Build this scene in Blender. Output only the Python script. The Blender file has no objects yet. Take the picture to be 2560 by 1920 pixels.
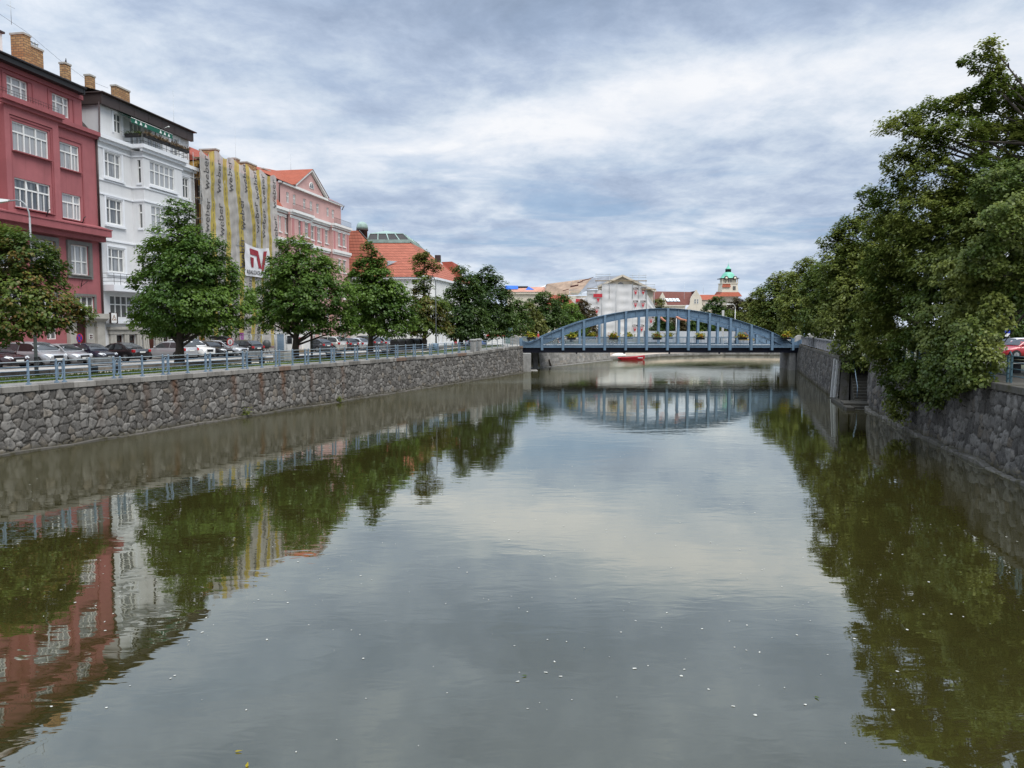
# River quay with a blue arch bridge, built in metres: camera at the origin looking along +Y, water at z = 0
# cloud features: (azimuth deg right of +Y, elevation deg, half width, half height, tilt, density change)
CLOUDS = [(9, 15.0, 16, 2.7, .18, -.25), (-6, 12.5, 11, 1.7, .22, -.15), (-26, 12.5, 9, 4.0, -.1, -.12), (-30, 20, 5, 3, -.4, -.12),
          (14, 22.0, 26, 2.6, -.02, .17), (-8, 21, 10, 2.2, .1, .10), (7, 10.5, 15, 2.0, .12, .16), (-14, 8.5, 10, 2.0, .0, .08), (22, 7.5, 14, 2.0, .0, .06), (27, 17, 8, 3, .1, -.10), (0, 30, 60, 7, 0, .17), (-2, 17, 60, 12, 0, .03)]
WAVE = .15
import bpy, math, random
import numpy as np
from mathutils import Vector, Matrix

SC = bpy.context.scene
COL = SC.collection
R = math.radians
rnd = random.Random(7)
PI = math.pi

# ------------------------------------------------------------------ mesh builder
class MB:
    """collects faces; build() links them as one mesh object"""
    def __init__(s):
        s.v = []; s.f = []; s.m = []; s.sm = []; s.mi = 0

    def add(s, vs, fs, mi=None, smooth=False):
        o = len(s.v); s.v.extend(tuple(p) for p in vs)
        mi = s.mi if mi is None else mi
        for f in fs:
            s.f.append(tuple(i + o for i in f)); s.m.append(mi); s.sm.append(smooth)
        return s

    def box(s, x0, x1, y0, y1, z0, z1, mi=None):
        if x0 > x1: x0, x1 = x1, x0
        if y0 > y1: y0, y1 = y1, y0
        if z0 > z1: z0, z1 = z1, z0
        vs = [(x0,y0,z0),(x1,y0,z0),(x1,y1,z0),(x0,y1,z0),(x0,y0,z1),(x1,y0,z1),(x1,y1,z1),(x0,y1,z1)]
        return s.add(vs, [(0,3,2,1),(4,5,6,7),(0,1,5,4),(1,2,6,5),(2,3,7,6),(3,0,4,7)], mi)

    def taper(s, x0, x1, y0, y1, z0, z1, ix, iy, mi=None):
        vs = [(x0,y0,z0),(x1,y0,z0),(x1,y1,z0),(x0,y1,z0),(x0+ix,y0+iy,z1),(x1-ix,y0+iy,z1),(x1-ix,y1-iy,z1),(x0+ix,y1-iy,z1)]
        return s.add(vs, [(0,3,2,1),(4,5,6,7),(0,1,5,4),(1,2,6,5),(2,3,7,6),(3,0,4,7)], mi)

    def prism(s, poly, off, mi=None):
        """planar polygon (list of 3D points) swept by off"""
        n = len(poly); off = Vector(off)
        vs = [Vector(p) for p in poly]; vs += [p + off for p in vs]
        fs = [tuple(range(n - 1, -1, -1)), tuple(range(n, 2 * n))]
        fs += [(i, (i + 1) % n, n + (i + 1) % n, n + i) for i in range(n)]
        return s.add(vs, fs, mi)

    def quad(s, a, b, c, d, mi=None):
        return s.add([a, b, c, d], [(0, 1, 2, 3)], mi)

    def tri(s, a, b, c, mi=None):
        return s.add([a, b, c], [(0, 1, 2)], mi)

    def tube(s, pts, r, n=8, mi=None, cap=True, smooth=True):
        pts = [Vector(p) for p in pts]
        rs = r if isinstance(r, (list, tuple)) else [r] * len(pts)
        rings = []; prev = None
        for i, p in enumerate(pts):
            if i == 0: t = pts[1] - p
            elif i == len(pts) - 1: t = p - pts[i - 1]
            else: t = (pts[i + 1] - pts[i - 1])
            t = t.normalized() if t.length > 1e-9 else Vector((0, 0, 1))
            if prev is None:
                a = Vector((0, 0, 1)) if abs(t.z) < .9 else Vector((1, 0, 0))
                u = t.cross(a).normalized()
            else:
                u = prev - t * prev.dot(t)
                u = u.normalized() if u.length > 1e-6 else t.orthogonal().normalized()
            prev = u; w = t.cross(u)
            rings.append([p + (u * math.cos(2*PI*k/n) + w * math.sin(2*PI*k/n)) * rs[i] for k in range(n)])
        vs = [q for ring in rings for q in ring]; fs = []
        for i in range(len(pts) - 1):
            for k in range(n):
                a = i*n + k; b = i*n + (k+1) % n
                fs.append((a, b, b + n, a + n))
        s.add(vs, fs, mi, smooth)
        if cap:
            o = len(s.v) - len(vs)
            m_ = s.mi if mi is None else mi
            s.f.append(tuple(o + k for k in range(n - 1, -1, -1))); s.m.append(m_); s.sm.append(False)
            s.f.append(tuple(o + (len(pts)-1)*n + k for k in range(n))); s.m.append(m_); s.sm.append(False)
        return s

    def beam(s, a, b, w, h, up=(0, 0, 1), mi=None):
        a = Vector(a); b = Vector(b); t = (b - a).normalized(); up = Vector(up)
        if abs(t.dot(up)) > .98: up = Vector((0, 1, 0))
        u = t.cross(up).normalized(); v = u.cross(t).normalized()
        vs = []
        for p in (a, b):
            for (i, j) in ((-1,-1),(1,-1),(1,1),(-1,1)):
                vs.append(p + u * (w/2*i) + v * (h/2*j))
        return s.add(vs, [(0,1,2,3),(7,6,5,4),(0,4,5,1),(1,5,6,2),(2,6,7,3),(3,7,4,0)], mi)

    def lathe(s, prof, c=(0,0,0), n=16, mi=None, smooth=True, axis='z'):
        vs = []; fs = []
        for (r, h) in prof:
            for k in range(n):
                a = 2*PI*k/n
                q = (r*math.cos(a), r*math.sin(a), h)
                if axis == 'y': q = (q[0], h, q[1])
                if axis == 'x': q = (h, q[0], q[1])
                vs.append((c[0]+q[0], c[1]+q[1], c[2]+q[2]))
        for i in range(len(prof) - 1):
            for k in range(n):
                a = i*n+k; b = i*n+(k+1) % n
                fs.append((a, b, b+n, a+n))
        fs.append(tuple(range(n-1, -1, -1))); fs.append(tuple((len(prof)-1)*n+k for k in range(n)))
        return s.add(vs, fs, mi, smooth)

    def ball(s, c, rx, ry=None, rz=None, n=10, m=7, mi=None):
        ry = rx if ry is None else ry; rz = rx if rz is None else rz
        vs = [(c[0], c[1], c[2]-rz)]
        for i in range(1, m):
            a = -PI/2 + PI*i/m
            for k in range(n):
                b = 2*PI*k/n
                vs.append((c[0]+rx*math.cos(a)*math.cos(b), c[1]+ry*math.cos(a)*math.sin(b), c[2]+rz*math.sin(a)))
        vs.append((c[0], c[1], c[2]+rz)); fs = []
        for k in range(n):
            fs.append((0, 1+(k+1) % n, 1+k))
            fs.append((len(vs)-1, 1+(m-2)*n+k, 1+(m-2)*n+(k+1) % n))
        for i in range(m-2):
            for k in range(n):
                a = 1+i*n+k; b = 1+i*n+(k+1) % n
                fs.append((a, b, b+n, a+n))
        return s.add(vs, fs, mi, True)

    def xf(s, M, start=0):
        for i in range(start, len(s.v)):
            s.v[i] = tuple(M @ Vector(s.v[i]))
        return s

    def build(s, name, mats, parent=None, loc=None, bevel=0, seg=1, fix=True):
        me = bpy.data.meshes.new(name)
        me.from_pydata([tuple(map(float, p)) for p in s.v], [], s.f)
        if not isinstance(mats, (list, tuple)): mats = [mats]
        for m in mats: me.materials.append(m)
        me.polygons.foreach_set('material_index', s.m)
        me.polygons.foreach_set('use_smooth', s.sm)
        me.update()
        o = bpy.data.objects.new(name, me); COL.objects.link(o)
        if parent is not None: o.parent = parent
        if loc is not None: o.location = loc
        if bevel:
            b = o.modifiers.new('edge', 'BEVEL'); b.width = bevel; b.segments = seg; b.limit_method = 'ANGLE'; b.angle_limit = R(40)
        return o

def np_mesh(name, V, F, mat, parent=None, loc=None, attrs=None, smooth=False):
    """fast quad mesh from numpy arrays; attrs: {name: (domain, array)}"""
    me = bpy.data.meshes.new(name)
    n, k = F.shape
    me.vertices.add(len(V)); me.vertices.foreach_set('co', np.ascontiguousarray(V, dtype=np.float32).ravel())
    me.loops.add(n*k); me.loops.foreach_set('vertex_index', np.ascontiguousarray(F, dtype=np.int32).ravel())
    me.polygons.add(n); me.polygons.foreach_set('loop_start', np.arange(0, n*k, k, dtype=np.int32))
    me.update(calc_edges=True)
    if smooth: me.polygons.foreach_set('use_smooth', np.ones(n, dtype=bool))
    for a, (dom, arr) in (attrs or {}).items():
        at = me.attributes.new(a, 'FLOAT', dom)
        at.data.foreach_set('value', np.ascontiguousarray(arr, dtype=np.float32))
    me.materials.append(mat)
    o = bpy.data.objects.new(name, me); COL.objects.link(o)
    if parent is not None: o.parent = parent
    if loc is not None: o.location = loc
    return o

def tag(o, label=None, cat=None, group=None, kind=None):
    if label: o['label'] = label
    if cat: o['category'] = cat
    if group: o['group'] = group
    if kind: o['kind'] = kind
    return o

def thing(name, label, cat, loc=(0, 0, 0), rz=0, group=None):
    o = bpy.data.objects.new(name, None); COL.objects.link(o)
    o.empty_display_size = .3
    o.location = loc; o.rotation_euler = (0, 0, rz)
    return tag(o, label, cat, group)

def copy_tree(o, parent=None):
    c = o.copy(); COL.objects.link(c)
    if parent is not None: c.parent = parent
    for ch in list(o.children): copy_tree(ch, c)
    return c

def text_mesh(body, size=1.0, bold=0.0, extrude=0.004, align='CENTER', shear=0):
    cu = bpy.data.curves.new('lettering', 'FONT')
    cu.body = body; cu.size = size; cu.align_x = align; cu.align_y = 'CENTER'
    cu.extrude = extrude; cu.offset = bold; cu.resolution_u = 3; cu.shear = shear
    o = bpy.data.objects.new('lettering', cu); COL.objects.link(o)
    dg = bpy.context.evaluated_depsgraph_get(); dg.update()
    me = bpy.data.meshes.new_from_object(o.evaluated_get(dg))
    vs = [tuple(v.co) for v in me.vertices]; fs = [tuple(p.vertices) for p in me.polygons]
    bpy.data.objects.remove(o); bpy.data.curves.remove(cu); bpy.data.meshes.remove(me)
    return vs, fs

# ------------------------------------------------------------------ materials
def srgb(r, g, b):
    f = lambda c: (c/255/12.92 if c/255 <= .04045 else ((c/255+.055)/1.055)**2.4)
    return (f(r), f(g), f(b))

class NT:
    def __init__(s, nt):
        s.nt = nt; s.N = nt.nodes; s.L = nt.links
    def new(s, t, **kw):
        n = s.N.new(t)
        for k, v in kw.items(): setattr(n, k, v)
        return n
    def put(s, sock, v):
        if isinstance(v, bpy.types.NodeSocket): s.L.new(v, sock)
        elif v is not None: sock.default_value = v
    def math(s, op, a, b=None, c=None, clamp=False):
        n = s.new('ShaderNodeMath', operation=op, use_clamp=clamp)
        s.put(n.inputs[0], a)
        if b is not None: s.put(n.inputs[1], b)
        if c is not None: s.put(n.inputs[2], c)
        return n.outputs[0]
    def mix(s, f, a, b, mode='MIX'):
        n = s.new('ShaderNodeMix', data_type='RGBA', blend_type=mode)
        s.put(n.inputs[0], f)
        for sk, v in ((n.inputs[6], a), (n.inputs[7], b)):
            if isinstance(v, (tuple, list)) and len(v) == 3: v = (*v, 1)
            s.put(sk, v)
        return n.outputs[2]
    def ramp(s, f, stops, interp='LINEAR'):
        n = s.new('ShaderNodeValToRGB'); cr = n.color_ramp; cr.interpolation = interp
        while len(cr.elements) < len(stops): cr.elements.new(.5)
        for e, (p, c) in zip(cr.elements, stops):
            e.position = p; e.color = (c, c, c, 1) if isinstance(c, (int, float)) else (*c, 1)
        s.put(n.inputs[0], f); return n.outputs[0]
    def noise(s, vec, scale, detail=4, rough=.55, dist=0, out='Fac'):
        n = s.new('ShaderNodeTexNoise'); s.put(n.inputs['Vector'], vec)
        n.inputs['Scale'].default_value = scale; n.inputs['Detail'].default_value = detail
        n.inputs['Roughness'].default_value = rough; n.inputs['Distortion'].default_value = dist
        return n.outputs[out]
    def smooth(s, x, a, b):
        n = s.new('ShaderNodeMapRange', interpolation_type='SMOOTHSTEP')
        s.put(n.inputs[0], x); n.inputs[1].default_value = a; n.inputs[2].default_value = b
        return n.outputs[0]
    def xyz(s, v):
        n = s.new('ShaderNodeSeparateXYZ'); s.put(n.inputs[0], v); return n.outputs
    def comb(s, x, y, z):
        n = s.new('ShaderNodeCombineXYZ')
        for i, q in enumerate((x, y, z)): s.put(n.inputs[i], q)
        return n.outputs[0]
    def scale(s, v, k):
        n = s.new('ShaderNodeMapping'); s.put(n.inputs[0], v); n.inputs['Scale'].default_value = k
        return n.outputs[0]
    def obj(s): return s.new('ShaderNodeTexCoord').outputs['Object']
    def pos(s): return s.new('ShaderNodeNewGeometry').outputs['Position']
    def attr(s, name): return s.new('ShaderNodeAttribute', attribute_name=name).outputs['Fac']
    def bump(s, h, strength=.3, dist=.02):
        n = s.new('ShaderNodeBump'); s.put(n.inputs['Height'], h)
        n.inputs['Strength'].default_value = strength; n.inputs['Distance'].default_value = dist
        return n.outputs[0]
    def bsdf(s, color, rough=.7, normal=None, metal=0, spec=.5, coat=0):
        b = s.new('ShaderNodeBsdfPrincipled')
        if isinstance(color, (tuple, list)) and len(color) == 3: color = (*color, 1)
        s.put(b.inputs['Base Color'], color); s.put(b.inputs['Roughness'], rough)
        s.put(b.inputs['Metallic'], metal); s.put(b.inputs['Specular IOR Level'], spec)
        s.put(b.inputs['Coat Weight'], coat)
        if coat: b.inputs['Coat Roughness'].default_value = .04
        if normal is not None: s.L.new(normal, b.inputs['Normal'])
        return b.outputs[0]
    def out(s, sh): s.L.new(sh, s.out_node().inputs['Surface'])
    def out_node(s):
        for n in s.N:
            if n.bl_idname == 'ShaderNodeOutputMaterial': return n
        return s.new('ShaderNodeOutputMaterial')

def newmat(name):
    m = bpy.data.materials.new(name); m.use_nodes = True
    m.node_tree.nodes.clear(); t = NT(m.node_tree); t.out_node()
    return m, t

_cache = {}
def plain(name, col, rough=.7, var=.12, scale=3.0, bump=0.0, metal=0, spec=.4, coat=0, streak=0.0):
    """paint, plaster, metal: base colour with small uneven wear"""
    if name in _cache: return _cache[name]
    m, t = newmat(name)
    v = t.obj()
    n1 = t.noise(v, scale, 5, .6)
    c = t.mix(t.smooth(n1, .25, .75), tuple(x*(1-var) for x in col), tuple(min(1, x*(1+var)) for x in col))
    if streak:                       # rain streaks running down a wall: dirt with its own shape
        n2 = t.noise(t.scale(v, (2.2, 2.2, .12)), 1.6, 5, .65)
        c = t.mix(t.math('MULTIPLY', t.smooth(n2, .5, .8), streak), c, tuple(x*.55 for x in col))
    nb = None
    if bump: nb = t.bump(t.noise(v, scale*14, 3, .6), bump, .01)
    t.out(t.bsdf(c, rough, nb, metal, spec, coat))
    _cache[name] = m
    return m

def roof_tile(name, col, row=.34, colw=.24):
    m, t = newmat(name)
    v = t.obj(); x, y, z = t.xyz(v)
    rowp = t.math('FRACT', t.math('DIVIDE', z, row*.62))
    rid = t.math('FLOOR', t.math('DIVIDE', z, row*.62))
    w = t.new('ShaderNodeTexWhiteNoise', noise_dimensions='2D')
    cx = t.math('FLOOR', t.math('DIVIDE', t.math('ADD', x, y), colw))
    t.put(w.inputs['Vector'], t.comb(cx, rid, 0))
    big = t.noise(v, .7, 5, .65)
    c = t.mix(w.outputs[0], tuple(q*.90 for q in col), tuple(min(1, q*1.1) for q in col))
    c = t.mix(t.math('MULTIPLY', t.smooth(big, .45, .8), .55), c, tuple(q*.5 for q in col))
    edge = t.smooth(rowp, 0.0, .3)
    c = t.mix(edge, tuple(q*.42 for q in col), c)
    sx = t.math('SINE', t.math('MULTIPLY', t.math('ADD', x, y), 2*PI/colw))
    h = t.math('ADD', t.math('MULTIPLY', rowp, -1.0), t.math('MULTIPLY', sx, .3))
    t.out(t.bsdf(c, .8, t.bump(h, .6, .05), 0, .25))
    return m

def brick_mat(name, c1, c2, mortar, w=.5, h=.22):
    m, t = newmat(name)
    v = t.obj(); x, y, z = t.xyz(v)
    b = t.new('ShaderNodeTexBrick')
    t.put(b.inputs['Vector'], t.comb(t.math('ADD', x, y), z, 0))
    b.inputs['Color1'].default_value = (*c1, 1); b.inputs['Color2'].default_value = (*c2, 1)
    b.inputs['Mortar'].default_value = (*mortar, 1); b.inputs['Scale'].default_value = 1
    b.inputs['Mortar Size'].default_value = .028; b.inputs['Brick Width'].default_value = w; b.inputs['Row Height'].default_value = h
    c = t.mix(t.math('MULTIPLY', t.smooth(t.noise(v, 1.3, 5, .6), .5, .8), .5), b.outputs[0], tuple(q*.45 for q in c1))
    t.out(t.bsdf(c, .85, t.bump(b.outputs['Fac'], -.4, .02), 0, .2))
    return m

def glass_mat(name, dark, curtain):
    """window pane: reflective sheet over a dim room, some with pale curtains"""
    m, t = newmat(name)
    oi = t.new('ShaderNodeObjectInfo'); v = t.obj(); x, y, z = t.xyz(v)
    n = t.noise(t.scale(v, (2.5, 1, .25)), 1.5, 3, .5)
    k = t.math('ADD', t.math('MULTIPLY', oi.outputs['Random'], .85), t.math('MULTIPLY', n, .45))
    fold = t.math('ADD', t.math('MULTIPLY', t.math('SINE', t.math('MULTIPLY', t.math('ADD', x, t.math('MULTIPLY', n, .25)), 22)), .05), .93)
    cc = t.mix(1, curtain, t.comb(fold, fold, fold), 'MULTIPLY')
    c = t.mix(t.smooth(k, .48, .72), dark, cc)
    wob = t.bump(t.noise(v, .9, 2, .5), .06, .05)
    t.out(t.bsdf(c, .04, wob, 0, .9))
    return m

M = {}
M['red'] = plain('red_plaster', (.35, .116, .124), .85, .12, .5, .15, streak=.45)
M['red_trim'] = plain('red_trim_plaster', (.305, .093, .101), .85, .12, .8, .1, streak=.45)
M['white'] = plain('pale_grey_plaster', (.67, .675, .68), .85, .06, .4, .12, streak=.25)
M['white_trim'] = plain('white_trim_plaster', (.75, .77, .80), .8, .04, .5, streak=.12)
M['frame'] = plain('white_window_paint', (.78, .78, .76), .45, .05, 3)
M['stone_trim'] = plain('grey_stone_trim', (.17, .165, .155), .9, .18, 2, .2, streak=.3)
M['beige_stone'] = plain('beige_cut_stone', (.40, .38, .34), .9, .15, 1.5, .2, streak=.4)
M['black_metal'] = plain('dark_sheet_metal', (.022, .021, .022), .5, .25, 1.2, metal=.3)
M['brown_metal'] = plain('brown_sheet_metal', (.045, .03, .027), .55, .2, .8)
M['pipe'] = plain('brown_drain_pipe', (.05, .03, .03), .5, .2, 2)
M['ochre'] = plain('ochre_plaster', (.50, .30, .085), .85, .12, .6, .1, streak=.35)
M['pink'] = plain('pink_plaster', (.56, .345, .32), .85, .08, .5, .1, streak=.22)
M['pink_deep'] = plain('deep_pink_plaster', (.47, .20, .20), .85, .08, .5, .1, streak=.25)
M['cream'] = plain('cream_plaster', (.68, .61, .50), .85, .08, .4, .1, streak=.25)
M['whitewash'] = plain('white_limewash', (.74, .74, .72), .85, .05, .4, .1, streak=.2)
M['brick'] = brick_mat('yellow_chimney_brick', (.50, .31, .15), (.33, .175, .08), (.17, .125, .09),  .46, .20)
M['tile'] = roof_tile('orange_roof_tile', (.36, .098, .055))
M['tile_wide'] = roof_tile('orange_pantile_roof', (.35, .115, .074), .80, .5)
M['tile_dark'] = roof_tile('brown_roof_tile', (.165, .062, .048))
M['tile_red'] = roof_tile('red_roof_tile', (.30, .07, .045))
M['copper'] = plain('pale_copper_patina', (.27, .37, .33), .7, .25, .9, streak=.4)
M['copper_green'] = plain('green_copper_patina', (.18, .50, .37), .7, .15, .6, streak=.2)
M['glass'] = glass_mat('window_glass', (.06, .068, .075), (.36, .37, .38))
M['glass_dark'] = glass_mat('dark_window_glass', (.018, .02, .022), (.14, .14, .14))
M['door'] = plain('dark_red_door_wood', (.07, .022, .015), .5, .3, 2)
M['steel_blue'] = plain('blue_grey_steel_paint', (.15, .235, .33), .5, .16, 1.2, metal=.0, streak=.5)
M['rail_blue'] = plain('weathered_blue_rail_paint', (.17, .24, .31), .5, .2, 4)
M['rail_grey'] = plain('pale_grey_rail_paint', (.27, .31, .33), .55, .2, 4)
M['galv'] = plain('galvanised_steel', (.38, .40, .41), .45, .15, 5, metal=.5)
M['concrete'] = plain('pale_concrete', (.30, .295, .28), .9, .22, 2.2, .3, streak=.5)
M['bark'] = plain('dark_tree_bark', (.045, .036, .028), .95, .35, 6, .6)
M['black'] = plain('black_plastic', (.015, .015, .016), .5, .2, 3)
M['rubber'] = plain('tyre_rubber', (.014, .014, .014), .85, .2, 6)
M['rim'] = plain('alloy_rim', (.45, .46, .47), .3, .1, 6, metal=.8)
M['skin'] = plain('skin', (.46, .26, .18), .6, .06, 6)
# ------------------------------------------------------------------ camera
CAM_H = 5.5
cam = bpy.data.cameras.new('camera'); camo = bpy.data.objects.new('camera', cam); COL.objects.link(camo)
cam.sensor_width = 36; cam.lens = 36*1926/2560; cam.clip_start = .1; cam.clip_end = 6000
camo.location = (0, 0, CAM_H); camo.rotation_euler = (R(90 - 4.16), 0, 0)
SC.camera = camo
SC.view_settings.view_transform = 'Standard'; SC.view_settings.look = 'None'
SC.view_settings.exposure = EXPOSURE = 0.36; SC.view_settings.gamma = 1
SC.render.resolution_x = 1024; SC.render.resolution_y = 768
SC.cycles.use_denoising = True
SC.cycles.max_bounces = 7; SC.cycles.diffuse_bounces = 3; SC.cycles.glossy_bounces = 3
SC.cycles.transmission_bounces = 3; SC.cycles.transparent_max_bounces = 6
SC.cycles.caustics_reflective = False; SC.cycles.caustics_refractive = False

# ------------------------------------------------------------------ light and sky
SUN_EL, SUN_AZ = R(58), R(138)          # azimuth clockwise from +Y
sd = Vector((math.sin(SUN_AZ)*math.cos(SUN_EL), math.cos(SUN_AZ)*math.cos(SUN_EL), math.sin(SUN_EL)))
sl = bpy.data.lights.new('sun', 'SUN'); sl.energy = 2.6; sl.angle = R(45); sl.color = (1, .955, .89)
so = bpy.data.objects.new('sun', sl); COL.objects.link(so)
so.rotation_euler = sd.to_track_quat('Z', 'Y').to_euler(); so.location = (40, -40, 80)

w = bpy.data.worlds.new('World'); SC.world = w; w.use_nodes = True
w.node_tree.nodes.clear(); t = NT(w.node_tree)
wo = t.new('ShaderNodeOutputWorld'); bg = t.new('ShaderNodeBackground'); bg.inputs[1].default_value = .1
sky = t.new('ShaderNodeTexSky', sky_type='NISHITA'); sky.sun_disc = False
sky.sun_elevation = SUN_EL; sky.sun_rotation = SUN_AZ; sky.air_density = 1.2; sky.dust_density = 1.6; sky.ozone_density = 1.5
D = t.new('ShaderNodeTexCoord').outputs['Generated']
dx, dy, dz = t.xyz(D)
el = t.math('MULTIPLY', t.math('ARCSINE', dz), 180/PI)
az = t.math('MULTIPLY', t.math('ARCTAN2', dx, dy), 180/PI)
zz = t.math('ADD', t.math('MAXIMUM', dz, 0.0), .155)
P2 = t.comb(t.math('DIVIDE', dx, zz), t.math('DIVIDE', dy, zz), 0)      # flat cloud deck seen in perspective
big = t.noise(t.scale(P2, (1.0, .9, 1)), .8, 3, .5, .5)
mid = t.noise(t.scale(P2, (1, .95, 1)), 1.9, 10, .62, .25)
fine = t.noise(t.scale(P2, (1, .9, 1)), 5.5, 8, .66, .25)
def blob(a0, e0, wa, we, tilt=0.0):
    a = t.math('SUBTRACT', az, a0)
    e = t.math('SUBTRACT', t.math('SUBTRACT', el, e0), t.math('MULTIPLY', a, tilt))
    q = t.math('ADD', t.math('POWER', t.math('ABSOLUTE', t.math('DIVIDE', a, wa)), 2.0), t.math('POWER', t.math('ABSOLUTE', t.math('DIVIDE', e, we)), 2.0))
    return t.math('EXPONENT', t.math('MULTIPLY', q, -1.0))
# density of the overcast deck: bright openings and heavy banks
dens = t.math('ADD', t.math('MULTIPLY', big, .55), t.math('MULTIPLY', mid, .75))
dens = t.math('ADD', dens, t.math('MULTIPLY', t.math('SUBTRACT', fine, .5), .42))
dens = t.math('ADD', dens, -.03)
for (a0, e0, wa, we, tl, k) in CLOUDS: dens = t.math('ADD', dens, t.math('MULTIPLY', blob(a0, e0, wa, we, tl), k))
s2 = lambda r, g, b: tuple(q*10 for q in srgb(r, g, b))
cl = t.new('ShaderNodeValToRGB'); cr = cl.color_ramp
stops = [(.36, s2(221, 223, 227)), (.49, s2(206, 212, 221)), (.61, s2(185, 196, 210)), (.73, s2(162, 176, 197)), (.86, s2(143, 158, 181)), (1.0, s2(129, 144, 166))]
while len(cr.elements) < len(stops): cr.elements.new(.5)
for e_, (p_, c_) in zip(cr.elements, stops): e_.position = p_; e_.color = (*c_, 1)
t.put(cl.inputs[0], dens)
# thin places low over the horizon and on the left let the blue through
bl = t.noise(t.scale(P2, (.7, 1.15, 1)), 2.2, 7, .56, .6)
hole = t.math('MULTIPLY', t.smooth(bl, .47, .66), t.math('ADD', t.math('ADD', t.math('MULTIPLY', blob(8, 6.5, 60, 5.5), .62), t.math('MULTIPLY', blob(-33, 19, 8, 6), 1.0)), .12), clamp=True)
blue = t.mix(.82, sky.outputs[0], s2(128, 158, 192))
col = t.mix(hole, cl.outputs[0], blue)
# brighter pale band at the horizon
col = t.mix(t.math('MULTIPLY', blob(0, 1.2, 90, 3.0), .35), col, s2(214, 224, 238))
gain = t.math('ADD', 1.0, t.math('MULTIPLY', t.smooth(el, 40, 66), 1.5))
gain = t.math('ADD', gain, t.math('MULTIPLY', blob(-98, 42, 42, 30), 1.3))      # glow added to the unseen sky on the left, lights the right-bank trees
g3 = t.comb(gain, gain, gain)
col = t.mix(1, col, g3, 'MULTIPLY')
col = t.mix(t.smooth(dz, -.02, -.2), col, s2(90, 90, 85))
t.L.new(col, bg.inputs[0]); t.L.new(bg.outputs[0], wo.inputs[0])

# ------------------------------------------------------------------ plan of the two quays
LQ = Vector((-22.1, 33.0)); LD = Vector((.3536, .9354)); LN = Vector((-.9354, .3536))
def lq(s, o, z=0.0):
    p = LQ + LD*s + LN*o
    return (p.x, p.y, z)
LROT = math.atan2(LD.y, LD.x)                 # local x along the quay, local y to the land
def sstep(x, a, b):
    k = max(0, min(1, (x-a)/(b-a))); return k*k*(3-2*k)
def zprom(s): return 2.95 + .34*sstep(s, 46, 67)
LS0, LS1 = -48.0, 66.0
RPATH = [(37.5, 100.6), (35.2, 93.0), (25.0, 58.8), (24.5, 57.2)]                  # riverward of the stairs
RPATH2 = [(27.9, 60.5), (26.6, 57.2), (24.05, 50.9), (21.03, 38.45), (18.67, 27.84), (10.0, -11.0)]  # near part
LFAR = [(3.6, 106.4), (16.6, 132.0)]
BANK = [(16.6, 132.6), (22.7, 137.0), (28.2, 146.8), (43, 156.5), (56, 155), (110, 150)]
RFAR = [(38.5, 107.5), (50, 122), (80, 136), (110, 142)]

# ------------------------------------------------------------------ water
m, t = newmat('river_water')
v = t.pos(); x, y, z = t.xyz(v)
n1 = t.noise(t.scale(v, (.75, 1.25, 1)), .42, 2, .45, .5)
n2 = t.noise(t.scale(v, (.7, 1.7, 1)), 1.7, 2, .5, .6)
n3 = t.noise(t.scale(v, (.45, 1.6, 1)), 4.5, 2, .5)
patch = t.smooth(t.noise(v, .06, 3, .5), .42, .62)        # wind patches: ruffled and calm water
far = t.smooth(y, 18, 75)
a3 = t.math('MULTIPLY', t.math('ADD', t.math('MULTIPLY', patch, .6), .25), t.math('ADD', t.math('MULTIPLY', far, .9), .06))
h = t.math('ADD', t.math('MULTIPLY', n1, .050), t.math('MULTIPLY', n2, .014))
h = t.math('ADD', h, t.math('MULTIPLY', t.math('MULTIPLY', n3, .026), a3))
nb = t.new('ShaderNodeBump'); t.put(nb.inputs['Height'], h); nb.inputs['Strength'].default_value = WAVE; nb.inputs['Distance'].default_value = 1.0
fr = t.new('ShaderNodeFresnel'); fr.inputs['IOR'].default_value = 1.333; t.L.new(nb.outputs[0], fr.inputs['Normal'])
fac = t.math('POWER', fr.outputs[0], .40, clamp=True)
gl = t.new('ShaderNodeBsdfGlossy'); gl.inputs['Color'].default_value = (.945, .955, .885, 1)
lee = t.smooth(t.math('ADD', t.math('MULTIPLY', t.math('ADD', x, 22.1), -.9354), t.math('MULTIPLY', t.math('SUBTRACT', y, 33.0), .3536)), -13.0, -2.5)
t.put(gl.inputs['Roughness'], t.math('ADD', .014, t.math('MULTIPLY', t.math('MULTIPLY', lee, t.math('ADD', .55, t.math('MULTIPLY', patch, .45))), .20)))
t.L.new(nb.outputs[0], gl.inputs['Normal'])
df = t.new('ShaderNodeBsdfDiffuse')
mud = t.mix(t.noise(v, .12, 4, .6), (.029, .027, .008), (.042, .036, .010))
t.L.new(mud, df.inputs['Color'])
fac = t.math('MULTIPLY', fac, t.math('SUBTRACT', 1.0, t.math('MULTIPLY', lee, .30)))
mx = t.new('ShaderNodeMixShader'); t.L.new(fac, mx.inputs[0]); t.L.new(df.outputs[0], mx.inputs[1]); t.L.new(gl.outputs[0], mx.inputs[2])
t.out(mx.outputs[0]); M['water'] = m
b = MB(); b.quad((-70, -60, 0), (240, -60, 0), (240, 175, 0), (-70, 175, 0))
tag(b.build('water', m), 'calm olive brown river mirroring trees houses and cloudy sky', kind='structure', cat='water')

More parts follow.
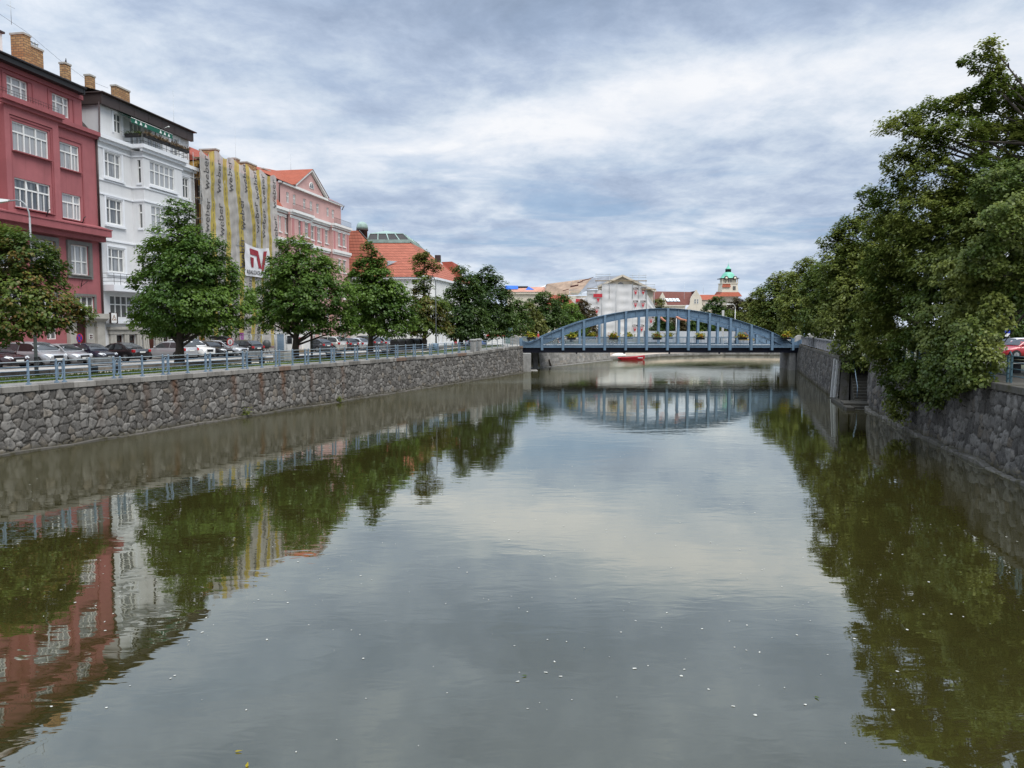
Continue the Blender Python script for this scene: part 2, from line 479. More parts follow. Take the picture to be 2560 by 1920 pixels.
# ------------------------------------------------------------------ ground
m, t = newmat('town_ground')
v = t.pos(); n = t.noise(v, .35, 6, .6)
c = t.mix(t.smooth(t.noise(v, .05, 3, .5), .45, .55), (.16, .155, .14), (.07, .095, .035))
c = t.mix(t.smooth(n, .3, .7), c, (.13, .125, .11))
t.out(t.bsdf(c, .95, t.bump(t.noise(v, 12, 3, .6), .3, .02), 0, .2)); M['ground'] = m
b = MB()
a = lq(-62, .35); e = lq(LS1, .35)
left = [(-3000, -60), (a[0], a[1]), (e[0], e[1]), (0.2, 97.5), (.2, 106), (13.2, 132.5), (12, 140), (24, 155), (43, 163), (110, 158), (3000, 158), (3000, 5000), (-3000, 5000)]
b.add([(p[0], p[1], 2.62) for p in left], [tuple(range(len(left)))])
rp = [(p[0]+.4, p[1]-.1) for p in reversed(RPATH2)]
right = [(9.7, -60)] + rp[:-1] + [(27.6, 60.4)] + [(p[0]+.45, p[1]) for p in (RPATH[1], RPATH[0])] + RFAR[0:] + [(3000, 142), (3000, -60)]
b.add([(p[0], p[1], 3.22) for p in right], [tuple(range(len(right)))])
tag(b.build('ground', m), 'grey and grassy town ground on both river banks', kind='structure', cat='ground')

def strip(name, o0, o1, zf, mat, label, s0=LS0, s1=LS1, step=2.0, z0=None, cat=None, th=.12):
    n = int((s1-s0)/step)+1; b = MB(); vs = []
    for i in range(n+1):
        s = s0+(s1-s0)*i/n
        for o in (o0, o1): vs.append(lq(s, o, zf(s)))
    fs = [(2*i, 2*i+2, 2*i+3, 2*i+1) for i in range(n)]
    b.add(vs, fs)
    vs2 = []
    for i in range(n+1):
        s = s0+(s1-s0)*i/n
        vs2 += [lq(s, o0, zf(s)), lq(s, o0, zf(s)-th)]
    b.add(vs2, [(2*i+1, 2*i+3, 2*i+2, 2*i) for i in range(n)])
    return tag(b.build(name, mat), label, kind='structure', cat=cat or name)

m, t = newmat('slab_pavement'); v = t.obj()
br = t.new('ShaderNodeTexBrick'); mp = t.new('ShaderNodeMapping'); t.put(mp.inputs[0], v); mp.inputs['Rotation'].default_value = (0, 0, -LROT)
t.L.new(mp.outputs[0], br.inputs['Vector']); br.inputs['Scale'].default_value = 1.0
br.inputs['Color1'].default_value = (.25, .245, .235, 1); br.inputs['Color2'].default_value = (.21, .205, .195, 1); br.inputs['Mortar'].default_value = (.10, .10, .09, 1)
br.inputs['Mortar Size'].default_value = .012; br.inputs['Brick Width'].default_value = .6; br.inputs['Row Height'].default_value = .4
c = t.mix(t.math('MULTIPLY', t.smooth(t.noise(v, .8, 5, .6), .45, .75), .4), br.outputs[0], (.12, .115, .10))
t.out(t.bsdf(c, .9, None, 0, .25)); M['slab'] = m
m, t = newmat('turf'); v = t.obj()
c = t.mix(t.noise(v, 2.2, 5, .6), (.045, .085, .018), (.11, .13, .035)); t.out(t.bsdf(c, .95, t.bump(t.noise(v, 30, 2, .5), .5, .03), 0, .1)); M['turf'] = m
M['asphalt'] = plain('worn_pale_asphalt', (.40, .385, .355), .9, .12, .5, .25)
M['path'] = plain('pale_gravel_path', (.46, .43, .37), .95, .12, 1.5, .3)
M['setts'] = plain('grey_parking_setts', (.20, .195, .185), .9, .2, 3, .5)
M['kerb'] = plain('old_granite_kerb', (.155, .135, .115), .9, .25, 1.2, .3, streak=.4)
zp = lambda s: zprom(s) - .02
strip('pavement', .58, 2.15, zp, M['slab'], 'grey slab footway behind the blue quay railing')
strip('grass_verge', 2.15, 5.1, lambda s: zprom(s)-.015, M['turf'], 'strip of grass between quay footway and gravel path', cat='grass')
strip('path', 5.1, 6.2, lambda s: zprom(s)-.01, M['path'], 'pale gravel path beside the low kerb wall')
zr = lambda s: 2.9 - .25*sstep(s, 58, 80)
strip('road', 6.5, 14.3, zr, M['asphalt'], 'pale worn asphalt road between trees and parked cars', s1=95, th=.3)
strip('parking_bay', 14.3, 20.6, lambda s: zr(s)+.004, M['setts'], 'grey paved parking bays under the row of cars', s1=66)
strip('sidewalk', 20.6, 34, lambda s: zr(s)+.09, M['slab'], 'slab pavement along the foot of the house fronts', s1=70, th=.3)

# low kerb wall with block joints
def run_blocks(b, f, s0, s1, lo, hi, o0, o1, z0, z1, gap=.012, r=None):
    r = r or rnd; s = s0
    while s < s1 - .2:
        e = min(s1, s + r.uniform(lo, hi))
        q = [f(s+gap, o0, 0), f(e-gap, o0, 0), f(e-gap, o1, 0), f(s+gap, o1, 0)]
        zs = [(z0(s), z1(s)), (z0(e), z1(e))]
        vs = [(*q[0][:2], zs[0][0]), (*q[1][:2], zs[1][0]), (*q[2][:2], zs[1][0]), (*q[3][:2], zs[0][0]),
              (*q[0][:2], zs[0][1]), (*q[1][:2], zs[1][1]), (*q[2][:2], zs[1][1]), (*q[3][:2], zs[0][1])]
        b.add(vs, [(0,3,2,1),(4,5,6,7),(0,1,5,4),(1,2,6,5),(2,3,7,6),(3,0,4,7)]); s = e
m, t = newmat('kerb_stones'); v = t.obj(); isl = t.new('ShaderNodeNewGeometry').outputs['Random Per Island']
c = t.mix(isl, (.085, .075, .062), (.20, .18, .155)); c = t.mix(t.smooth(t.noise(v, 2, 5, .65), .4, .75), c, (.07, .065, .05))
t.out(t.bsdf(c, .9, t.bump(t.noise(v, 25, 3, .6), .4, .01), 0, .2)); M['kerbstone'] = m
b = MB(); run_blocks(b, lq, LS0, 66, 1.6, 2.4, 6.2, 6.52, lambda s: zprom(s)-.25, lambda s: zprom(s)+.24)
tag(b.build('kerb', M['kerbstone']), 'low kerb wall of dark stone blocks between gravel path and road', kind='structure', cat='kerb')
# grass blades: nobody could count them
ng = 26000; rg = np.random.default_rng(5)
s_ = rg.uniform(-10, 66, ng); o_ = rg.uniform(2.2, 5.05, ng)
keep = (np.sin(s_*.45+1)+np.sin(s_*.21)+.8 > rg.uniform(-1.2, 1.2, ng)); s_ = s_[keep]; o_ = o_[keep]; ng = len(s_)
zz_ = np.array([zprom(q) for q in s_]); hh = rg.uniform(.05, .14, ng); an = rg.uniform(0, PI, ng); wd = rg.uniform(.015, .035, ng)
bx = LQ.x + LD.x*s_ + LN.x*o_; by = LQ.y + LD.y*s_ + LN.y*o_
cx_, cy_ = np.cos(an)*wd, np.sin(an)*wd; tx = rg.normal(0, .03, (ng, 2))
V = np.stack([np.stack([bx-cx_, by-cy_, zz_-.02], 1), np.stack([bx+cx_, by+cy_, zz_-.02], 1), np.stack([bx+tx[:, 0]+cx_*.2, by+tx[:, 1], zz_+hh], 1), np.stack([bx+tx[:, 0]-cx_*.2, by+tx[:, 1], zz_+hh*.97], 1)], 1).reshape(-1, 3)
tag(np_mesh('grass', V, np.arange(4*ng).reshape(-1, 4), M['turf']), 'short green grass growing along the quay footway', 'grass', kind='stuff')
# ------------------------------------------------------------------ rubble stone quay walls (relief is real geometry)
def wall_mat(name, lo, hi, dirt, moss=.0, streaks=.5):
    m, t = newmat(name); v = t.obj(); x, y, z = t.xyz(v)
    st = t.attr('stone'); jn = t.attr('joint'); rs = t.attr('rust')
    c = t.mix(t.smooth(st, .0, 1.0), lo, hi)
    warm = t.math('FRACT', t.math('MULTIPLY', st, 7.31))
    c = t.mix(t.math('MULTIPLY', t.smooth(warm, .84, 1.0), .45), c, (hi[0]*1.12, hi[1]*.95, hi[2]*.74))
    n = t.noise(v, 5.5, 6, .68)
    c = t.mix(t.math('MULTIPLY', t.smooth(n, .42, .70), .70), c, tuple(q*.40 for q in lo))
    n4 = t.noise(v, 16, 4, .7)
    c = t.mix(t.math('MULTIPLY', t.smooth(n4, .52, .70), .5), c, tuple(min(1, q*1.45) for q in hi))
    c = t.mix(t.math('MULTIPLY', t.smooth(t.noise(t.scale(v, (1, 1, .14)), 1.1, 5, .65), .50, .74), streaks), c, dirt)
    c = t.mix(t.math('MULTIPLY', t.smooth(jn, .50, .12), .90), c, (.026, .024, .020))
    c = t.mix(rs, c, (.12, .055, .026))
    wet = t.math('MULTIPLY', t.smooth(t.math('ADD', z, t.math('MULTIPLY', n, .3)), .50, .10), .75)
    c = t.mix(wet, c, (.022, .020, .012))
    alg = t.math('MULTIPLY', t.smooth(t.math('ADD', z, t.math('MULTIPLY', n, .6)), .75, .45), t.math('MULTIPLY', t.smooth(n4, .45, .6), moss))
    c = t.mix(alg, c, (.10, .085, .035))
    t.out(t.bsdf(c, .88, t.bump(t.math('ADD', n4, n), .55, .015), 0, .25))
    return m
M['rubble'] = wall_mat('grey_rubble_masonry', (.098, .092, .085), (.235, .224, .208), (.050, .045, .040), .5, .6)
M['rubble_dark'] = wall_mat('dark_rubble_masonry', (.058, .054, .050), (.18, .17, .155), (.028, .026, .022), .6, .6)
M['ashlar'] = wall_mat('pale_block_masonry', (.20, .195, .18), (.36, .35, .33), (.12, .115, .10), .4, .4)

def stone_wall(name, path, ztop, mat, parent, cell=.46, zb=-.5, res=.07, batter=.06, relief=.05, seed=1, rust=(), blocks=False):
    """masonry face along a plan path (river on the right of travel), cells of a jittered grid give each stone its outline"""
    P = np.array(path, float); seg = np.linalg.norm(np.diff(P, axis=0), axis=1); cum = np.concatenate([[0], np.cumsum(seg)])
    L = cum[-1]; ns = int(L/res)+1; S = np.linspace(0, L, ns)
    idx = np.clip(np.searchsorted(cum, S, side='right')-1, 0, len(seg)-1)
    u = (S-cum[idx])/seg[idx]; base = P[idx]*(1-u[:, None])+P[idx+1]*u[:, None]
    tg = np.diff(P, axis=0)/seg[:, None]; T = tg[idx]; Nn = np.stack([T[:, 1], -T[:, 0]], 1)
    zt = np.array([ztop(s) for s in S]); nz = int((zt.max()-zb)/res)+1
    W = np.linspace(0, 1, nz); Z = zb+(zt[:, None]-zb)*W[None, :]
    SS = np.repeat(S[:, None], nz, 1)
    rg = np.random.default_rng(seed)
    cw = cell*1.9 if blocks else cell; chh = cell
    gi = int(L/cw)+6; gj = int((zt.max()-zb)/chh)+6
    jx = rg.uniform(.1, .9, (gi, gj)); jz = rg.uniform(.1, .9, (gi, gj)); ids = rg.uniform(0, 1, (gi, gj)); wgt = rg.uniform(0, .34, (gi, gj))
    if blocks: jx = .5*(np.arange(gj)[None, :] % 2)+rg.uniform(-.16, .16, (gi, gj))+.3; jz = .5+np.zeros((gi, gj))
    wx = SS/cw+2 ; wz = (Z-zb)/chh+2
    if not blocks:      # wobble so that outlines are not straight
        wx = wx+.10*np.sin(SS*3.1+Z*4.3)+.06*np.sin(SS*9.7-Z*7.1); wz = wz+.10*np.sin(SS*4.7-Z*2.9)+.06*np.sin(SS*8.3+Z*9.9)
    ci = np.floor(wx).astype(int); cj = np.floor(wz).astype(int)
    f1 = np.full(wx.shape, 9.); f2 = np.full(wx.shape, 9.); sid = np.zeros(wx.shape)
    for di in (-2, -1, 0, 1, 2):
        for dj in (-2, -1, 0, 1, 2):
            a = np.clip(ci+di, 0, gi-1); c = np.clip(cj+dj, 0, gj-1)
            ddx = np.abs(a+jx[a, c]-wx); ddz = np.abs(c+jz[a, c]-wz)
            d = np.maximum(ddx*.95, ddz*1.02) if blocks else np.sqrt((ddx*.92)**2+(ddz*1.06)**2)-wgt[a, c]
            near = d < f1
            f2 = np.where(near, f1, np.minimum(f2, d)); sid = np.where(near, ids[a, c], sid); f1 = np.where(near, d, f1)
    e = np.clip((f2-f1)/(.27 if not blocks else .10), 0, 1); dome = 1-(1-e)**2
    disp = relief*dome+.022*np.sin(SS*13+sid*40)*dome*(0 if blocks else 1)+relief*.5*(sid-.5)*dome
    off = batter*(zt[:, None]-Z)+disp
    X = base[:, 0, None]+Nn[:, 0, None]*off; Y = base[:, 1, None]+Nn[:, 1, None]*off
    V = np.stack([X, Y, Z], 2).reshape(-1, 3)
    I = np.arange(ns*nz).reshape(ns, nz)
    F = np.stack([I[:-1, :-1], I[1:, :-1], I[1:, 1:], I[:-1, 1:]], 2).reshape(-1, 4)
    rr = np.zeros(SS.shape)
    for (s0, wdt, ln, k) in rust:
        fall = np.clip(1-(zt[:, None]-Z)/ln, 0, 1)
        rr = np.maximum(rr, k*np.exp(-((SS-s0-.05*np.sin(Z*7))/wdt)**2)*fall**.7)
    return np_mesh(name, V, F, mat, parent, attrs={'stone': ('POINT', sid.ravel()), 'joint': ('POINT', e.ravel()), 'rust': ('POINT', rr.ravel())}, smooth=False)

m, t = newmat('coping_stone'); v = t.obj(); isl = t.new('ShaderNodeNewGeometry').outputs['Random Per Island']; x, y, z = t.xyz(v)
c = t.mix(isl, (.13, .122, .11), (.33, .315, .29))
c = t.mix(t.math('MULTIPLY', t.smooth(isl, .90, .93), .75), c, (.15, .075, .04))
c = t.mix(t.math('MULTIPLY', t.smooth(t.noise(t.scale(v, (1, 1, .3)), 2.4, 6, .7), .46, .72), .75), c, (.055, .05, .042))
t.out(t.bsdf(c, .9, t.bump(t.noise(v, 22, 4, .65), .5, .012), 0, .2)); M['coping'] = m
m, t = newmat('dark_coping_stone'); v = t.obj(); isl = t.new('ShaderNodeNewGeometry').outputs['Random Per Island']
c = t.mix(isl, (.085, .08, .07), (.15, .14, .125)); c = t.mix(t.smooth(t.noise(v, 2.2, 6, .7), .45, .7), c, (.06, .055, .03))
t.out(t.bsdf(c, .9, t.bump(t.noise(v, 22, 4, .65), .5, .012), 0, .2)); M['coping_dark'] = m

# left quay
rust = [(s-LS0, .22, 2.2, k) for s, k in ((9.9, .75), (17.1, .85), (19.3, .9), (14.6, .6), (26.4, .5), (22.5, .4), (7.9, .35), (5, .3))]
lw = thing('quay_wall', 'long grey rubble stone quay wall under the blue railing, houses behind', 'quay wall')
pts = [lq(LS0, 0)[:2], lq(LS1, 0)[:2]]
zt = lambda s: zprom(s+LS0)-.28
stone_wall('masonry', pts, zt, M['rubble'], lw, cell=.385, seed=11, res=.048, rust=rust, batter=.05, relief=.075)
b = MB(); run_blocks(b, lq, LS0, LS1, 1.0, 1.9, -.13, .58, lambda s: zprom(s)-.28, lambda s: zprom(s), gap=.008)
b.build('coping', M['coping'], lw, bevel=.02)
b = MB(); run_blocks(b, lq, -20, LS1, 1.4, 3.0, -.42, -.08, lambda s: -.4, lambda s: .10+.05*math.sin(s*1.7), gap=.0)
b.build('footing', M['coping_dark'], lw, bevel=.02)

M['step'] = plain('mossy_dark_step_stone', (.045, .041, .032), .9, .35, 2.5, .4)
# right bank: riverward wall beside the stairs, and the nearer wall
rw = thing('quay_wall', 'dark rubble wall on the right bank between bridge and water stairs', 'quay wall')
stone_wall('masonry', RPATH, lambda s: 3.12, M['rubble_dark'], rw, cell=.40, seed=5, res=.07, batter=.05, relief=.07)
def path_f(P):
    P = [Vector(p) for p in P]
    ls = [(P[i+1]-P[i]).length for i in range(len(P)-1)]
    def f(s, o, z=0):
        i = 0; q = s
        while i < len(ls)-1 and q > ls[i]: q -= ls[i]; i += 1
        tdir = (P[i+1]-P[i]).normalized(); p = P[i]+tdir*q + Vector((-tdir.y, tdir.x))*o
        return (p.x, p.y, z)
    return f, sum(ls)
f1, L1 = path_f(RPATH)
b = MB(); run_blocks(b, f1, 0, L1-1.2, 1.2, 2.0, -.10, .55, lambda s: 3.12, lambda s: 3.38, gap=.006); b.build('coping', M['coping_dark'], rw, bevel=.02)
# free end of the wall beside the stairs
b = MB()
e0 = f1(L1-1.2, 0); e1 = f1(L1, 0); e2 = f1(L1, .55); e3 = f1(L1-3, .55)
b.add([(*e0[:2], 3.125), (*e1[:2], 3.125), (*e2[:2], 3.125), (*e3[:2], 3.125), (e2[0], e2[1], -.5), (e3[0], e3[1], -.5), (e1[0]-.16, e1[1]-.02, -.5)], [(0, 3, 2, 1), (3, 5, 4, 2), (1, 2, 4, 6)])
b.build('end_wall', M['coping_dark'], rw)
b = MB(); p0 = f1(L1-1.5, -.55); p1 = (22.35, 51.2); p2 = (22.85, 51.1); p3 = f1(L1-1.5, -.1)
b.prism([(*p0[:2], -.4), (*p3[:2], -.4), (*p2[:2], -.4), (*p1[:2], -.4)], (0, 0, .62)); b.build('plinth', M['step'], rw, bevel=.03)
rw2 = thing('quay_wall', 'near dark stone wall on the right bank, half under hanging leaves', 'quay wall')
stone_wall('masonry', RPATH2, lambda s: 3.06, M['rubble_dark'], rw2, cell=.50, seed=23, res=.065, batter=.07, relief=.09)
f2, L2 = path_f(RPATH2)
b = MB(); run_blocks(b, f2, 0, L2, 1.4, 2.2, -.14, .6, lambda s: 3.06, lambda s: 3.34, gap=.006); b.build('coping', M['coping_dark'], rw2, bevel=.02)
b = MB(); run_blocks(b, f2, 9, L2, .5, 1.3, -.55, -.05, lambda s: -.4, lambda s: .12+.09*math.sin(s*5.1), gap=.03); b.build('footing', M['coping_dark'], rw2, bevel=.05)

# water stairs in the gap between the two walls
sx0, sy0 = 22.75+.5, 51.0
st = thing('water_stairs', 'steep dark stone stairs leading down to the river in a wall gap', 'stairs', (0, 0, 0))
dirv = (Vector(RPATH[2])-Vector(RPATH[3])).normalized(); side = Vector((dirv.y, -dirv.x))
o0 = Vector((24.35, 54.5)); dirv = Vector((.30, .954)); side = Vector((.954, -.30))
def stp(b, a0, a1, z0, z1, w=1.75, inset=0):
    p = [o0+dirv*a0+side*inset, o0+dirv*a1+side*inset, o0+dirv*a1+side*w, o0+dirv*a0+side*w]
    b.prism([(p[0].x, p[0].y, z0), (p[3].x, p[3].y, z0), (p[2].x, p[2].y, z0), (p[1].x, p[1].y, z0)], (0, 0, z1-z0))
b = MB()
for i in range(14): stp(b, 0.0+.30*i, 6.0, .42+.197*i-.3, .42+.197*(i+1)-.2, 1.78, 0)
b.build('flight', M['step'], st, bevel=.025)
b = MB(); stp(b, -2.2, 0.0, -.5, .36, 1.25, -.95); b.build('landing', M['step'], st, bevel=.03)
b = MB()
for i in range(3): stp(b, -2.2-.36*(i+1), -2.2-.36*i, -.6, .36-.17*(i+1), 1.0, -1.0)
b.build('lower_steps', M['step'], st, bevel=.03)
b = MB()
h0 = o0+dirv*.0+side*.15; h1 = o0+dirv*3.6+side*.15
b.tube([(h0.x, h0.y, .55), (h0.x, h0.y, 1.35), (h1.x, h1.y, 3.6), (h1.x, h1.y, 2.9)], .025, 8); b.build('handrail', M['rail_blue'], st)
# water gauge: two pale posts on the wall face
gz = MB()
wg = thing('water_gauge', 'pair of pale upright gauge boards on the dark right wall', 'gauge')
for s in (L1-3.3, L1-1.4):
    p = f1(s, -.14); q = f1(s, -.33)
    b = MB(); b.beam((p[0], p[1], 3.1), (q[0], q[1], .05), .17, .07); b.build('gauge_board', M['whitewash'], wg)
for z in (2.6, .9):
    b = MB()
    p = f1(L1-3.3, -.12-.07*(3.1-z)/1.0*.7); q = f1(L1-1.4, -.12-.07*(3.1-z)*.7); b.beam((p[0], p[1], z), (q[0], q[1], z), .05, .05); b.build('bracket', M['galv'], wg)

# beyond the bridge
fw = thing('quay_wall', 'pale block wall with courses seen under the bridge on the left', 'quay wall')
stone_wall('masonry', LFAR, lambda s: 2.75, M['ashlar'], fw, cell=.42, seed=3, res=.10, batter=.12, relief=.02, blocks=True)
b = MB(); b.prism([(LFAR[1][0], LFAR[1][1], -.4), (LFAR[1][0]+.3, LFAR[1][1]-.1, -.4), (LFAR[1][0], LFAR[1][1], 2.75)], (-4, 1.5, 0)); b.build('end_wall', M['concrete'], fw)
b = MB(); f3, L3 = path_f(LFAR); run_blocks(b, f3, 0, L3, 3, 5, -.75, -.2, lambda s: -.4, lambda s: .09, gap=0); b.build('footing', M['concrete'], fw)
ew = thing('embankment_wall', 'low pale stone river edge curving behind the bridge', 'river wall')
stone_wall('masonry', BANK, lambda s: .62, M['ashlar'], ew, cell=.36, seed=9, res=.12, batter=.1, relief=.03, blocks=True)
b = MB(); slope = MB()
for i in range(len(BANK)-1):
    (x0, y0), (x1, y1) = BANK[i], BANK[i+1]
    b.add([(x0, y0, .62), (x1, y1, .62), (x1-.8, y1+3.2, .66), (x0-.8, y0+3.2, .66), (x1-1.0, y1+3.5, 1.35), (x0-1.0, y0+3.5, 1.35)], [(0, 1, 2, 3), (3, 2, 4, 5)]); slope.add([(x0-1.0, y0+3.5, 1.352), (x1-1.0, y1+3.5, 1.352), (x1-2, y1+9, 2.63), (x0-2, y0+9, 2.63)], [(0, 1, 2, 3)])
M['sand'] = plain('pale_sandy_bank', (.40, .34, .285), .95, .15, .5, .3, streak=.3)
b.build('sand_terrace', M['sand'], ew); slope.build('grass_slope', plain('dark_bank_scrub', (.040, .050, .022), .95, .4, .6, .4), ew)  # slope has a mottled dark scrub colour of its own
rf = thing('quay_wall', 'shaded low wall turning away behind the bridge on the right', 'quay wall')
stone_wall('masonry', list(reversed(RFAR)), lambda s: 3.2, M['rubble_dark'], rf, cell=.5, seed=31, res=.16)
# ------------------------------------------------------------------ blue quay railing
RH = 1.06
rl = thing('quay_railing', 'long blue grey steel railing with twin posts and ovals along the left quay', 'railing')
def post_mb(s, w=.085):
    b = MB(); z = zprom(s); p = lq(s, .24)
    ax = LD.to_3d()
    for k, (hz, ww) in enumerate(((RH, w),)):
        b.beam((p[0], p[1], z), (p[0], p[1], z+hz), ww, ww*.8, up=ax)
    b.beam((p[0], p[1], z), (p[0], p[1], z+.07), w*1.9, w*1.9, up=ax)
    b.ball((p[0], p[1], z+hz+.02), w*.62, w*.62, w*.5, 8, 5)
    return b
RS_END = 51.0
k = -9
while True:
    s1 = 1.6+3.2*k; s2 = 3.2+3.2*k
    if s1 > RS_END: break
    post_mb(s1).build('post', M['rail_blue'], rl)
    if s2 < RS_END:
        for ds in (-.2, .2): post_mb(s2+ds, .08).build('post', M['rail_blue'], rl)
        z = zprom(s2); b = MB(); pts = []
        for i in range(25):
            a = 2*PI*i/24; x = .115*math.cos(a); hz = .25*math.sin(a); hz += .13 if math.sin(a) > 0 else -.13
            p = lq(s2+x, .24); pts.append((p[0], p[1], z+.56+hz))
        b.tube(pts, .026, 6, cap=False); b.build('oval', M['rail_blue'], rl)
    k += 1
for hz in (1.03, .81, .63, .44, .23):
    b = MB(); n = 40; pts = []
    for i in range(n+1):
        s = -27.5+(RS_END+27.5)*i/n; p = lq(s, .24); pts.append((p[0], p[1], zprom(s)+hz))
    b.tube(pts, .026 if hz > 1 else .019, 6); b.build('rail', M['rail_grey'] if hz > 1 else M['rail_blue'], rl)
# stone gate piers, then the horizontal bar railing up the ramp
for s, lab in ((51.5, 'grey stone pier closing the blue railing, nearer of two on the quay'), (53.0, 'grey stone pier starting the ramp railing, nearer the bridge of two on the quay')):
    p = lq(s, .22); b = MB(); z = zprom(s)
    b.box(-.28, .28, -.24, .24, 0, 1.12); b.box(-.33, .33, -.29, .29, 1.12, 1.24)
    g = thing('stone_pier', lab, 'pier', (p[0], p[1], z), LROT, 'stone piers on the left quay'); b.build('shaft', M['concrete'], g, bevel=.02)
    b = MB(); b.taper(-.33, .33, -.29, .29, 1.243, 1.32, .12, .1); b.build('cap', M['concrete'], g)
b = MB(); g = thing('iron_gate', 'small barred iron gate between two grey quay piers', 'gate', lq(52.25, .22, zprom(52)), LROT)
for z in (.15, .5, .95): b.beam((-.45, 0, z), (.45, 0, z), .04, .03)
b.build('frame', M['rail_grey'], g)
b = MB()
for i in range(7): b.beam((-.42+.14*i, .0, .1), (-.42+.14*i, .0, 1.0), .022, .018)
b.build('bars', M['rail_grey'], g)
g = thing('ramp_railing', 'pale grey horizontal bar railing rising to the blue bridge', 'railing')
s = 53.6
while s < 65.8:
    p = lq(s, .24); z = zprom(s); b = MB(); b.beam((p[0], p[1], z), (p[0], p[1], z+1.06), .07, .06, up=LD.to_3d()); b.build('post', M['rail_grey'], g); s += 1.62
for hz in (1.03, .82, .64, .46, .27):
    b = MB(); pts = [lq(53.3+12.4*i/12, .24, zprom(53.3+12.4*i/12)+hz) for i in range(13)]; b.tube(pts, .024, 6); b.build('rail', M['rail_grey'], g)

# ------------------------------------------------------------------ street lamps
M['lamp'] = plain('grey_lamp_paint', (.27, .285, .29), .45, .15, 2, metal=.2)
M['lamp_dark'] = plain('dark_lamp_paint', (.06, .065, .065), .5, .2, 2)
M['lens'] = plain('pale_lamp_glass', (.66, .66, .64), .25, .05, 2)
def lamp(name, lab, x, y, z, h, arm, rz, mat, group='street lamps', r=.075, dark_foot=True):
    g = thing(name, lab, 'street lamp', (x, y, z), rz, group)
    b = MB(); b.tube([(0, 0, 0), (0, 0, h*.3), (0, 0, h*.31), (0, 0, h-.9)], [r*1.15, r*1.1, r*.8, r*.6], 10)
    b.build('pole', mat, g)
    b = MB(); b.tube([(0, 0, h-.95)]+[(arm*.52*(1-math.cos(a)), 0, h-.9+.9*math.sin(a)) for a in (0, .3, .6, .9, 1.2, PI/2)]+[(arm, 0, h-.02)], r*.5, 8)
    b.build('arm', mat, g)
    b = MB(); b.add([(arm-.15, -.07, h-.04), (arm+.5, -.16, h-.10), (arm+.75, -.08, h-.10), (arm+.75, .08, h-.10), (arm+.5, .16, h-.10), (arm-.15, .07, h-.04),
                     (arm-.15, -.05, h+.05), (arm+.5, -.10, h+.12), (arm+.75, -.05, h+.03), (arm+.75, .05, h+.03), (arm+.5, .10, h+.12), (arm-.15, .05, h+.05)],
                    [(0, 1, 7, 6), (1, 2, 8, 7), (2, 3, 9, 8), (3, 4, 10, 9), (4, 5, 11, 10), (5, 0, 6, 11), (6, 7, 10, 11), (7, 8, 9, 10), (5, 4, 1, 0), (4, 3, 2, 1)])
    b.build('lamp_head', M['lens'], g)
    if dark_foot:
        b = MB(); b.tube([(0, 0, 0), (0, 0, 1.05)], r*1.3, 10); b.build('foot', M['lamp_dark'], g)
        b = MB(); b.tube([(0, 0, 2.05), (0, 0, 2.12)], r*1.22, 10); b.build('band', M['lens'], g)
    return g
lamp('street_lamp', 'tall grey street lamp with curved arm standing before the red house', *lq(5.6, 4.9, 2.94), 9.1, 1.35, LROT+PI*.55, M['lamp'])
lamp('street_lamp', 'dark lamp post among trees before the pink house and parked cars', *lq(30.6, 5.6, 2.94), 7.5, 1.2, LROT-PI/2, M['lamp_dark'], dark_foot=False)
lamp('street_lamp', 'slim grey lamp post beside the bins before the white museum', *lq(52.0, 4.8, 3.0), 8.1, 1.3, LROT+PI*.4, M['lamp_dark'], dark_foot=False)
lamp('street_lamp', 'pale street lamp rising behind the bridge against distant trees', 40.4, 140, 2.6, 7.2, .9, PI, M['lens'], dark_foot=False, r=.10)

# ------------------------------------------------------------------ benches with backs to the railing path
M['bench'] = plain('grey_bench_slats', (.13, .135, .135), .6, .3, 3)
def bench(lab, s, o):
    g = thing('park_bench', lab, 'bench', lq(s, o, zprom(s)), LROT, 'benches on the left quay')
    b = MB()
    for i in range(4): b.box(-.95, .95, -.22+.12*i, -.12+.12*i, .44, .475)
    b.build('seat', M['black'], g)
    b = MB()
    for i in range(3): b.beam((-.95, .27+.035*i, .60+.13*i), (.95, .27+.035*i, .60+.13*i), .03, .115, up=(0, .25, 1))
    b.build('backrest', M['bench'], g)
    for sx in (-1, 1):
        b = MB(); b.box(sx*.72-.06, sx*.72+.06, -.2, .22, 0, .437); b.beam((sx*.72, .24, .3), (sx*.72, .36, .93), .05, .05); b.build('leg', M['black'], g)
    return g
bench('dark slatted bench opposite the black hatchback and black saloon, nearest to the viewer', 9.4, 4.4)
bench('grey slatted bench by the railing between the two nearest full tree trunks', 22.1, 4.4)
bench('grey bench before the dark cars just past the lamp post', 32.0, 4.4)
bench('dark bench by the railing just short of the black bins', 41.0, 4.4)
g = thing('planter_box', 'square grey concrete planter by the trunk of the second tree', 'planter', lq(25.9, 4.9, 2.93), LROT)
b = MB(); b.taper(-.5, .5, -.5, .5, 0, .75, -.06, -.06); b.build('tub', M['concrete'], g, bevel=.03)
b = MB(); b.box(-.47, .47, -.47, .47, .72, .78); b.build('soil', M['bark'], g)
# litter bin by the far bench
g = thing('litter_bin', 'small blue litter bin hung by the quay railing near the piers', 'bin', lq(47.3, 2.6, zprom(47)), LROT)
b = MB(); b.lathe([(.22, .25), (.26, .95), (.22, 1.0)], n=12); b.build('tub', M['steel_blue'], g)
b = MB(); b.tube([(0, .27, 0), (0, .27, 1.1)], .03, 6); b.build('post', M['rail_grey'], g)

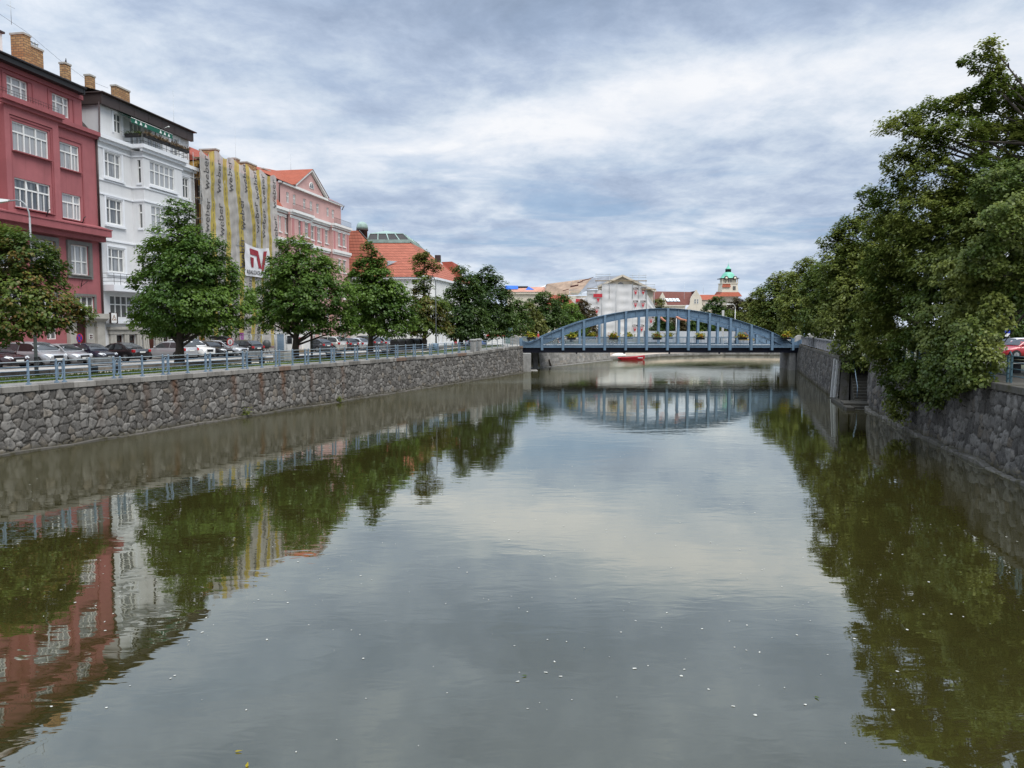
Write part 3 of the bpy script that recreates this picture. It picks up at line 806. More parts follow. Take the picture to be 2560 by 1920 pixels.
# ------------------------------------------------------------------ refuse containers
def bin_(lab, s, o):
    g = thing('refuse_container', lab, 'bin', lq(s, o, 2.91), LROT+.05, 'black refuse containers')
    b = MB(); b.taper(-.68, .68, -.5, .5, .18, 1.06, -.04, -.06); b.build('tub', M['black'], g, bevel=.04)
    b = MB(); pr = [(-.56, 1.06), (-.5, 1.25), (-.3, 1.38), (0, 1.43), (.3, 1.38), (.5, 1.25), (.56, 1.06)]
    b.prism([(-.74, y, z) for y, z in pr], (1.48, 0, 0)); b.build('lid', M['black'], g, bevel=.03)
    for sx in (-.55, .55):
        for sy in (-.38, .38):
            b = MB(); b.lathe([(.09, -.03), (.09, .03)], (sx, sy, .09), 10, axis='x'); b.build('wheel', M['rubber'], g)
for i, lab in enumerate(('black domed refuse container nearest the row of cars', 'black domed refuse container, second from the cars', 'black domed refuse container behind a tree trunk, third from the cars', 'black domed refuse container nearest the lamp post, last of four')):
    bin_(lab, 50.0+1.75*i, 8.4)

# ------------------------------------------------------------------ road signs
def disc(b, r, y, th, n=28, cx=0, cz=0): b.lathe([(r, y-th/2), (r, y+th/2)], (cx, 0, cz), n, axis='y', smooth=False)
def road_sign(lab, x, y, z, h, rz, kind):
    g = thing('road_sign', lab, 'sign', (x, y, z), rz)
    b = MB(); b.tube([(0, .04, 0), (0, .04, h+.3)], .03, 8); b.build('post', M['galv'], g)
    red = plain('sign_red', (.52, .03, .035), .4, .04); blu = plain('sign_blue', (.03, .06, .40), .4, .04); wh = plain('sign_white', (.8, .8, .8), .4, .03)
    b = MB(); disc(b, .36, 0, .02, cz=h); b.build('disc', red if kind == 'park' else wh, g)
    if kind == 'park':
        b = MB(); disc(b, .29, -.014, .012, cz=h); b.build('blue_field', blu, g)
        b = MB(); b.beam((-.2, -.026, h-.2), (.2, -.026, h+.2), .012, .06); b.beam((-.2, -.029, h+.2), (.2, -.029, h-.2), .012, .06); b.build('red_cross', red, g)
    else:
        b = MB(); n = 32
        for i in range(n):
            a0, a1 = 2*PI*i/n, 2*PI*(i+1)/n
            b.quad(*[(r*math.cos(a), -.016, h+r*math.sin(a)) for r, a in ((.36, a0), (.36, a1), (.27, a1), (.27, a0))])
        b.build('red_ring', red, g)
        b = MB(); b.ball((0, -.02, h+.13), .035, .01, .04); b.tube([(0, -.02, h+.09), (0, -.02, h-.02)], [.03, .035], 6)
        b.tube([(-.01, -.02, h-.01), (-.07, -.02, h-.18)], .018, 6); b.tube([(.01, -.02, h-.01), (.08, -.02, h-.17)], .018, 6); b.tube([(0, -.02, h+.07), (.09, -.02, h-.02)], .014, 6); b.tube([(0, -.02, h+.07), (-.08, -.02, h-.01)], .014, 6)
        b.build('walker', M['black'], g)
    return g
road_sign('round blue no stopping sign with red rim and cross by the red door', -31.6, 56.4, 2.9, 1.85, -.45, 'park')
road_sign('round white sign with red ring and black walker above parked cars', -25.2, 69.0, 2.9, 1.35, -.30, 'walk')

# ------------------------------------------------------------------ cars
M['car_glass'] = glass_mat('car_window_glass', (.012, .014, .015), (.05, .055, .06))
M['headlight'] = plain('clear_headlight', (.62, .64, .66), .12, .1, 9, spec=.9)
M['tail'] = plain('red_tail_light', (.45, .015, .02), .2, .15, 8, spec=.8)
M['plate'] = plain('white_number_plate', (.72, .72, .70), .4, .04)
M['chrome'] = plain('chrome_trim', (.6, .6, .6), .2, .1, 4, metal=.9)
def paint(name, col): return plain('car_paint_'+name, col, .28, .04, .8, metal=.35 if name in ('silver', 'beige_silver', 'dark_grey', 'grey') else 0, spec=.5, coat=.9)
PAINT = {'silver': (.42, .43, .45), 'white': (.76, .76, .75), 'black': (.012, .011, .012), 'navy': (.012, .013, .028), 'wine': (.030, .012, .014), 'dark_grey': (.055, .06, .068), 'grey': (.17, .18, .19), 'beige_silver': (.46, .45, .42), 'red': (.42, .018, .028), 'blue': (.05, .12, .35), 'pale': (.6, .62, .62)}
STY = {  # L, W, H, hood z, belt z, windscreen base x, roof front x, roof rear x, rear glass base x, tail z
 'hatch':  (4.05, 1.74, 1.47, .86, .95, 1.02, .25, -1.35, -1.93, .97),
 'mpv':    (4.45, 1.80, 1.64, .93, 1.02, 1.38, .52, -1.72, -2.12, 1.02),
 'sedan':  (4.65, 1.80, 1.46, .84, .94, .95, .15, -.95, -1.72, 1.00),
 'wagon':  (4.60, 1.78, 1.49, .86, .95, 1.02, .22, -1.75, -2.18, .98),
 'suv':    (4.35, 1.82, 1.68, .98, 1.05, 1.05, .32, -1.62, -2.06, 1.06),
 'van':    (4.9, 1.88, 1.88, 1.05, 1.12, 1.65, .85, -2.2, -2.40, 1.12)}
def car(lab, style, pcol, x, y, z, rz, extras=(), group='cars parked along the left quay road'):
    L, W, H, hz, bz, xw, xr0, xr1, xb, tz = STY[style]; h2 = L/2; pm = paint(pcol, PAINT[pcol])
    g = thing('parked_car', lab, 'car', (x, y, z), rz, group)
    # body: rings lofted along the length
    st = [(h2, .34, hz*.70, .66), (h2-.05, .26, hz*.80, .76), (h2-.22, .22, hz*.90, .92), (h2-.6, .2, hz*.97, .985), (xw+.05, .19, bz-.02, 1.0), (xw-.6, .19, bz, 1.0), (0, .19, bz+.01, 1.0), (xr1, .19, bz+.03, 1.0), (xb+.05, .2, tz, .97), (-h2+.18, .22, tz-.01, .93), (-h2+.05, .27, tz-.06, .86), (-h2, .36, tz-.25, .78)]
    def ring(xx, z0, z1, k):
        w = W/2*k; zz_ = [(0, z0), (w*.86, z0), (w*.975, z0+(z1-z0)*.18), (w, z0+(z1-z0)*.48), (w*.985, z0+(z1-z0)*.78), (w*.93, z1-.035), (w*.82, z1), (0, z1+.025)]
        return [(xx, q, r) for q, r in zz_]+[(xx, -q, r) for q, r in zz_[-2:0:-1]]
    rings = [ring(*q) for q in st]; n = len(rings[0]); b = MB(); b.add([p for r_ in rings for p in r_], [(i*n+k, i*n+(k+1) % n, (i+1)*n+(k+1) % n, (i+1)*n+k) for i in range(len(st)-1) for k in range(n)], smooth=True)
    b.f += [tuple(range(n)), tuple(range((len(st)-1)*n+n-1, (len(st)-1)*n-1, -1))]; b.m += [0, 0]; b.sm += [False, False]
    # cabin loft
    zr = H; prof = [(xw, bz), (xw-(xw-xr0)*.5, bz+(zr-bz)*.58), (xr0, zr-.05), (xr0-.35, zr-.005), ((xr0+xr1)/2, zr), (xr1+.25, zr-.03), (xr1, zr-.08), ((xr1+xb)/2, bz+(zr-bz)*.50), (xb, bz+.01)]
    def sec(xx, zt):
        f = (zt-bz)/(zr-bz); wb = W/2*.93; wt = wb-(W*.105+.03)*max(0, f)
        return [(xx, wb, bz-.03), (xx, wb-(wb-wt)*.5, bz+(zt-bz)*.5), (xx, wt+.02, zt-.05*f), (xx, wt-.12, zt+.005), (xx, 0, zt+.03*f), (xx, -wt+.12, zt+.005), (xx, -wt-.02, zt-.05*f), (xx, -(wb-(wb-wt)*.5), bz+(zt-bz)*.5), (xx, -wb, bz-.03)]
    S = [sec(*p) for p in prof]; m_ = len(S[0])
    b.add([p for s_ in S for p in s_], [(i*m_+k, i*m_+k+1, (i+1)*m_+k+1, (i+1)*m_+k) for i in range(len(S)-1) for k in range(m_-1)], smooth=True)
    b.build('body', pm, g)
    def top(xx):
        for (x0, z0), (x1, z1) in zip(prof[:-1], prof[1:]):
            if x1 <= xx <= x0: return z0+(z1-z0)*(xx-x0)/(x1-x0)
        return bz
    def side(xx, zz_, sg):
        f = (top(xx)-bz)/(zr-bz); wb = W/2*.93; wt = wb-(W*.105+.03)*max(0, f); k = (zz_-bz)/max(.05, top(xx)-bz)
        return (xx, sg*(wb+(wt-wb)*k+.028), zz_)
    xm = (xr0+xr1)/2+.05
    for sg in (1, -1):
        for (xa, xe) in ((xw-.30, xm+.04), (xm-.04, max(xr1-.18, xb+.22))):
            q = MB(); lo = []; hi = []
            for i in range(7):
                xx = xa+(xe-xa)*i/6; lo.append(side(xx, bz+.035, sg)); hi.append(side(xx, max(bz+.05, min(top(xx)-.09, zr-.10)), sg))
            q.add(lo+hi, [(i, i+1, 8+i, 7+i) for i in range(6)], smooth=True); q.build('side_window', M['car_glass'], g)
    def across(x0, z0, x1, z1, k0, k1, nm):
        q = MB(); dx_, dz_ = z1-z0, x0-x1; l = math.hypot(dx_, dz_); ox, oz = dx_/l*.02, dz_/l*.02
        if nm == 'rear_window': ox, oz = -abs(ox), abs(oz)
        else: ox, oz = abs(ox), abs(oz)
        vs = []
        for (xx, zz_, kk) in ((x0, z0, k0), ((x0+x1)/2+ (.0), (z0+z1)/2+(zr-bz)*.055, (k0+k1)/2), (x1, z1, k1)):
            for i in range(5): yy = (-1+.5*i)*kk; vs.append((xx+ox, yy, zz_+oz+.028*(1-abs(yy/kk)**2)))
        q.add(vs, [(r_*5+i, r_*5+i+1, r_*5+i+6, r_*5+i+5) for r_ in range(2) for i in range(4)], smooth=True); q.build(nm, M['car_glass'], g)
    across(xw-.06, bz+.05, xr0+.04, zr-.075, W*.43, W*.35, 'windscreen')
    across(xb+.05, bz+.08, xr1-.02, zr-.11, W*.42, W*.34, 'rear_window')
    wr = .315 if style != 'suv' else .35
    for xx in (h2-.82, -h2+.80):
        for sg in (1, -1):
            wh = MB(); yy = sg*(W/2-.10)
            wh.lathe([(wr*.55, -.1), (wr*.96, -.1), (wr, -.06), (wr, .06), (wr*.96, .1), (wr*.55, .1)], (xx, yy, wr), 20, axis='y')
            wo_ = wh.build('wheel', M['rubber'], g)
            q = MB(); disc(q, wr*.64, 0, .02, 18, 0, 0)
            for i in range(5):
                a = 2*PI*i/5; q.beam((0, sg*.012, 0), (wr*.6*math.cos(a), sg*.012, wr*.6*math.sin(a)), .05, .03)
            q.xf(Matrix.Translation((xx, yy+sg*.095, wr))); q.build('rim', M['rim'], wo_)
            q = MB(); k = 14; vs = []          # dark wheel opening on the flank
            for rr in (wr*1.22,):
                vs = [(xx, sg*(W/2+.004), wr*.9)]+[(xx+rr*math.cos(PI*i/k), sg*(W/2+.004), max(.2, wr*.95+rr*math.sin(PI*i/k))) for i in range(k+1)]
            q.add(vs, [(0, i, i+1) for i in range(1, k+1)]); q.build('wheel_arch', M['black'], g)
            wo_.location.y = sg*.035
    for sg in (1, -1):
        q = MB(); zz_ = hz*.80; q.add([(h2-.03, sg*W*.22, zz_-.07), (h2-.16, sg*W*.43, zz_-.03), (h2-.34, sg*W*.468, zz_+.04), (h2-.26, sg*W*.40, zz_+.10), (h2-.13, sg*W*.24, zz_+.05), (h2-.10, sg*W*.24, zz_)], [(0, 1, 3, 4), (1, 2, 3), (0, 4, 5)])
        for i in range(6): p = q.v[i]; q.v[i] = (p[0]+.045, p[1]*1.01, p[2]+.015)
        q.build('headlight', M['headlight'], g)
        q = MB(); zz_ = tz-.13; q.box(-h2-.02, -h2+.20, sg*W*.36, sg*W*.468, zz_-.12, zz_+.08); q.build('tail_light', M['tail'], g, bevel=.02)
        q = MB(); q.ball((xw-.28, sg*(W/2+.07), bz+.07), .06, .10, .07, 8, 6); q.build('mirror', pm, g)
    q = MB(); q.box(h2-.02, h2+.025, -W*.19, W*.19, hz*.58, hz*.80); q.build('grille', M['black'], g)
    q = MB(); q.box(h2-.02, h2+.035, -W*.36, W*.36, .24, .36); q.build('air_intake', M['black'], g)
    for xx in (h2+.045, -h2-.03):
        q = MB(); q.box(xx-.01, xx+.01, -.26, .26, .44 if xx > 0 else tz-.30, .55 if xx > 0 else tz-.19); q.build('number_plate', M['plate'], g)
    if 'rails' in extras:
        for sg in (1, -1):
            q = MB(); q.tube([(xr0-.1, sg*W*.33, H-.02), (xr0-.25, sg*W*.33, H+.05), (xr1+.2, sg*W*.33, H+.04), (xr1+.05, sg*W*.33, H-.05)], .02, 6); q.build('roof_rail', M['black'], g)
    if 'box' in extras:
        q = MB()
        pr = [(1.15, .02), (1.0, .14), (.5, .27), (-.4, .30), (-1.0, .24), (-1.12, .02)]
        q.prism([(p[0]-.35, -.38, H+.1+p[1]) for p in pr], (0, .76, 0)); q.build('roof_box', M['black'], g, bevel=.08, seg=3)
        for xx in (.1, -.8):
            q = MB(); q.box(xx-.03, xx+.03, -.58, .58, H+.03, H+.11); q.build('roof_bar', M['black'], g)
    return g
AX = math.atan2(-LN.y, -LN.x)                  # nose to the river
def park(lab, style, pc, s, front=True, extras=(), dr=0, do=0):
    L = STY[style][0]; p = lq(s, 14.95+L/2+do, 2.906)
    return car(lab, style, pc, p[0], p[1], p[2], AX+dr+(0 if front else PI), extras)
park('dark wine saloon with chrome grille, nose to the road, first in the row', 'sedan', 'wine', 12.2)
park('silver people carrier nosed to the road behind the grey lamp post', 'mpv', 'silver', 15.0)
park('silver low hatchback with twin dark grille openings, third in the row', 'hatch', 'silver', 17.05)
park('navy hatchback with sloping nose beside the black saloon', 'hatch', 'navy', 19.2)
park('black saloon showing red tail lights, tail to the road', 'sedan', 'black', 22.1, False)
park('silver liftback with its tail to the road behind the nearest whole trunk', 'wagon', 'silver', 27.2, False)
park('white off-roader with black roof rails, nose to the road', 'suv', 'white', 29.3, True, ('rails',))
park('black saloon nosed to the road between the white and roof box cars', 'sedan', 'black', 31.7)
park('silver estate carrying a long black roof box', 'wagon', 'silver', 33.6, True, ('box',))
park('black hatchback with tail out, last before the building site', 'hatch', 'black', 35.6, False)
park('dark grey hatchback tail out, first after the building site', 'hatch', 'dark_grey', 46.8, False)
park('silver beige off-roader tail out beside the dark grey hatchback', 'suv', 'beige_silver', 49.7, False)
park('dark grey estate with high red tail lights between two silver cars', 'wagon', 'dark_grey', 52.0, False)
park('pale silver hatchback tail out behind the fourth trunk', 'hatch', 'silver', 54.5, False)
park('dark grey van tail out next to the last grey estate', 'suv', 'dark_grey', 57.2, False)
park('grey estate tail out, last car of the row before the bins', 'wagon', 'grey', 59.8, False)
car('bright red hatchback parked on the right bank by the blue railing', 'hatch', 'red', 37.6, 56.6, 3.23, PI+.05, group='cars on the right bank')
car('white estate car parked behind the red hatchback on the right bank', 'wagon', 'white', 39.2, 60.2, 3.23, PI+.05, group='cars on the right bank')
car('pale car half hidden by leaves on the right bank', 'wagon', 'pale', 33.4, 58.2, 3.23, PI+.3, group='cars on the right bank')
# ------------------------------------------------------------------ foliage
def leaf_mat(name, lo, hi, turn=(.16, .075, .02), turn_amt=0.0, trans=.42):
    m, t = newmat(name)
    tn = t.attr('tone'); c = t.mix(t.smooth(tn, .0, 1.0), lo, hi)
    if turn_amt:
        k = t.attr('turn'); c = t.mix(t.math('MULTIPLY', k, turn_amt), c, turn)
    d = t.new('ShaderNodeBsdfDiffuse'); t.put(d.inputs['Color'], c)
    tr = t.new('ShaderNodeBsdfTranslucent'); t.put(tr.inputs['Color'], t.mix(.5, c, (.20, .26, .03), 'ADD') if False else c)
    mx = t.new('ShaderNodeMixShader'); mx.inputs[0].default_value = trans; t.L.new(d.outputs[0], mx.inputs[1]); t.L.new(tr.outputs[0], mx.inputs[2])
    gl = t.new('ShaderNodeBsdfGlossy'); gl.inputs['Roughness'].default_value = .42; gl.inputs['Color'].default_value = (.8, .85, .8, 1)
    m2 = t.new('ShaderNodeMixShader'); m2.inputs[0].default_value = .025; t.L.new(mx.outputs[0], m2.inputs[1]); t.L.new(gl.outputs[0], m2.inputs[2])
    t.out(m2.outputs[0]); return m
M['leaf_maple'] = leaf_mat('maple_leaves', (.050, .108, .016), (.165, .265, .045))
M['leaf_maple_turn'] = leaf_mat('turning_maple_leaves', (.052, .090, .016), (.155, .215, .040), (.25, .125, .042), 1.0)
M['leaf_deep'] = leaf_mat('deep_green_leaves', (.036, .074, .018), (.105, .165, .036))
M['leaf_linden'] = leaf_mat('linden_leaves', (.070, .115, .018), (.235, .262, .058))
M['leaf_olive'] = leaf_mat('olive_leaves', (.075, .098, .022), (.21, .215, .055))
M['leaf_brown'] = leaf_mat('brownish_leaves', (.062, .050, .024), (.14, .105, .042))
M['leaf_yellow'] = leaf_mat('yellow_green_leaves', (.08, .125, .018), (.22, .25, .05))

def leaves(C, per, size, seed, center, flat=.62, turnf=None):
    """C: n x 5 array of twig clumps (x, y, z, radius, tone). Returns V, F, tone, turn"""
    rg = np.random.default_rng(seed); n = len(C); k = n*per
    c = np.repeat(C[:, :3], per, 0); r = np.repeat(C[:, 3], per); tone = np.repeat(C[:, 4], per)
    d = rg.normal(0, 1, (k, 3)); d /= np.linalg.norm(d, axis=1)[:, None]+1e-9
    rad = rg.uniform(0, 1, k)**.45
    p = d*(rad*r)[:, None]; p[:, 2] *= flat
    out = c-np.asarray(center); out[:, 2] *= .5; out /= np.linalg.norm(out, axis=1)[:, None]+1e-6
    p[:, 2] -= (np.hypot(p[:, 0], p[:, 1])**2)/(r+.01)*.32       # sprays droop at the rim
    p += c
    nrm = np.array([0, 0, .95])+out*.55+d*.35+rg.normal(0, .38, (k, 3)); nrm /= np.linalg.norm(nrm, axis=1)[:, None]
    ax = d*.6+out*.8+rg.normal(0, .5, (k, 3)); ax[:, 2] -= .45
    ax -= nrm*np.sum(ax*nrm, 1)[:, None]; ax /= np.linalg.norm(ax, axis=1)[:, None]+1e-9
    sd = np.cross(nrm, ax)
    s = size*rg.uniform(.65, 1.3, k); L = (ax*s[:, None]*.62); W = (sd*s[:, None]*.44); up = nrm*s[:, None]*.10
    V = np.stack([p-L, p+W-L*.1+up, p+L*1.05, p-W-L*.1+up], 1).reshape(-1, 3)
    F = np.arange(4*k).reshape(-1, 4)
    tn = np.clip(tone*.88+rg.uniform(0, .22, k), 0, 1)
    tu = np.zeros(k) if turnf is None else np.clip(turnf(p, rg), 0, 1)
    return V, F, tn, tu

def clumps(blobs, density, cr, seed, fill=.55, top_bias=.3):
    """twig clumps over the shells of crown lobes (cx,cy,cz,rx,ry,rz)"""
    rg = np.random.default_rng(seed); out = []
    for (x, y, z, rx, ry, rz) in blobs:
        area = (rx*ry+ry*rz+rx*rz)*4.19
        n = max(3, int(area*density)); tone_b = rg.uniform(-.30, .30)
        d = rg.normal(0, 1, (n, 3)); d[:, 2] += top_bias; d /= np.linalg.norm(d, axis=1)[:, None]
        f = rg.uniform(fill, 1.06, n)**.8
        p = np.stack([x+d[:, 0]*rx*f, y+d[:, 1]*ry*f, z+d[:, 2]*rz*f], 1)
        r = cr*rg.uniform(.6, 1.35, n)
        tn = np.clip(.42+tone_b+.16*rg.normal(0, 1, n), 0, 1)
        out.append(np.column_stack([p, r, tn]))
    return np.concatenate(out)

def limbs(b, base, blobs, r0, lean=0, n=7, fork=.35, rs=None, low=0):
    """tapered trunk to the crown and a limb into each lobe"""
    rs = rs or rnd; base = Vector(base)
    cz = [q[2] for q in blobs]; top = max(q[2]+q[5]*.5 for q in blobs)
    cx = sum(q[0] for q in blobs)/len(blobs); cy = sum(q[1] for q in blobs)/len(blobs)
    head = Vector((base.x*.55+cx*.45, base.y*.55+cy*.45, top))
    pts = []; rr = []
    for i in range(n+1):
        k = i/n; p = base.lerp(head, k); a = .14*math.sin(k*5+base.x)
        pts.append((p.x+a*k*(1-k)*3, p.y+.1*math.cos(k*4+base.y)*k, p.z)); rr.append(r0*(1.45-.45*min(1, k*8))*(1-.88*k))
    b.tube([(pts[0][0], pts[0][1], pts[0][2]-.15)]+pts[1:], rr, 9)
    for q in blobs:
        e = Vector(q[:3]); zt = max(base.z+(e.z-base.z)*rs.uniform(.35, .6), base.z+low*rs.uniform(.7, 1.2)); k = max(.12, min(.85, (zt-base.z)/(top-base.z)))
        s = Vector(pts[int(k*n)]).lerp(Vector(pts[min(n, int(k*n)+1)]), k*n-int(k*n))
        mid = s.lerp(e, .55)+Vector((rs.uniform(-.2, .2), rs.uniform(-.2, .2), rs.uniform(.0, .35)))
        r_ = r0*.42*(1-.6*k)*(.45 if e.z < s.z-1 else 1)
        b.tube([s, s.lerp(mid, .5), mid, e], [r_, r_*.8, r_*.6, r_*.15], 6)
        for _ in range(3):
            d = Vector((rs.gauss(0, 1), rs.gauss(0, 1), rs.gauss(.2, .8))).normalized(); f = mid.lerp(e, rs.uniform(.2, .9)); g = f+Vector((d.x*q[3], d.y*q[4], d.z*q[5]))*.75
            b.tube([f, f.lerp(g, .5)+Vector((0, 0, .1)), g], [r_*.32, r_*.22, r_*.06], 5)

def tree(name, lab, base, blobs, mat, leaf=.15, per=26, density=2.6, cr=.42, r0=.22, seed=1, group=None, fill=.55, turnf=None, flat=.62, cat='tree', trunk_mat=None, top_bias=.3, low=0):
    g = thing(name, lab, cat, base, 0, group)
    B = [(x-base[0], y-base[1], z-base[2], rx, ry, rz) for x, y, z, rx, ry, rz in blobs]
    b = MB(); limbs(b, (0, 0, 0), B, r0, rs=random.Random(seed), low=low); b.build('trunk', trunk_mat or M['bark'], g)
    C = clumps(B, density, cr, seed, fill, top_bias)
    cen = (sum(q[0] for q in B)/len(B), sum(q[1] for q in B)/len(B), min(q[2]-q[5] for q in B)*.6+max(q[2]+q[5] for q in B)*.4)
    tf = None if turnf is None else (lambda p, rg: turnf(p+np.array(base), rg))
    V, F, tn, tu = leaves(C, per, leaf, seed+50, cen, flat, tf)
    np_mesh('crown', V, F, mat, g, attrs={'tone': ('FACE', tn), 'turn': ('FACE', tu)})
    return g

def at(u, v, Y):
    """ground plan helper: the point at distance Y seen along a sight line measured in the photograph"""
    th = R(4.16); dx_ = (u-1280)/1926; dy_ = -(v-960)/1926
    d = (dx_, math.cos(th)+dy_*math.sin(th), -math.sin(th)+dy_*math.cos(th)); k = Y/d[1]
    return (d[0]*k, Y, CAM_H+d[2]*k)
def lobes(L, Y, dep=.9):
    """(u, v, half width px, half height px, dY) -> crown lobes at distance Y+dY"""
    out = []
    for (u, v, a, h, dY) in L:
        x, y, z = at(u, v, Y+dY); k = (Y+dY)/1926
        out.append((x, y, z, a*k, a*k*dep, h*k))
    return out

# trees along the left quay -------------------------------------------------
maple = 'maples along the left quay'
turn0 = lambda p, rg: (np.sin(p[:, 0]*1.9+p[:, 2]*1.1)*np.cos(p[:, 1]*1.3+p[:, 2]*.8)*.7+.14+rg.normal(0, .22, len(p)))*(rg.uniform(0, 1, len(p)) < .55)
b0 = at(-75, 948, 39.8); b0 = (b0[0], b0[1], 2.88)
tree('maple_tree', 'turning maple with rusty orange leaves before the red house', b0,
     lobes([(30, 640, 95, 66, 0), (-60, 650, 100, 90, 1), (95, 655, 68, 50, .8), (-20, 590, 70, 35, .5), (40, 735, 92, 70, -.5), (120, 770, 80, 52, .2), (172, 782, 52, 34, .6), (212, 792, 26, 20, .8), (110, 700, 62, 44, 1.2), (10, 800, 80, 40, -1), (-90, 750, 110, 90, -.6), (-10, 845, 60, 22, -1), (120, 815, 60, 22, .2)], 39.8),
     M['leaf_maple_turn'], leaf=.155, per=28, density=3.1, cr=.42, r0=.24, seed=3, group=maple, turnf=turn0)
def quay_maple(lab, u, Y, L, seed, mat='leaf_maple', **kw):
    p = at(u, 900, Y); s = (Vector(p[:2])-LQ).dot(LD); base = (p[0], p[1], zprom(s)-.04)
    return tree('maple_tree', lab, base, lobes(L, Y), M[mat], seed=seed, group=maple, **kw)
quay_maple('tall pointed green maple, the nearest whole tree on the left quay', 448, 51.5,
     [(448, 540, 38, 44, 0), (440, 600, 66, 52, 0), (400, 640, 52, 44, .8), (505, 625, 56, 46, -.3), (470, 680, 78, 58, -1), (385, 705, 56, 52, .2), (545, 690, 62, 52, .3), (425, 755, 74, 52, -1.2), (505, 760, 76, 50, -1), (585, 745, 50, 46, .6), (372, 775, 44, 42, 1), (610, 785, 34, 34, .2), (455, 810, 78, 34, .3), (545, 812, 66, 30, 0), (380, 815, 46, 28, .8), (345, 800, 22, 20, .8), (470, 640, 60, 50, 1.6), (500, 730, 70, 60, 2.0)], 8,
     leaf=.155, per=32, density=3.5, cr=.44, r0=.27)
quay_maple('broad round green maple, second whole tree on the left quay', 737, 62.8,
     [(738, 622, 44, 38, 0), (704, 672, 40, 42, .3), (775, 665, 54, 46, .2), (820, 690, 42, 42, .8), (735, 690, 70, 52, -1), (684, 735, 42, 42, -.2), (800, 735, 66, 50, -.6), (735, 760, 74, 48, -1.2), (858, 745, 36, 42, .5), (690, 795, 56, 36, -.2), (765, 805, 62, 34, 0), (835, 800, 52, 36, .2), (648, 742, 34, 28, .8), (662, 800, 26, 26, .5), (880, 790, 18, 20, .8), (860, 830, 24, 14, .5), (745, 720, 70, 60, 2)], 17,
     leaf=.17, per=30, density=2.9, cr=.48, r0=.27)
quay_maple('green maple with a narrow upright top, third whole tree on the quay', 925, 74,
     [(921, 632, 20, 28, 0), (916, 672, 36, 32, 0), (950, 665, 22, 22, .4), (895, 705, 36, 32, .5), (945, 700, 42, 36, -.3), (985, 735, 40, 34, 0), (915, 745, 52, 40, -.6), (1005, 770, 40, 36, .1), (955, 775, 50, 36, -.5), (895, 785, 40, 34, .2), (1015, 805, 32, 24, .2), (925, 815, 48, 24, .2), (975, 820, 50, 20, 0), (880, 800, 22, 34, .6), (940, 740, 46, 50, 1.8)], 29,
     leaf=.20, per=26, density=3.0, cr=.52, r0=.26)
quay_maple('slender dull green maple with bare gaps before the museum corner', 1060, 85,
     [(1062, 645, 24, 14, 0), (1050, 662, 22, 26, .2), (1085, 665, 18, 16, .4), (1056, 700, 26, 28, 0), (1050, 745, 26, 30, .2), (1075, 770, 44, 30, 0), (1045, 780, 34, 30, -.3), (1105, 785, 26, 28, .3), (1065, 815, 46, 24, 0), (1100, 820, 36, 22, .4), (1038, 822, 24, 16, .3)], 43, 'leaf_maple_turn',
     leaf=.22, per=22, density=2.7, cr=.52, r0=.24, turnf=lambda p, rg: rg.uniform(0, .8, len(p))*(np.sin(p[:, 2]*1.4+p[:, 0]) > -.1)*.7)
quay_maple('dark dense maple, left of the last pair before the bridge', 1152, 94,
     [(1152, 685, 20, 26, 0), (1165, 720, 34, 34, 0), (1140, 750, 34, 36, .3), (1185, 745, 30, 40, -.2), (1150, 790, 44, 38, -.4), (1185, 800, 40, 36, 0), (1160, 830, 44, 22, 0), (1135, 815, 28, 26, .3)], 57, 'leaf_deep',
     leaf=.24, per=22, density=2.6, cr=.58, r0=.26)
quay_maple('dark spreading maple, right of the last pair before the bridge', 1191, 100,
     [(1218, 690, 22, 26, 0), (1240, 712, 24, 26, .4), (1195, 715, 30, 34, .6), (1225, 745, 42, 38, 0), (1260, 755, 24, 36, .5), (1205, 785, 42, 38, -.3), (1250, 795, 36, 38, .2), (1215, 825, 48, 24, 0), (1270, 815, 22, 28, .6)], 71, 'leaf_deep',
     leaf=.24, per=22, density=2.6, cr=.60, r0=.26)

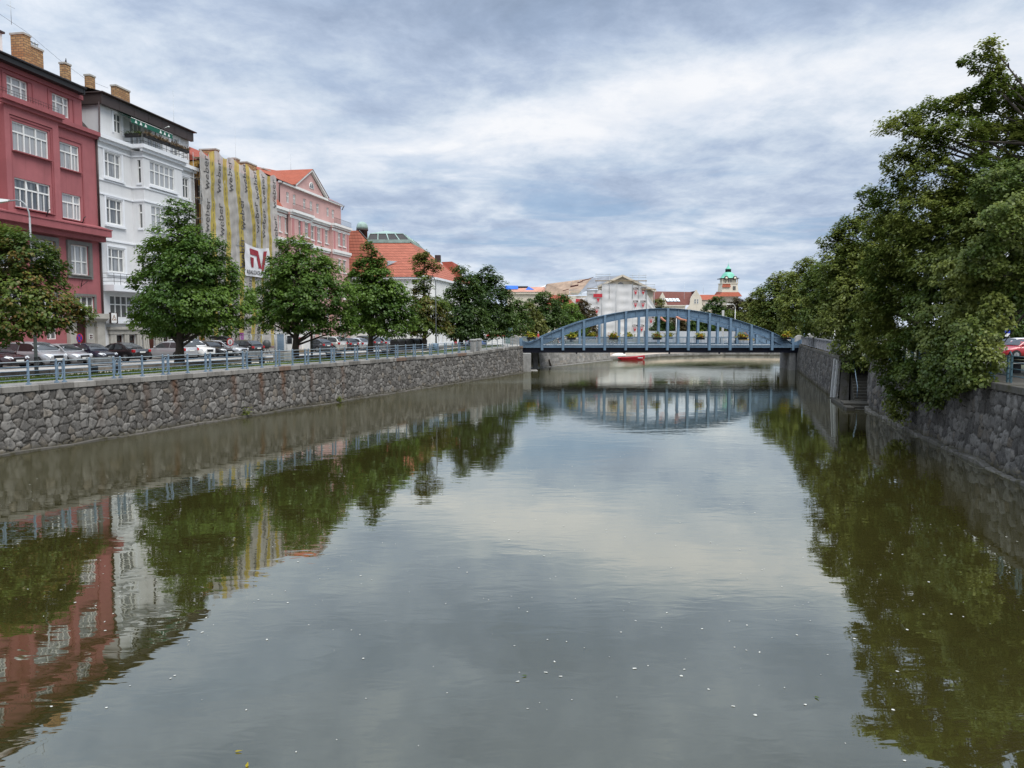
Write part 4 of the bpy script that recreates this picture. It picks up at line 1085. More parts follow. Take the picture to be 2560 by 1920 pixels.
# lindens over the right bank ------------------------------------------------
lin = 'lindens over the right bank'
tree('linden_tree', 'huge near linden whose boughs hang over the dark wall to the water', (28.2, 35.2, 3.25),
     lobes([(2482, 118, 26, 22, 0), (2470, 165, 34, 34, .2), (2420, 150, 20, 16, .4), (2500, 230, 60, 44, 0), (2440, 262, 46, 46, .6), (2545, 250, 40, 46, .4), (2390, 268, 30, 34, .8), (2330, 282, 44, 34, 1), (2262, 306, 40, 24, .6), (2225, 318, 26, 14, .4), (2300, 360, 60, 44, 0), (2390, 350, 70, 54, -1), (2500, 350, 80, 60, 0), (2590, 360, 70, 70, -.5), (2250, 410, 46, 38, .5), (2340, 440, 80, 52, -1), (2450, 450, 90, 60, -1.4), (2560, 470, 90, 70, -1),
            (2225, 490, 50, 50, .8), (2310, 540, 80, 62, -1), (2420, 560, 96, 66, -2), (2530, 590, 96, 70, -2), (2215, 580, 56, 52, 1), (2280, 640, 80, 60, -.5), (2390, 670, 100, 66, -2), (2510, 690, 100, 60, -2.5), (2620, 560, 90, 110, 0), (2200, 670, 50, 54, 1.2),
            (2250, 740, 80, 60, 1), (2350, 770, 90, 60, -1.5), (2440, 770, 70, 60, -3), (2190, 770, 56, 56, 2), (2215, 845, 66, 56, 2.5), (2300, 870, 80, 60, -.2), (2385, 860, 70, 60, -4.2), (2440, 850, 56, 60, -6.8), (2470, 880, 40, 50, -7.4), (2430, 915, 52, 50, -7.0), (2370, 930, 60, 50, -4.6), (2300, 945, 60, 50, -1.4), (2255, 955, 50, 56, 2.2), (2250, 1015, 34, 36, 2.2), (2320, 985, 46, 34, -1.8), (2390, 965, 46, 30, -5), (2440, 950, 34, 26, -7.2), (2485, 800, 34, 60, -7), (2540, 745, 60, 26, -6.5), (2470, 740, 60, 50, -5), (2210, 900, 36, 40, 3), (2360, 810, 70, 50, -3.4), (2560, 560, 110, 70, -7), (2480, 640, 80, 50, -6.5), (2620, 680, 110, 60, -7), (2400, 690, 64, 46, -5), (2530, 470, 90, 60, -5), (2560, 720, 90, 44, 1), (2650, 700, 80, 60, 2), (2470, 560, 110, 130, 3.5), (2360, 640, 110, 160, 4)], 38.5, .8)+[(29, 36, 9, 3.5, 3.5, 2.6), (31.5, 38, 11, 3.5, 3.5, 3), (28.5, 33, 12, 3.2, 3.2, 3), (30, 37, 14.5, 3.2, 3.2, 2.8), (27.5, 36, 17, 2.6, 2.6, 2.4), (32, 34.5, 9, 3.2, 3.2, 2.5), (26.5, 34, 15.5, 2.6, 2.6, 2.2), (33.5, 36.5, 13, 2.8, 2.8, 2.6), (27.5, 37, 19.2, 1.6, 1.6, 1.4)],
     M['leaf_linden'], leaf=.122, per=46, density=4.6, cr=.36, r0=.42, seed=101, low=8.5, group=lin, flat=.75)
tree('linden_tree', 'second linden of the right bank, leaning out beside the water stairs', (30.8, 57.5, 3.2),
     lobes([(2165, 492, 26, 22, 0), (2190, 530, 44, 40, 0), (2120, 575, 34, 34, .6), (2150, 590, 60, 46, 0), (2085, 595, 22, 22, 1), (2065, 610, 20, 16, 1.2), (2100, 655, 56, 46, .3), (2175, 660, 66, 54, -.8), (2075, 715, 46, 46, .6), (2140, 735, 70, 54, -.8), (2210, 740, 60, 60, 0), (2095, 790, 56, 50, 0), (2165, 810, 66, 54, -1), (2120, 860, 44, 36, -.6), (2180, 885, 52, 44, -1), (2135, 905, 26, 22, -1), (2150, 700, 70, 90, 3), (2240, 620, 60, 90, 2)], 57.5, .85),
     M['leaf_linden'], leaf=.165, per=30, density=3.5, cr=.42, r0=.40, seed=113, group=lin, flat=.75)
tree('linden_tree', 'dark green linden just before the bridge on the right bank', (38.2, 82, 3.2),
     lobes([(2050, 690, 34, 34, 0), (2030, 740, 40, 46, .4), (2080, 740, 56, 60, 0), (2040, 800, 46, 44, 0), (2090, 810, 50, 44, -1), (2130, 680, 60, 70, 2), (2150, 790, 60, 50, 1)], 82, .9),
     M['leaf_linden'], leaf=.20, per=26, density=3.0, cr=.5, r0=.36, seed=127, group=lin)
far_r = 'trees on the right beyond the bridge'
def far_tree(lab, u, Y, L, mat, seed, group, zb=2.6, name='broadleaf_tree', **kw):
    p = at(u, 860, Y); base = (p[0], p[1], zb)
    a = dict(leaf=.36, per=18, density=1.7, cr=.75, r0=.28); a.update(kw)
    return tree(name, lab, base, lobes(L, Y), M[mat], seed=seed, group=group, **a)
far_tree('tall green tree with bare twigs, rightmost beyond the blue bridge end', 2010, 120, [(2020, 676, 34, 30, 0), (1995, 716, 40, 40, 0), (2045, 726, 40, 46, 0), (1985, 766, 44, 40, -1), (2035, 786, 50, 44, 0), (1995, 826, 46, 40, 0), (2010, 861, 40, 24, 0)], 'leaf_linden', 131, far_r, leaf=.30, density=2.2)
far_tree('tall green tree behind the right end of the bridge arch', 1950, 135, [(1960, 712, 40, 34, 0), (1925, 742, 40, 36, 0), (1975, 762, 46, 40, -1), (1935, 792, 46, 40, 0), (1965, 822, 50, 36, 0), (1905, 782, 34, 34, 1), (1900, 822, 36, 34, 0)], 'leaf_linden', 137, far_r, leaf=.32, density=2.0)
far_tree('pale tree with thin top standing above the others beyond the bridge', 1895, 165, [(1890, 746, 20, 18, 0), (1880, 768, 26, 24, 0), (1905, 778, 26, 26, 0), (1885, 808, 34, 26, 0), (1900, 838, 30, 22, 0)], 'leaf_olive', 139, far_r)
far_tree('brownish tree under the green domed tower', 1845, 200, [(1842, 765, 24, 20, 0), (1860, 775, 24, 22, 0), (1850, 800, 32, 24, 0), (1830, 820, 26, 22, 0), (1865, 825, 26, 20, 0)], 'leaf_brown', 149, far_r)
far_tree('dark green conical tree between school and tower', 1785, 210, [(1792, 758, 20, 18, 0), (1778, 780, 26, 20, 0), (1805, 785, 24, 22, 0), (1785, 808, 36, 22, 0), (1770, 830, 26, 18, 0), (1805, 830, 26, 18, 0)], 'leaf_deep', 151, far_r)
far_tree('yellow green tree behind the right half of the arch', 1845, 170, [(1830, 790, 18, 14, 0), (1850, 800, 20, 16, 0), (1838, 818, 26, 16, 0), (1815, 815, 16, 14, 0), (1868, 812, 22, 18, 0)], 'leaf_yellow', 157, far_r)
far_tree('olive tree before the brown school roof, left of the arch crown', 1652, 235, [(1645, 760, 16, 16, 0), (1640, 782, 16, 16, 0), (1660, 782, 20, 14, 0), (1680, 785, 16, 12, 0), (1650, 800, 22, 14, 0)], 'leaf_olive', 163, far_r)
for i, (u, lab, mt) in enumerate(((1655, 'dark tree seen through the arch, nearest the wrapped building', 'leaf_deep'), (1690, 'dark brown leaved tree seen through the arch middle', 'leaf_brown'), (1722, 'dark tree seen through the arch beside the pale pole', 'leaf_deep'), (1752, 'dark tree seen through the arch under the conical tree', 'leaf_deep'), (1800, 'green tree seen through the right part of the arch', 'leaf_maple'))):
    far_tree(lab, u, 185+5*i, [(u, 806, 22, 16, 0), (u-10, 822, 20, 14, 0), (u+11, 824, 20, 16, 0), (u, 840, 24, 12, 0)], mt, 167+i, far_r)
far_l = 'trees on the left beyond the bridge'
far_tree('dark green tree just behind the left bridge end', 1290, 125, [(1285, 790, 30, 30, 0), (1300, 770, 20, 22, 0), (1275, 815, 26, 24, 0), (1305, 815, 28, 28, 0)], 'leaf_deep', 181, far_l, leaf=.30)
far_tree('tall dark conical tree, highest of the clump left behind the bridge', 1365, 150, [(1362, 742, 20, 16, 0), (1345, 765, 30, 24, 0), (1380, 770, 28, 26, 0), (1360, 795, 40, 26, 0), (1395, 805, 30, 28, 0), (1350, 825, 36, 20, 0)], 'leaf_deep', 191, far_l, leaf=.32)
far_tree('rounded olive tree near the left end of the arch', 1322, 138, [(1320, 775, 22, 22, 0), (1312, 800, 24, 22, 0), (1335, 805, 26, 24, 0), (1345, 825, 24, 16, 0), (1318, 828, 26, 14, 0)], 'leaf_olive', 193, far_l, leaf=.30)
far_tree('bright green tree behind the left slope of the arch', 1428, 160, [(1425, 775, 22, 18, 0), (1412, 800, 26, 22, 0), (1440, 805, 26, 22, 0), (1425, 828, 34, 16, 0), (1450, 825, 20, 16, 0)], 'leaf_maple', 197, far_l, leaf=.32)
far_tree('reddish brown tree before the wrapped building', 1460, 185, [(1455, 765, 18, 16, 0), (1445, 782, 22, 18, 0), (1472, 788, 20, 18, 0), (1455, 808, 26, 18, 0), (1480, 812, 14, 14, 0), (1470, 832, 26, 14, 0)], 'leaf_brown', 199, far_l)
far_tree('dark tree under the blue sheeted roof', 1255, 160, [(1262, 790, 26, 24, 0), (1250, 815, 26, 22, 0), (1275, 822, 26, 22, 0), (1400, 770, 22, 20, 4), (1408, 750, 16, 14, 4)], 'leaf_deep', 211, far_l)
for i, (u, lab, mt) in enumerate(((2470, 'dark tree behind the parked cars on the right bank, left of three', 'leaf_deep'), (2545, 'dark tree behind the parked cars on the right bank, middle of three', 'leaf_deep'), (2620, 'dark tree behind the parked cars on the right bank, right of three', 'leaf_deep'))):
    far_tree(lab, u, 84+3*i, [(u, 720, 60, 50, 0), (u-35, 770, 46, 44, 0), (u+35, 775, 46, 44, 0), (u, 815, 60, 30, 0), (u-20, 838, 40, 22, 1)], mt, 301+i, 'trees behind the right bank cars', zb=3.2, leaf=.28, density=1.6)
# weeds at the foot of the left wall
def weed(lab, s, k):
    p = lq(s, -.32, .12); rg = np.random.default_rng(int(s*10)); n = 60
    C = np.column_stack([rg.normal(0, .16*k, n), rg.normal(0, .1*k, n), np.abs(rg.normal(0, .22*k, n)), np.full(n, .07), rg.uniform(.3, 1, n)])
    V, F, tn, tu = leaves(C, 5, .07, 5, (0, 0, 0)); o = np_mesh('wall_weed', V, F, M['leaf_yellow'], None, p, {'tone': ('FACE', tn), 'turn': ('FACE', tu)})
    tag(o, lab, 'weed', 'weeds at the foot of the left wall')
weed('leafy green weed rooted at the waterline under the left wall, the larger', 15.3, 1.3)
weed('small weed at the waterline under the left wall, farther along', 25.5, .9)
# ------------------------------------------------------------------ houses: local x along the front, -y towards the river, z up (world height)
FROT = math.atan2(math.cos(R(9.3)), math.sin(R(9.3)))
FO = (-35.62, 67.0, 0)
FT = Vector((math.sin(R(9.3)), math.cos(R(9.3)))); FNn = Vector((math.cos(R(9.3)), -math.sin(R(9.3))))
def fpt(s, d, z): p = Vector(FO[:2])+FT*s+FNn*d; return (p.x, p.y, z)

def wall_face(b, x0, x1, z0, z1, y, ops, rev=.22, mi=None):
    """front plane at y with rectangular openings and their reveals"""
    xs = sorted({x0, x1, *[q for o in ops for q in (o[0], o[1])]}); zs = sorted({z0, z1, *[q for o in ops for q in (o[2], o[3])]})
    xs = [q for q in xs if x0 <= q <= x1]; zs = [q for q in zs if z0 <= q <= z1]
    for i in range(len(xs)-1):
        for j in range(len(zs)-1):
            cx, cz = (xs[i]+xs[i+1])/2, (zs[j]+zs[j+1])/2
            if any(o[0] < cx < o[1] and o[2] < cz < o[3] for o in ops): continue
            b.quad((xs[i], y, zs[j]), (xs[i+1], y, zs[j]), (xs[i+1], y, zs[j+1]), (xs[i], y, zs[j+1]), mi)
    for (a, c, e, f) in ops:
        yr = y+rev
        b.quad((a, y, e), (a, yr, e), (a, yr, f), (a, y, f), mi); b.quad((c, yr, e), (c, y, e), (c, y, f), (c, yr, f), mi)
        b.quad((a, y, f), (a, yr, f), (c, yr, f), (c, y, f), mi); b.quad((a, yr, e), (a, y, e), (c, y, e), (c, yr, e), mi)

def window(par, a, c, e, f, y, cols=(1, 1), trans=.68, fw=.09, sub=None, mat='glass', fmat='frame', sill=None, tilt=None, label=None):
    """pane set back in its opening; children: frame (casement bars) and sill"""
    b = MB(); b.quad((a, y+.035, e), (c, y+.035, e), (c, y+.035, f), (a, y+.035, f)); w_ = b.build('window', M[mat], par)
    if label: w_['label'] = label
    q = MB(); y0, y1 = y-.03, y+.03
    q.box(a, a+fw, y0, y1, e, f); q.box(c-fw, c, y0, y1, e, f); q.box(a+fw, c-fw, y0, y1, e, e+fw); q.box(a+fw, c-fw, y0, y1, f-fw, f)
    tot = sum(cols); x = a; zt = e+(f-e)*trans if trans else None
    xs = [a]
    for k in cols: x += (c-a)*k/tot; xs.append(x)
    for x in xs[1:-1]: q.box(x-fw*.62, x+fw*.62, y0-.012, y1, e+fw, f-fw)
    if trans:
        for i in range(len(xs)-1):
            xa = a+fw if i == 0 else xs[i]+fw*.62; xe = c-fw if i == len(xs)-2 else xs[i+1]-fw*.62
            q.box(xa, xe, y0-.006, y1, zt-fw*.55, zt+fw*.55)
            if sub:
                xm = (xa+xe)/2; q.box(xm-.035, xm+.035, y0+.01, y1, e+fw, zt-fw*.55)
            if tilt is not None and i == tilt:
                q.beam((xa+.03, y-.05, zt+.05), (xa+.03, y+.03, f-fw), .05, .04); q.beam((xe-.03, y-.12, zt+.05), (xe-.03, y+.02, f-fw), .05, .04)
    q.build('frame', M[fmat], w_)
    if sill:
        q = MB(); q.box(a-.12, c+.12, y-.5+sill[1] if False else sill[0], y-.03, e-.09, e-.003); q.build('sill', M[sill[1]], w_)
    return w_

def trim_of(w_, boxes, y0, y1, mat, nm='surround'):
    b = MB()
    for r_ in boxes: b.box(r_[0], r_[1], y0, y1, r_[2], r_[3])
    return b.build(nm, M[mat], w_)

def ledge(b, x0, x1, y, z0, z1, d, cap=.0, ends=True, mi=None):
    """stepped cornice standing d proud of the wall plane y"""
    h = z1-z0
    b.box(x0+.16*d, x1-.16*d, y-d*.55, y-.002, z0, z0+h*.42, mi); b.box(x0, x1, y-d, y-.003, z0+h*.42+.002, z1, mi)

def chimney(par, x0, x1, y0, y1, z0, z1, pots=0, rod=False):
    b = MB(); b.box(x0, x1, y0, y1, z0, z1); c_ = b.build('chimney', M['brick'], par)
    b = MB(); b.box(x0-.06, x1+.06, y0-.06, y1+.06, z1+.002, z1+.16); b.build('cap', M['beige_stone'], c_)
    for i in range(pots):
        b = MB(); x = x0+.3+(x1-x0-.6)*i/max(1, pots-1); b.tube([(x, (y0+y1)/2, z1+.16), (x, (y0+y1)/2, z1+.5)], .09, 8); b.ball((x, (y0+y1)/2, z1+.55), .14, .14, .10, 8, 5); b.build('pot', M['galv'], c_)
    if rod:
        b = MB(); b.tube([((x0+x1)/2, y0+.2, z1+.16), ((x0+x1)/2+.05, y0+.2, z1+.62)], [.10, .02], 6); b.build('cowl', M['black_metal'], c_)
    return c_
def rod(par, x, y, z0, z1, r=.025, nm='antenna'):
    b = MB(); b.tube([(x, y, z0), (x, y, z0+.4), (x, y, z1)], [r*1.8, r, r*.6], 6); b.build(nm, M['galv'], par)

GZ = 2.55   # house feet
# ================================================================== red house
g = thing('red_house', 'tall dark red house with square bay and yellow brick chimneys beside the white house', 'house', FO, FROT)
XL = -22.0
flush = [(-4.05, -1.88, 18.37, 20.45), (-4.02, -1.9, 14.37, 16.4), (-13.75, -11.6, 18.37, 20.45), (-13.72, -11.58, 14.37, 16.4)]
low = [(-3.45, -1.3, 9.9, 12.35), (-7.2, -5.1, 9.9, 12.35), (-11.2, -9.0, 9.9, 12.35), (-15, -12.8, 9.9, 12.35), (-2.95, -.82, 6.6, 8.15), (-6.9, -4.8, 6.3, 8.15), (-10.9, -8.7, 6.3, 8.15), (-14.6, -12.5, 6.3, 8.15), (-3.36, -2.0, 2.9, 6.05)]
b = MB()
wall_face(b, XL, .12, GZ, 21.6, 0, flush+low+[(-6.3, -5.2, 4.6, 5.6)], .3)
b.quad((.12, 0, GZ), (.12, 12, GZ), (.12, 12, 22), (.12, 0, 22)); b.quad((XL, 0, GZ), (XL, 12, GZ), (XL, 12, 22), (XL, 0, 22))
# bay
wall_face(b, -10.38, -5.1, 14.0, 21.6, -.8, [(-9.9, -5.72, 14.22, 21.0)], .13)
wall_face(b, -9.9, -5.72, 14.22, 21.0, -.67, [(-9.55, -6.05, 18.48, 20.62), (-9.57, -6.05, 14.39, 16.55)], .2)
b.quad((-10.38, -.8, 14), (-10.38, 0, 14), (-10.38, 0, 21.6), (-10.38, -.8, 21.6)); b.quad((-5.1, -.8, 14), (-5.1, 0, 14), (-5.1, 0, 21.6), (-5.1, -.8, 21.6))
# attic storey, set back
att = [(-8.56, -6.5, 22.75, 24.28), (-4.05, -2.15, 22.68, 24.3), (-13.4, -11.4, 22.75, 24.28), (-17.5, -15.5, 22.75, 24.28)]
wall_face(b, XL, -.72, 22.0, 24.95, .5, att, .25); b.quad((-.72, .5, 21.6), (-.72, 12, 21.6), (-.72, 12, 24.95), (-.72, .5, 24.95))
b.quad((XL, 0, 21.6), (.12, 0, 21.6), (.12, .5, 22.0), (XL, .5, 22.0))
b.build('wall', M['red'], g)
b = MB()
ledge(b, -10.9, -4.85, -.8, 21.6, 22.19, .45); ledge(b, -4.84, .25, 0, 21.55, 22.12, .48); ledge(b, XL, -10.91, 0, 21.55, 22.12, .48)
# big street cornice
b.box(XL, .18, -.65, -.003, 12.85, 13.25); b.box(XL, .22, -1.18, -.002, 13.252, 13.86); b.add([(XL, -1.24, 13.862), (.26, -1.24, 13.862), (.26, 0, 14.25), (XL, 0, 14.25)], [(0, 1, 2, 3)])
b.box(XL, .26, -1.24, -1.1, 13.80, 13.90)
# raised bands round the flush windows
for (xa, xe) in ((-4.4, -1.5), (-14.1, -11.2)):
    for q in ((xa, xa+.14, 14.2, 20.9), (xe-.14, xe, 14.2, 20.9), (xa+.14, xe-.14, 20.76, 20.9)): b.box(q[0], q[1], -.07, -.001, q[2], q[3])
for q in ((-9.9, -9.74, 14.3, 20.95), (-5.88, -5.72, 14.3, 20.95), (-9.74, -5.88, 20.8, 20.95)): b.box(q[0], q[1], -.74, -.671, q[2], q[3])
for q in att[:2]: b.box(q[0]-.5, q[0]-.36, .44, .499, 22.2, 24.45); b.box(q[1]+.36, q[1]+.5, .44, .499, 22.2, 24.45); b.box(q[0]-.36, q[1]+.36, .44, .499, 24.31, 24.45)
b.box(XL, -.68, .34, .498, 24.6, 24.95)
b.build('cornice', M['red_trim'], g)
for i, (a, c, e, f) in enumerate([(-9.55, -6.05, 18.48, 20.62), (-9.57, -6.05, 14.39, 16.55)]):
    window(g, a, c, e, f, -.55, (1, 1, 1), .66, .10, sub=True, sill=(-.95, 'red_trim'), tilt=1 if i else None)
for i, q in enumerate(flush): window(g, *q, .12, (1.7, 1), .66, .10, sub=True, sill=(-.22, 'red_trim'))
for i, q in enumerate(att): window(g, *q, .68, (1, 1.5, 1), .62, .10, tilt=1 if i == 1 else None)
for i, (a, c, e, f) in enumerate(low[:4]):
    w_ = window(g, a, c, e, f, .12, (1, 1, 1), .45, .10, sill=(-.28, 'stone_trim'))
    trim_of(w_, ((a-.36, a-.003, e-.30, f+.32), (c+.003, c+.36, e-.30, f+.32), (a-.003, c+.003, f+.003, f+.32), (a-.003, c+.003, e-.30, e-.09)), -.16, -.002, 'stone_trim')
for (a, c, e, f) in low[4:8]:
    w_ = window(g, a, c, e, f, .12, (1, 1, 1), .5, .08, mat='glass_dark')
    trim_of(w_, ((a-.22, a-.003, e-.2, f+.2), (c+.003, c+.22, e-.2, f+.2), (a-.003, c+.003, f+.003, f+.2), (a-.003, c+.003, e-.2, e-.09)), -.12, -.002, 'stone_trim')
window(g, -6.3, -5.2, 4.6, 5.6, .15, (1, 1), None, .07, mat='glass_dark')
# portal in pale stone
b = MB()
b.box(-4.15, -3.38, -.35, -.002, GZ, 6.0); b.box(-.95, .02, -.35, -.002, GZ, 6.0); b.box(-1.98, -.96, -.12, -.002, GZ, 6.0); b.box(-4.25, .10, -.75, -.003, 6.3, 6.72); b.add([(-4.15, -.36, 6.0), (.05, -.36, 6.0), (.1, -.74, 6.298), (-4.25, -.74, 6.298), (-4.15, -.01, 6.0), (.05, -.01, 6.0)], [(0, 1, 2, 3), (0, 1, 5, 4)])
b.box(XL, -4.16, -.10, -.001, GZ, 4.2)
b.build('portal', M['beige_stone'], g)
b = MB(); b.box(-3.36, -2.0, .05, .12, GZ, 6.0); d_ = b.build('door', M['door'], g)
b = MB(); b.ball((-2.15, .03, 4.0), .05); b.build('handle', M['chrome'], d_)
b = MB(); b.box(-1.72, -1.28, -.16, -.122, 4.55, 5.0); nb_ = b.build('notice_board', M['frame'], g)
b = MB()
for i in range(2):
    for j in range(2): b.box(-1.67+.18*i, -1.52+.18*i, -.168, -.161, 4.6+.19*j, 4.75+.19*j)
b.build('notices', M['door'], nb_)
for x in (-6.9, -3.0):
    b = MB(); b.tube([(x, -.95, 14.05), (x, -1.1, 14.5), (x+.2, -1.1, 14.6)], .04, 6); b.build('flag_bracket', M['black_metal'], g)
b = MB(); b.tube([(-2.4, -.1, 8.9), (-2.4, -.25, 9.5), (-2.4, -.1, 8.95), (-2.1, -.5, 9.4)], .03, 6); b.build('flag_bracket', M['black_metal'], g)
# low iron rail on the setback
b = MB()
for z in (22.55, 22.75): b.tube([(-14, -.72, z), (-4.9, -.72, z)], .014, 5)
for i in range(36): b.tube([(-13.9+.257*i, -.72, 22.2), (-13.9+.257*i, -.72, 22.76)], .011, 4)
b.build('parapet_rail', M['black_metal'], g)
# roof
b = MB(); b.box(XL, -1.25, -.2, .0, 24.96, 25.40); b.box(XL, -1.2, .0, .9, 24.952, 25.0); b.tube([(XL, -.28, 25.41), (-1.1, -.28, 25.41)], .09, 8); b.box(-1.3, -1.15, -.22, 3, 24.9, 25.48)
b.build('roof_fascia', M['black_metal'], g)
b = MB(); b.add([(XL, -.25, 25.45), (-1.15, -.25, 25.45), (-1.15, 6, 28.2), (XL, 6, 28.2), (-1.15, 12, 25.5), (XL, 12, 25.5)], [(0, 1, 2, 3), (3, 2, 4, 5)]); b.tri((-1.15, -.25, 25.45), (-1.15, 12, 25.5), (-1.15, 6, 28.2)); b.build('roof', M['tile'], g)
b = MB(); b.add([(-.7, .6, 22.1), (.9, .6, 22.1), (1.6, 4, 25.4), (-.7, 4, 25.4), (-.7, -.2, 22.13), (.3, -.2, 22.13)], [(0, 1, 2, 3), (4, 5, 1, 0)]); b.build('side_roof', M['brown_metal'], g)
b = MB(); b.box(-9.5, -5.35, 3.6, 7.4, 26.0, 28.55); dm = b.build('dormer', M['whitewash'], g)
b = MB(); b.box(-9.7, -5.2, 3.45, 7.5, 28.552, 28.7); b.build('dormer_roof', M['brown_metal'], dm)
chimney(g, -3.05, -2.3, 3.7, 4.9, 26.0, 29.35, rod=False); chimney(g, -2.29, -.68, 3.95, 4.6, 26.0, 28.75, pots=4)
chimney(g, 1.9, 2.6, 4.0, 4.55, 25.0, 28.65, rod=True)
b = MB(); b.tube([(-3.9, 4, 29.8), (-3.9, 4, 31.6)], .02, 5); b.tube([(-4.3, 4, 31.2), (-3.5, 4, 31.2)], .012, 4); b.build('antenna', M['galv'], g)
b = MB(); pts = [(-8, 4.2, 31.0), (-5, 4.2, 30.3), (-2.2, 4.2, 29.9), (1.9, 4.4, 28.9), (5, 4.4, 28.3), (8, 4.4, 28.4)]; b.tube(pts, .012, 4); b.build('aerial_wire', M['black_metal'], g)
for z0, z1 in ((4, 12.8), (14.2, 21.6)): b = MB(); b.tube([(.14, -.12, z0), (.14, -.12, z1)], .085, 8); b.build('drain_pipe', M['pipe'], g)

# ================================================================== white house
g = thing('white_house', 'pale grey white house with bay, green awning and planted top balcony', 'house', fpt(0, 0, 0), FROT)
x0, x1 = .25, 15.05
Lw = [(1.27, 3.33, 18.72, 20.85), (1.27, 3.3, 14.68, 16.82), (1.28, 3.38, 10.47, 12.53)]
Rw = [(12.9, 13.95, 18.8, 20.8), (12.9, 13.95, 14.7, 16.8), (12.9, 13.95, 10.5, 12.5)]
G0 = [(1.25, 4.36, 6.4, 8.38), (5.6, 7.2, 6.4, 8.3), (8.4, 10.4, 6.4, 8.3), (11.6, 13.6, 6.4, 8.3)]
shop = [(1.72, 2.75, GZ, 4.85), (3.45, 4.5, GZ, 4.85), (8.6, 9.6, GZ, 4.85), (10.3, 11.4, GZ, 4.85), (12.2, 13.2, GZ, 4.85), (6.0, 7.4, GZ, 5.0)]
b = MB(); wall_face(b, x0, x1, GZ, 21.6, 0, Lw+Rw+G0+shop, .28)
for x in (x0, x1): b.quad((x, 0, GZ), (x, 12, GZ), (x, 12, 21.6), (x, 0, 21.6))
by = -1.2; bx0, bx1 = 4.82, 10.9
Bw = [(5.8, 9.62, 18.8, 20.9), (5.8, 9.62, 14.75, 16.85), (5.8, 9.62, 10.5, 12.5)]
wall_face(b, bx0, bx1, 9.3, 21.6, by, Bw, .2)
SW = [(-.93, -.62, 18.77, 20.8), (-.93, -.62, 14.7, 16.8), (-.93, -.62, 10.5, 12.5)]
for xx in (bx0, bx1):                                   # bay cheeks with slit windows: same routine turned a quarter
    q = MB(); wall_face(q, by, 0, 9.3, 21.6, 0, SW, .18)
    sg = 1 if xx == bx0 else -1
    for i in range(len(q.v)): p = q.v[i]; q.v[i] = (xx+sg*p[1], p[0], p[2])
    b.add(q.v, q.f)
ax0, ax1 = 1.4, 15.02
aw = [(3.3, 4.33, 23.0, 24.7), (11.78, 13.15, 22.9, 24.69), (5.5, 7.4, 22.0, 24.6), (8.2, 10.4, 22.0, 24.6)]
wall_face(b, ax0, ax1, 21.6, 25.2, .5, aw, .22)
for x in (ax0, ax1): b.quad((x, .5, 21.6), (x, 12, 21.6), (x, 12, 25.2), (x, .5, 25.2))
b.quad((x0, 0, 21.6), (x1, 0, 21.6), (x1, .52, 21.62), (x0, .52, 21.62))
b.build('wall', M['white'], g)
b = MB()
ledge(b, x0-.05, bx0-.5, 0, 21.55, 22.12, .5); ledge(b, bx0-.48, bx1+.48, by, 21.55, 22.14, .45); b.box(bx0-.48, bx1+.48, by-.001, .0, 21.8, 22.135); ledge(b, bx1+.49, x1+.1, 0, 21.55, 22.12, .5)
for z in (21.05, 18.25, 17.05, 13.1):                  # string courses
    b.box(x0, bx0-.10, -.09, -.001, z, z+.13); b.box(bx0-.09, bx1+.09, by-.09, by-.001, z, z+.13); b.box(bx0-.09, bx0-.001, by, -.001, z, z+.13); b.box(bx1+.001, bx1+.09, by, -.001, z, z+.13); b.box(bx1+.10, x1, -.09, -.001, z, z+.13)
for sw in SW: b.box(bx0-.10, bx0-.002, sw[0]-.1, sw[1]+.1, sw[2]-.22, sw[2]-.06)
b.box(x0, x1, -.32, -.003, 5.9, 6.2)
b.build('cornice', M['white_trim'], g)
for q in Lw+Rw:
    a, c, e, f = q; w_ = window(g, *q, .12, (.8, 1.5, 1) if q in Lw else (1, 1), .62, .085)
    trim_of(w_, ((a-.28, a-.12, e-.12, f+.28), (c+.12, c+.28, e-.12, f+.28), (a-.12, c+.12, f+.12, f+.28)), -.06, -.002, 'white_trim'); trim_of(w_, ((a-.35, c+.35, e-.30, e-.12),), -.20, -.002, 'white_trim', 'sill')
for q in Bw: a, c, e, f = q; w_ = window(g, *q, by+.10, (1, 1, 1, 1, 1), .62, .085); trim_of(w_, ((a-.2, c+.35, e-.30, e-.12),), by-.2, by-.002, 'white_trim', 'sill')
for i, q in enumerate(aw):
    a, c, e, f = q; w_ = window(g, *q, .62, (1, 1) if i < 2 else (1, 1, 1), .62, .08)
    if i < 2: trim_of(w_, ((a-.26, a-.05, e-.1, f+.26), (c+.05, c+.26, e-.1, f+.26), (a-.05, c+.05, f+.05, f+.26)), .43, .498, 'white_trim')
for q in G0: window(g, *q, .12, (1, 1, 1, 1) if q[1]-q[0] > 3 else (1, 1), .60, .085, mat='glass_dark')
for sw in SW:
    q = MB(); q.quad((bx0+.13, sw[0], sw[2]), (bx0+.13, sw[1], sw[2]), (bx0+.13, sw[1], sw[3]), (bx0+.13, sw[0], sw[3])); w_ = q.build('slit_window', M['glass_dark'], g)
    q = MB(); q.box(bx0+.07, bx0+.125, sw[0], sw[1], sw[2]+1.3, sw[2]+1.42); q.box(bx0+.07, bx0+.125, sw[0], sw[0]+.05, sw[2], sw[3]); q.box(bx0+.07, bx0+.125, sw[1]-.05, sw[1], sw[2], sw[3]); q.build('frame', M['frame'], w_)
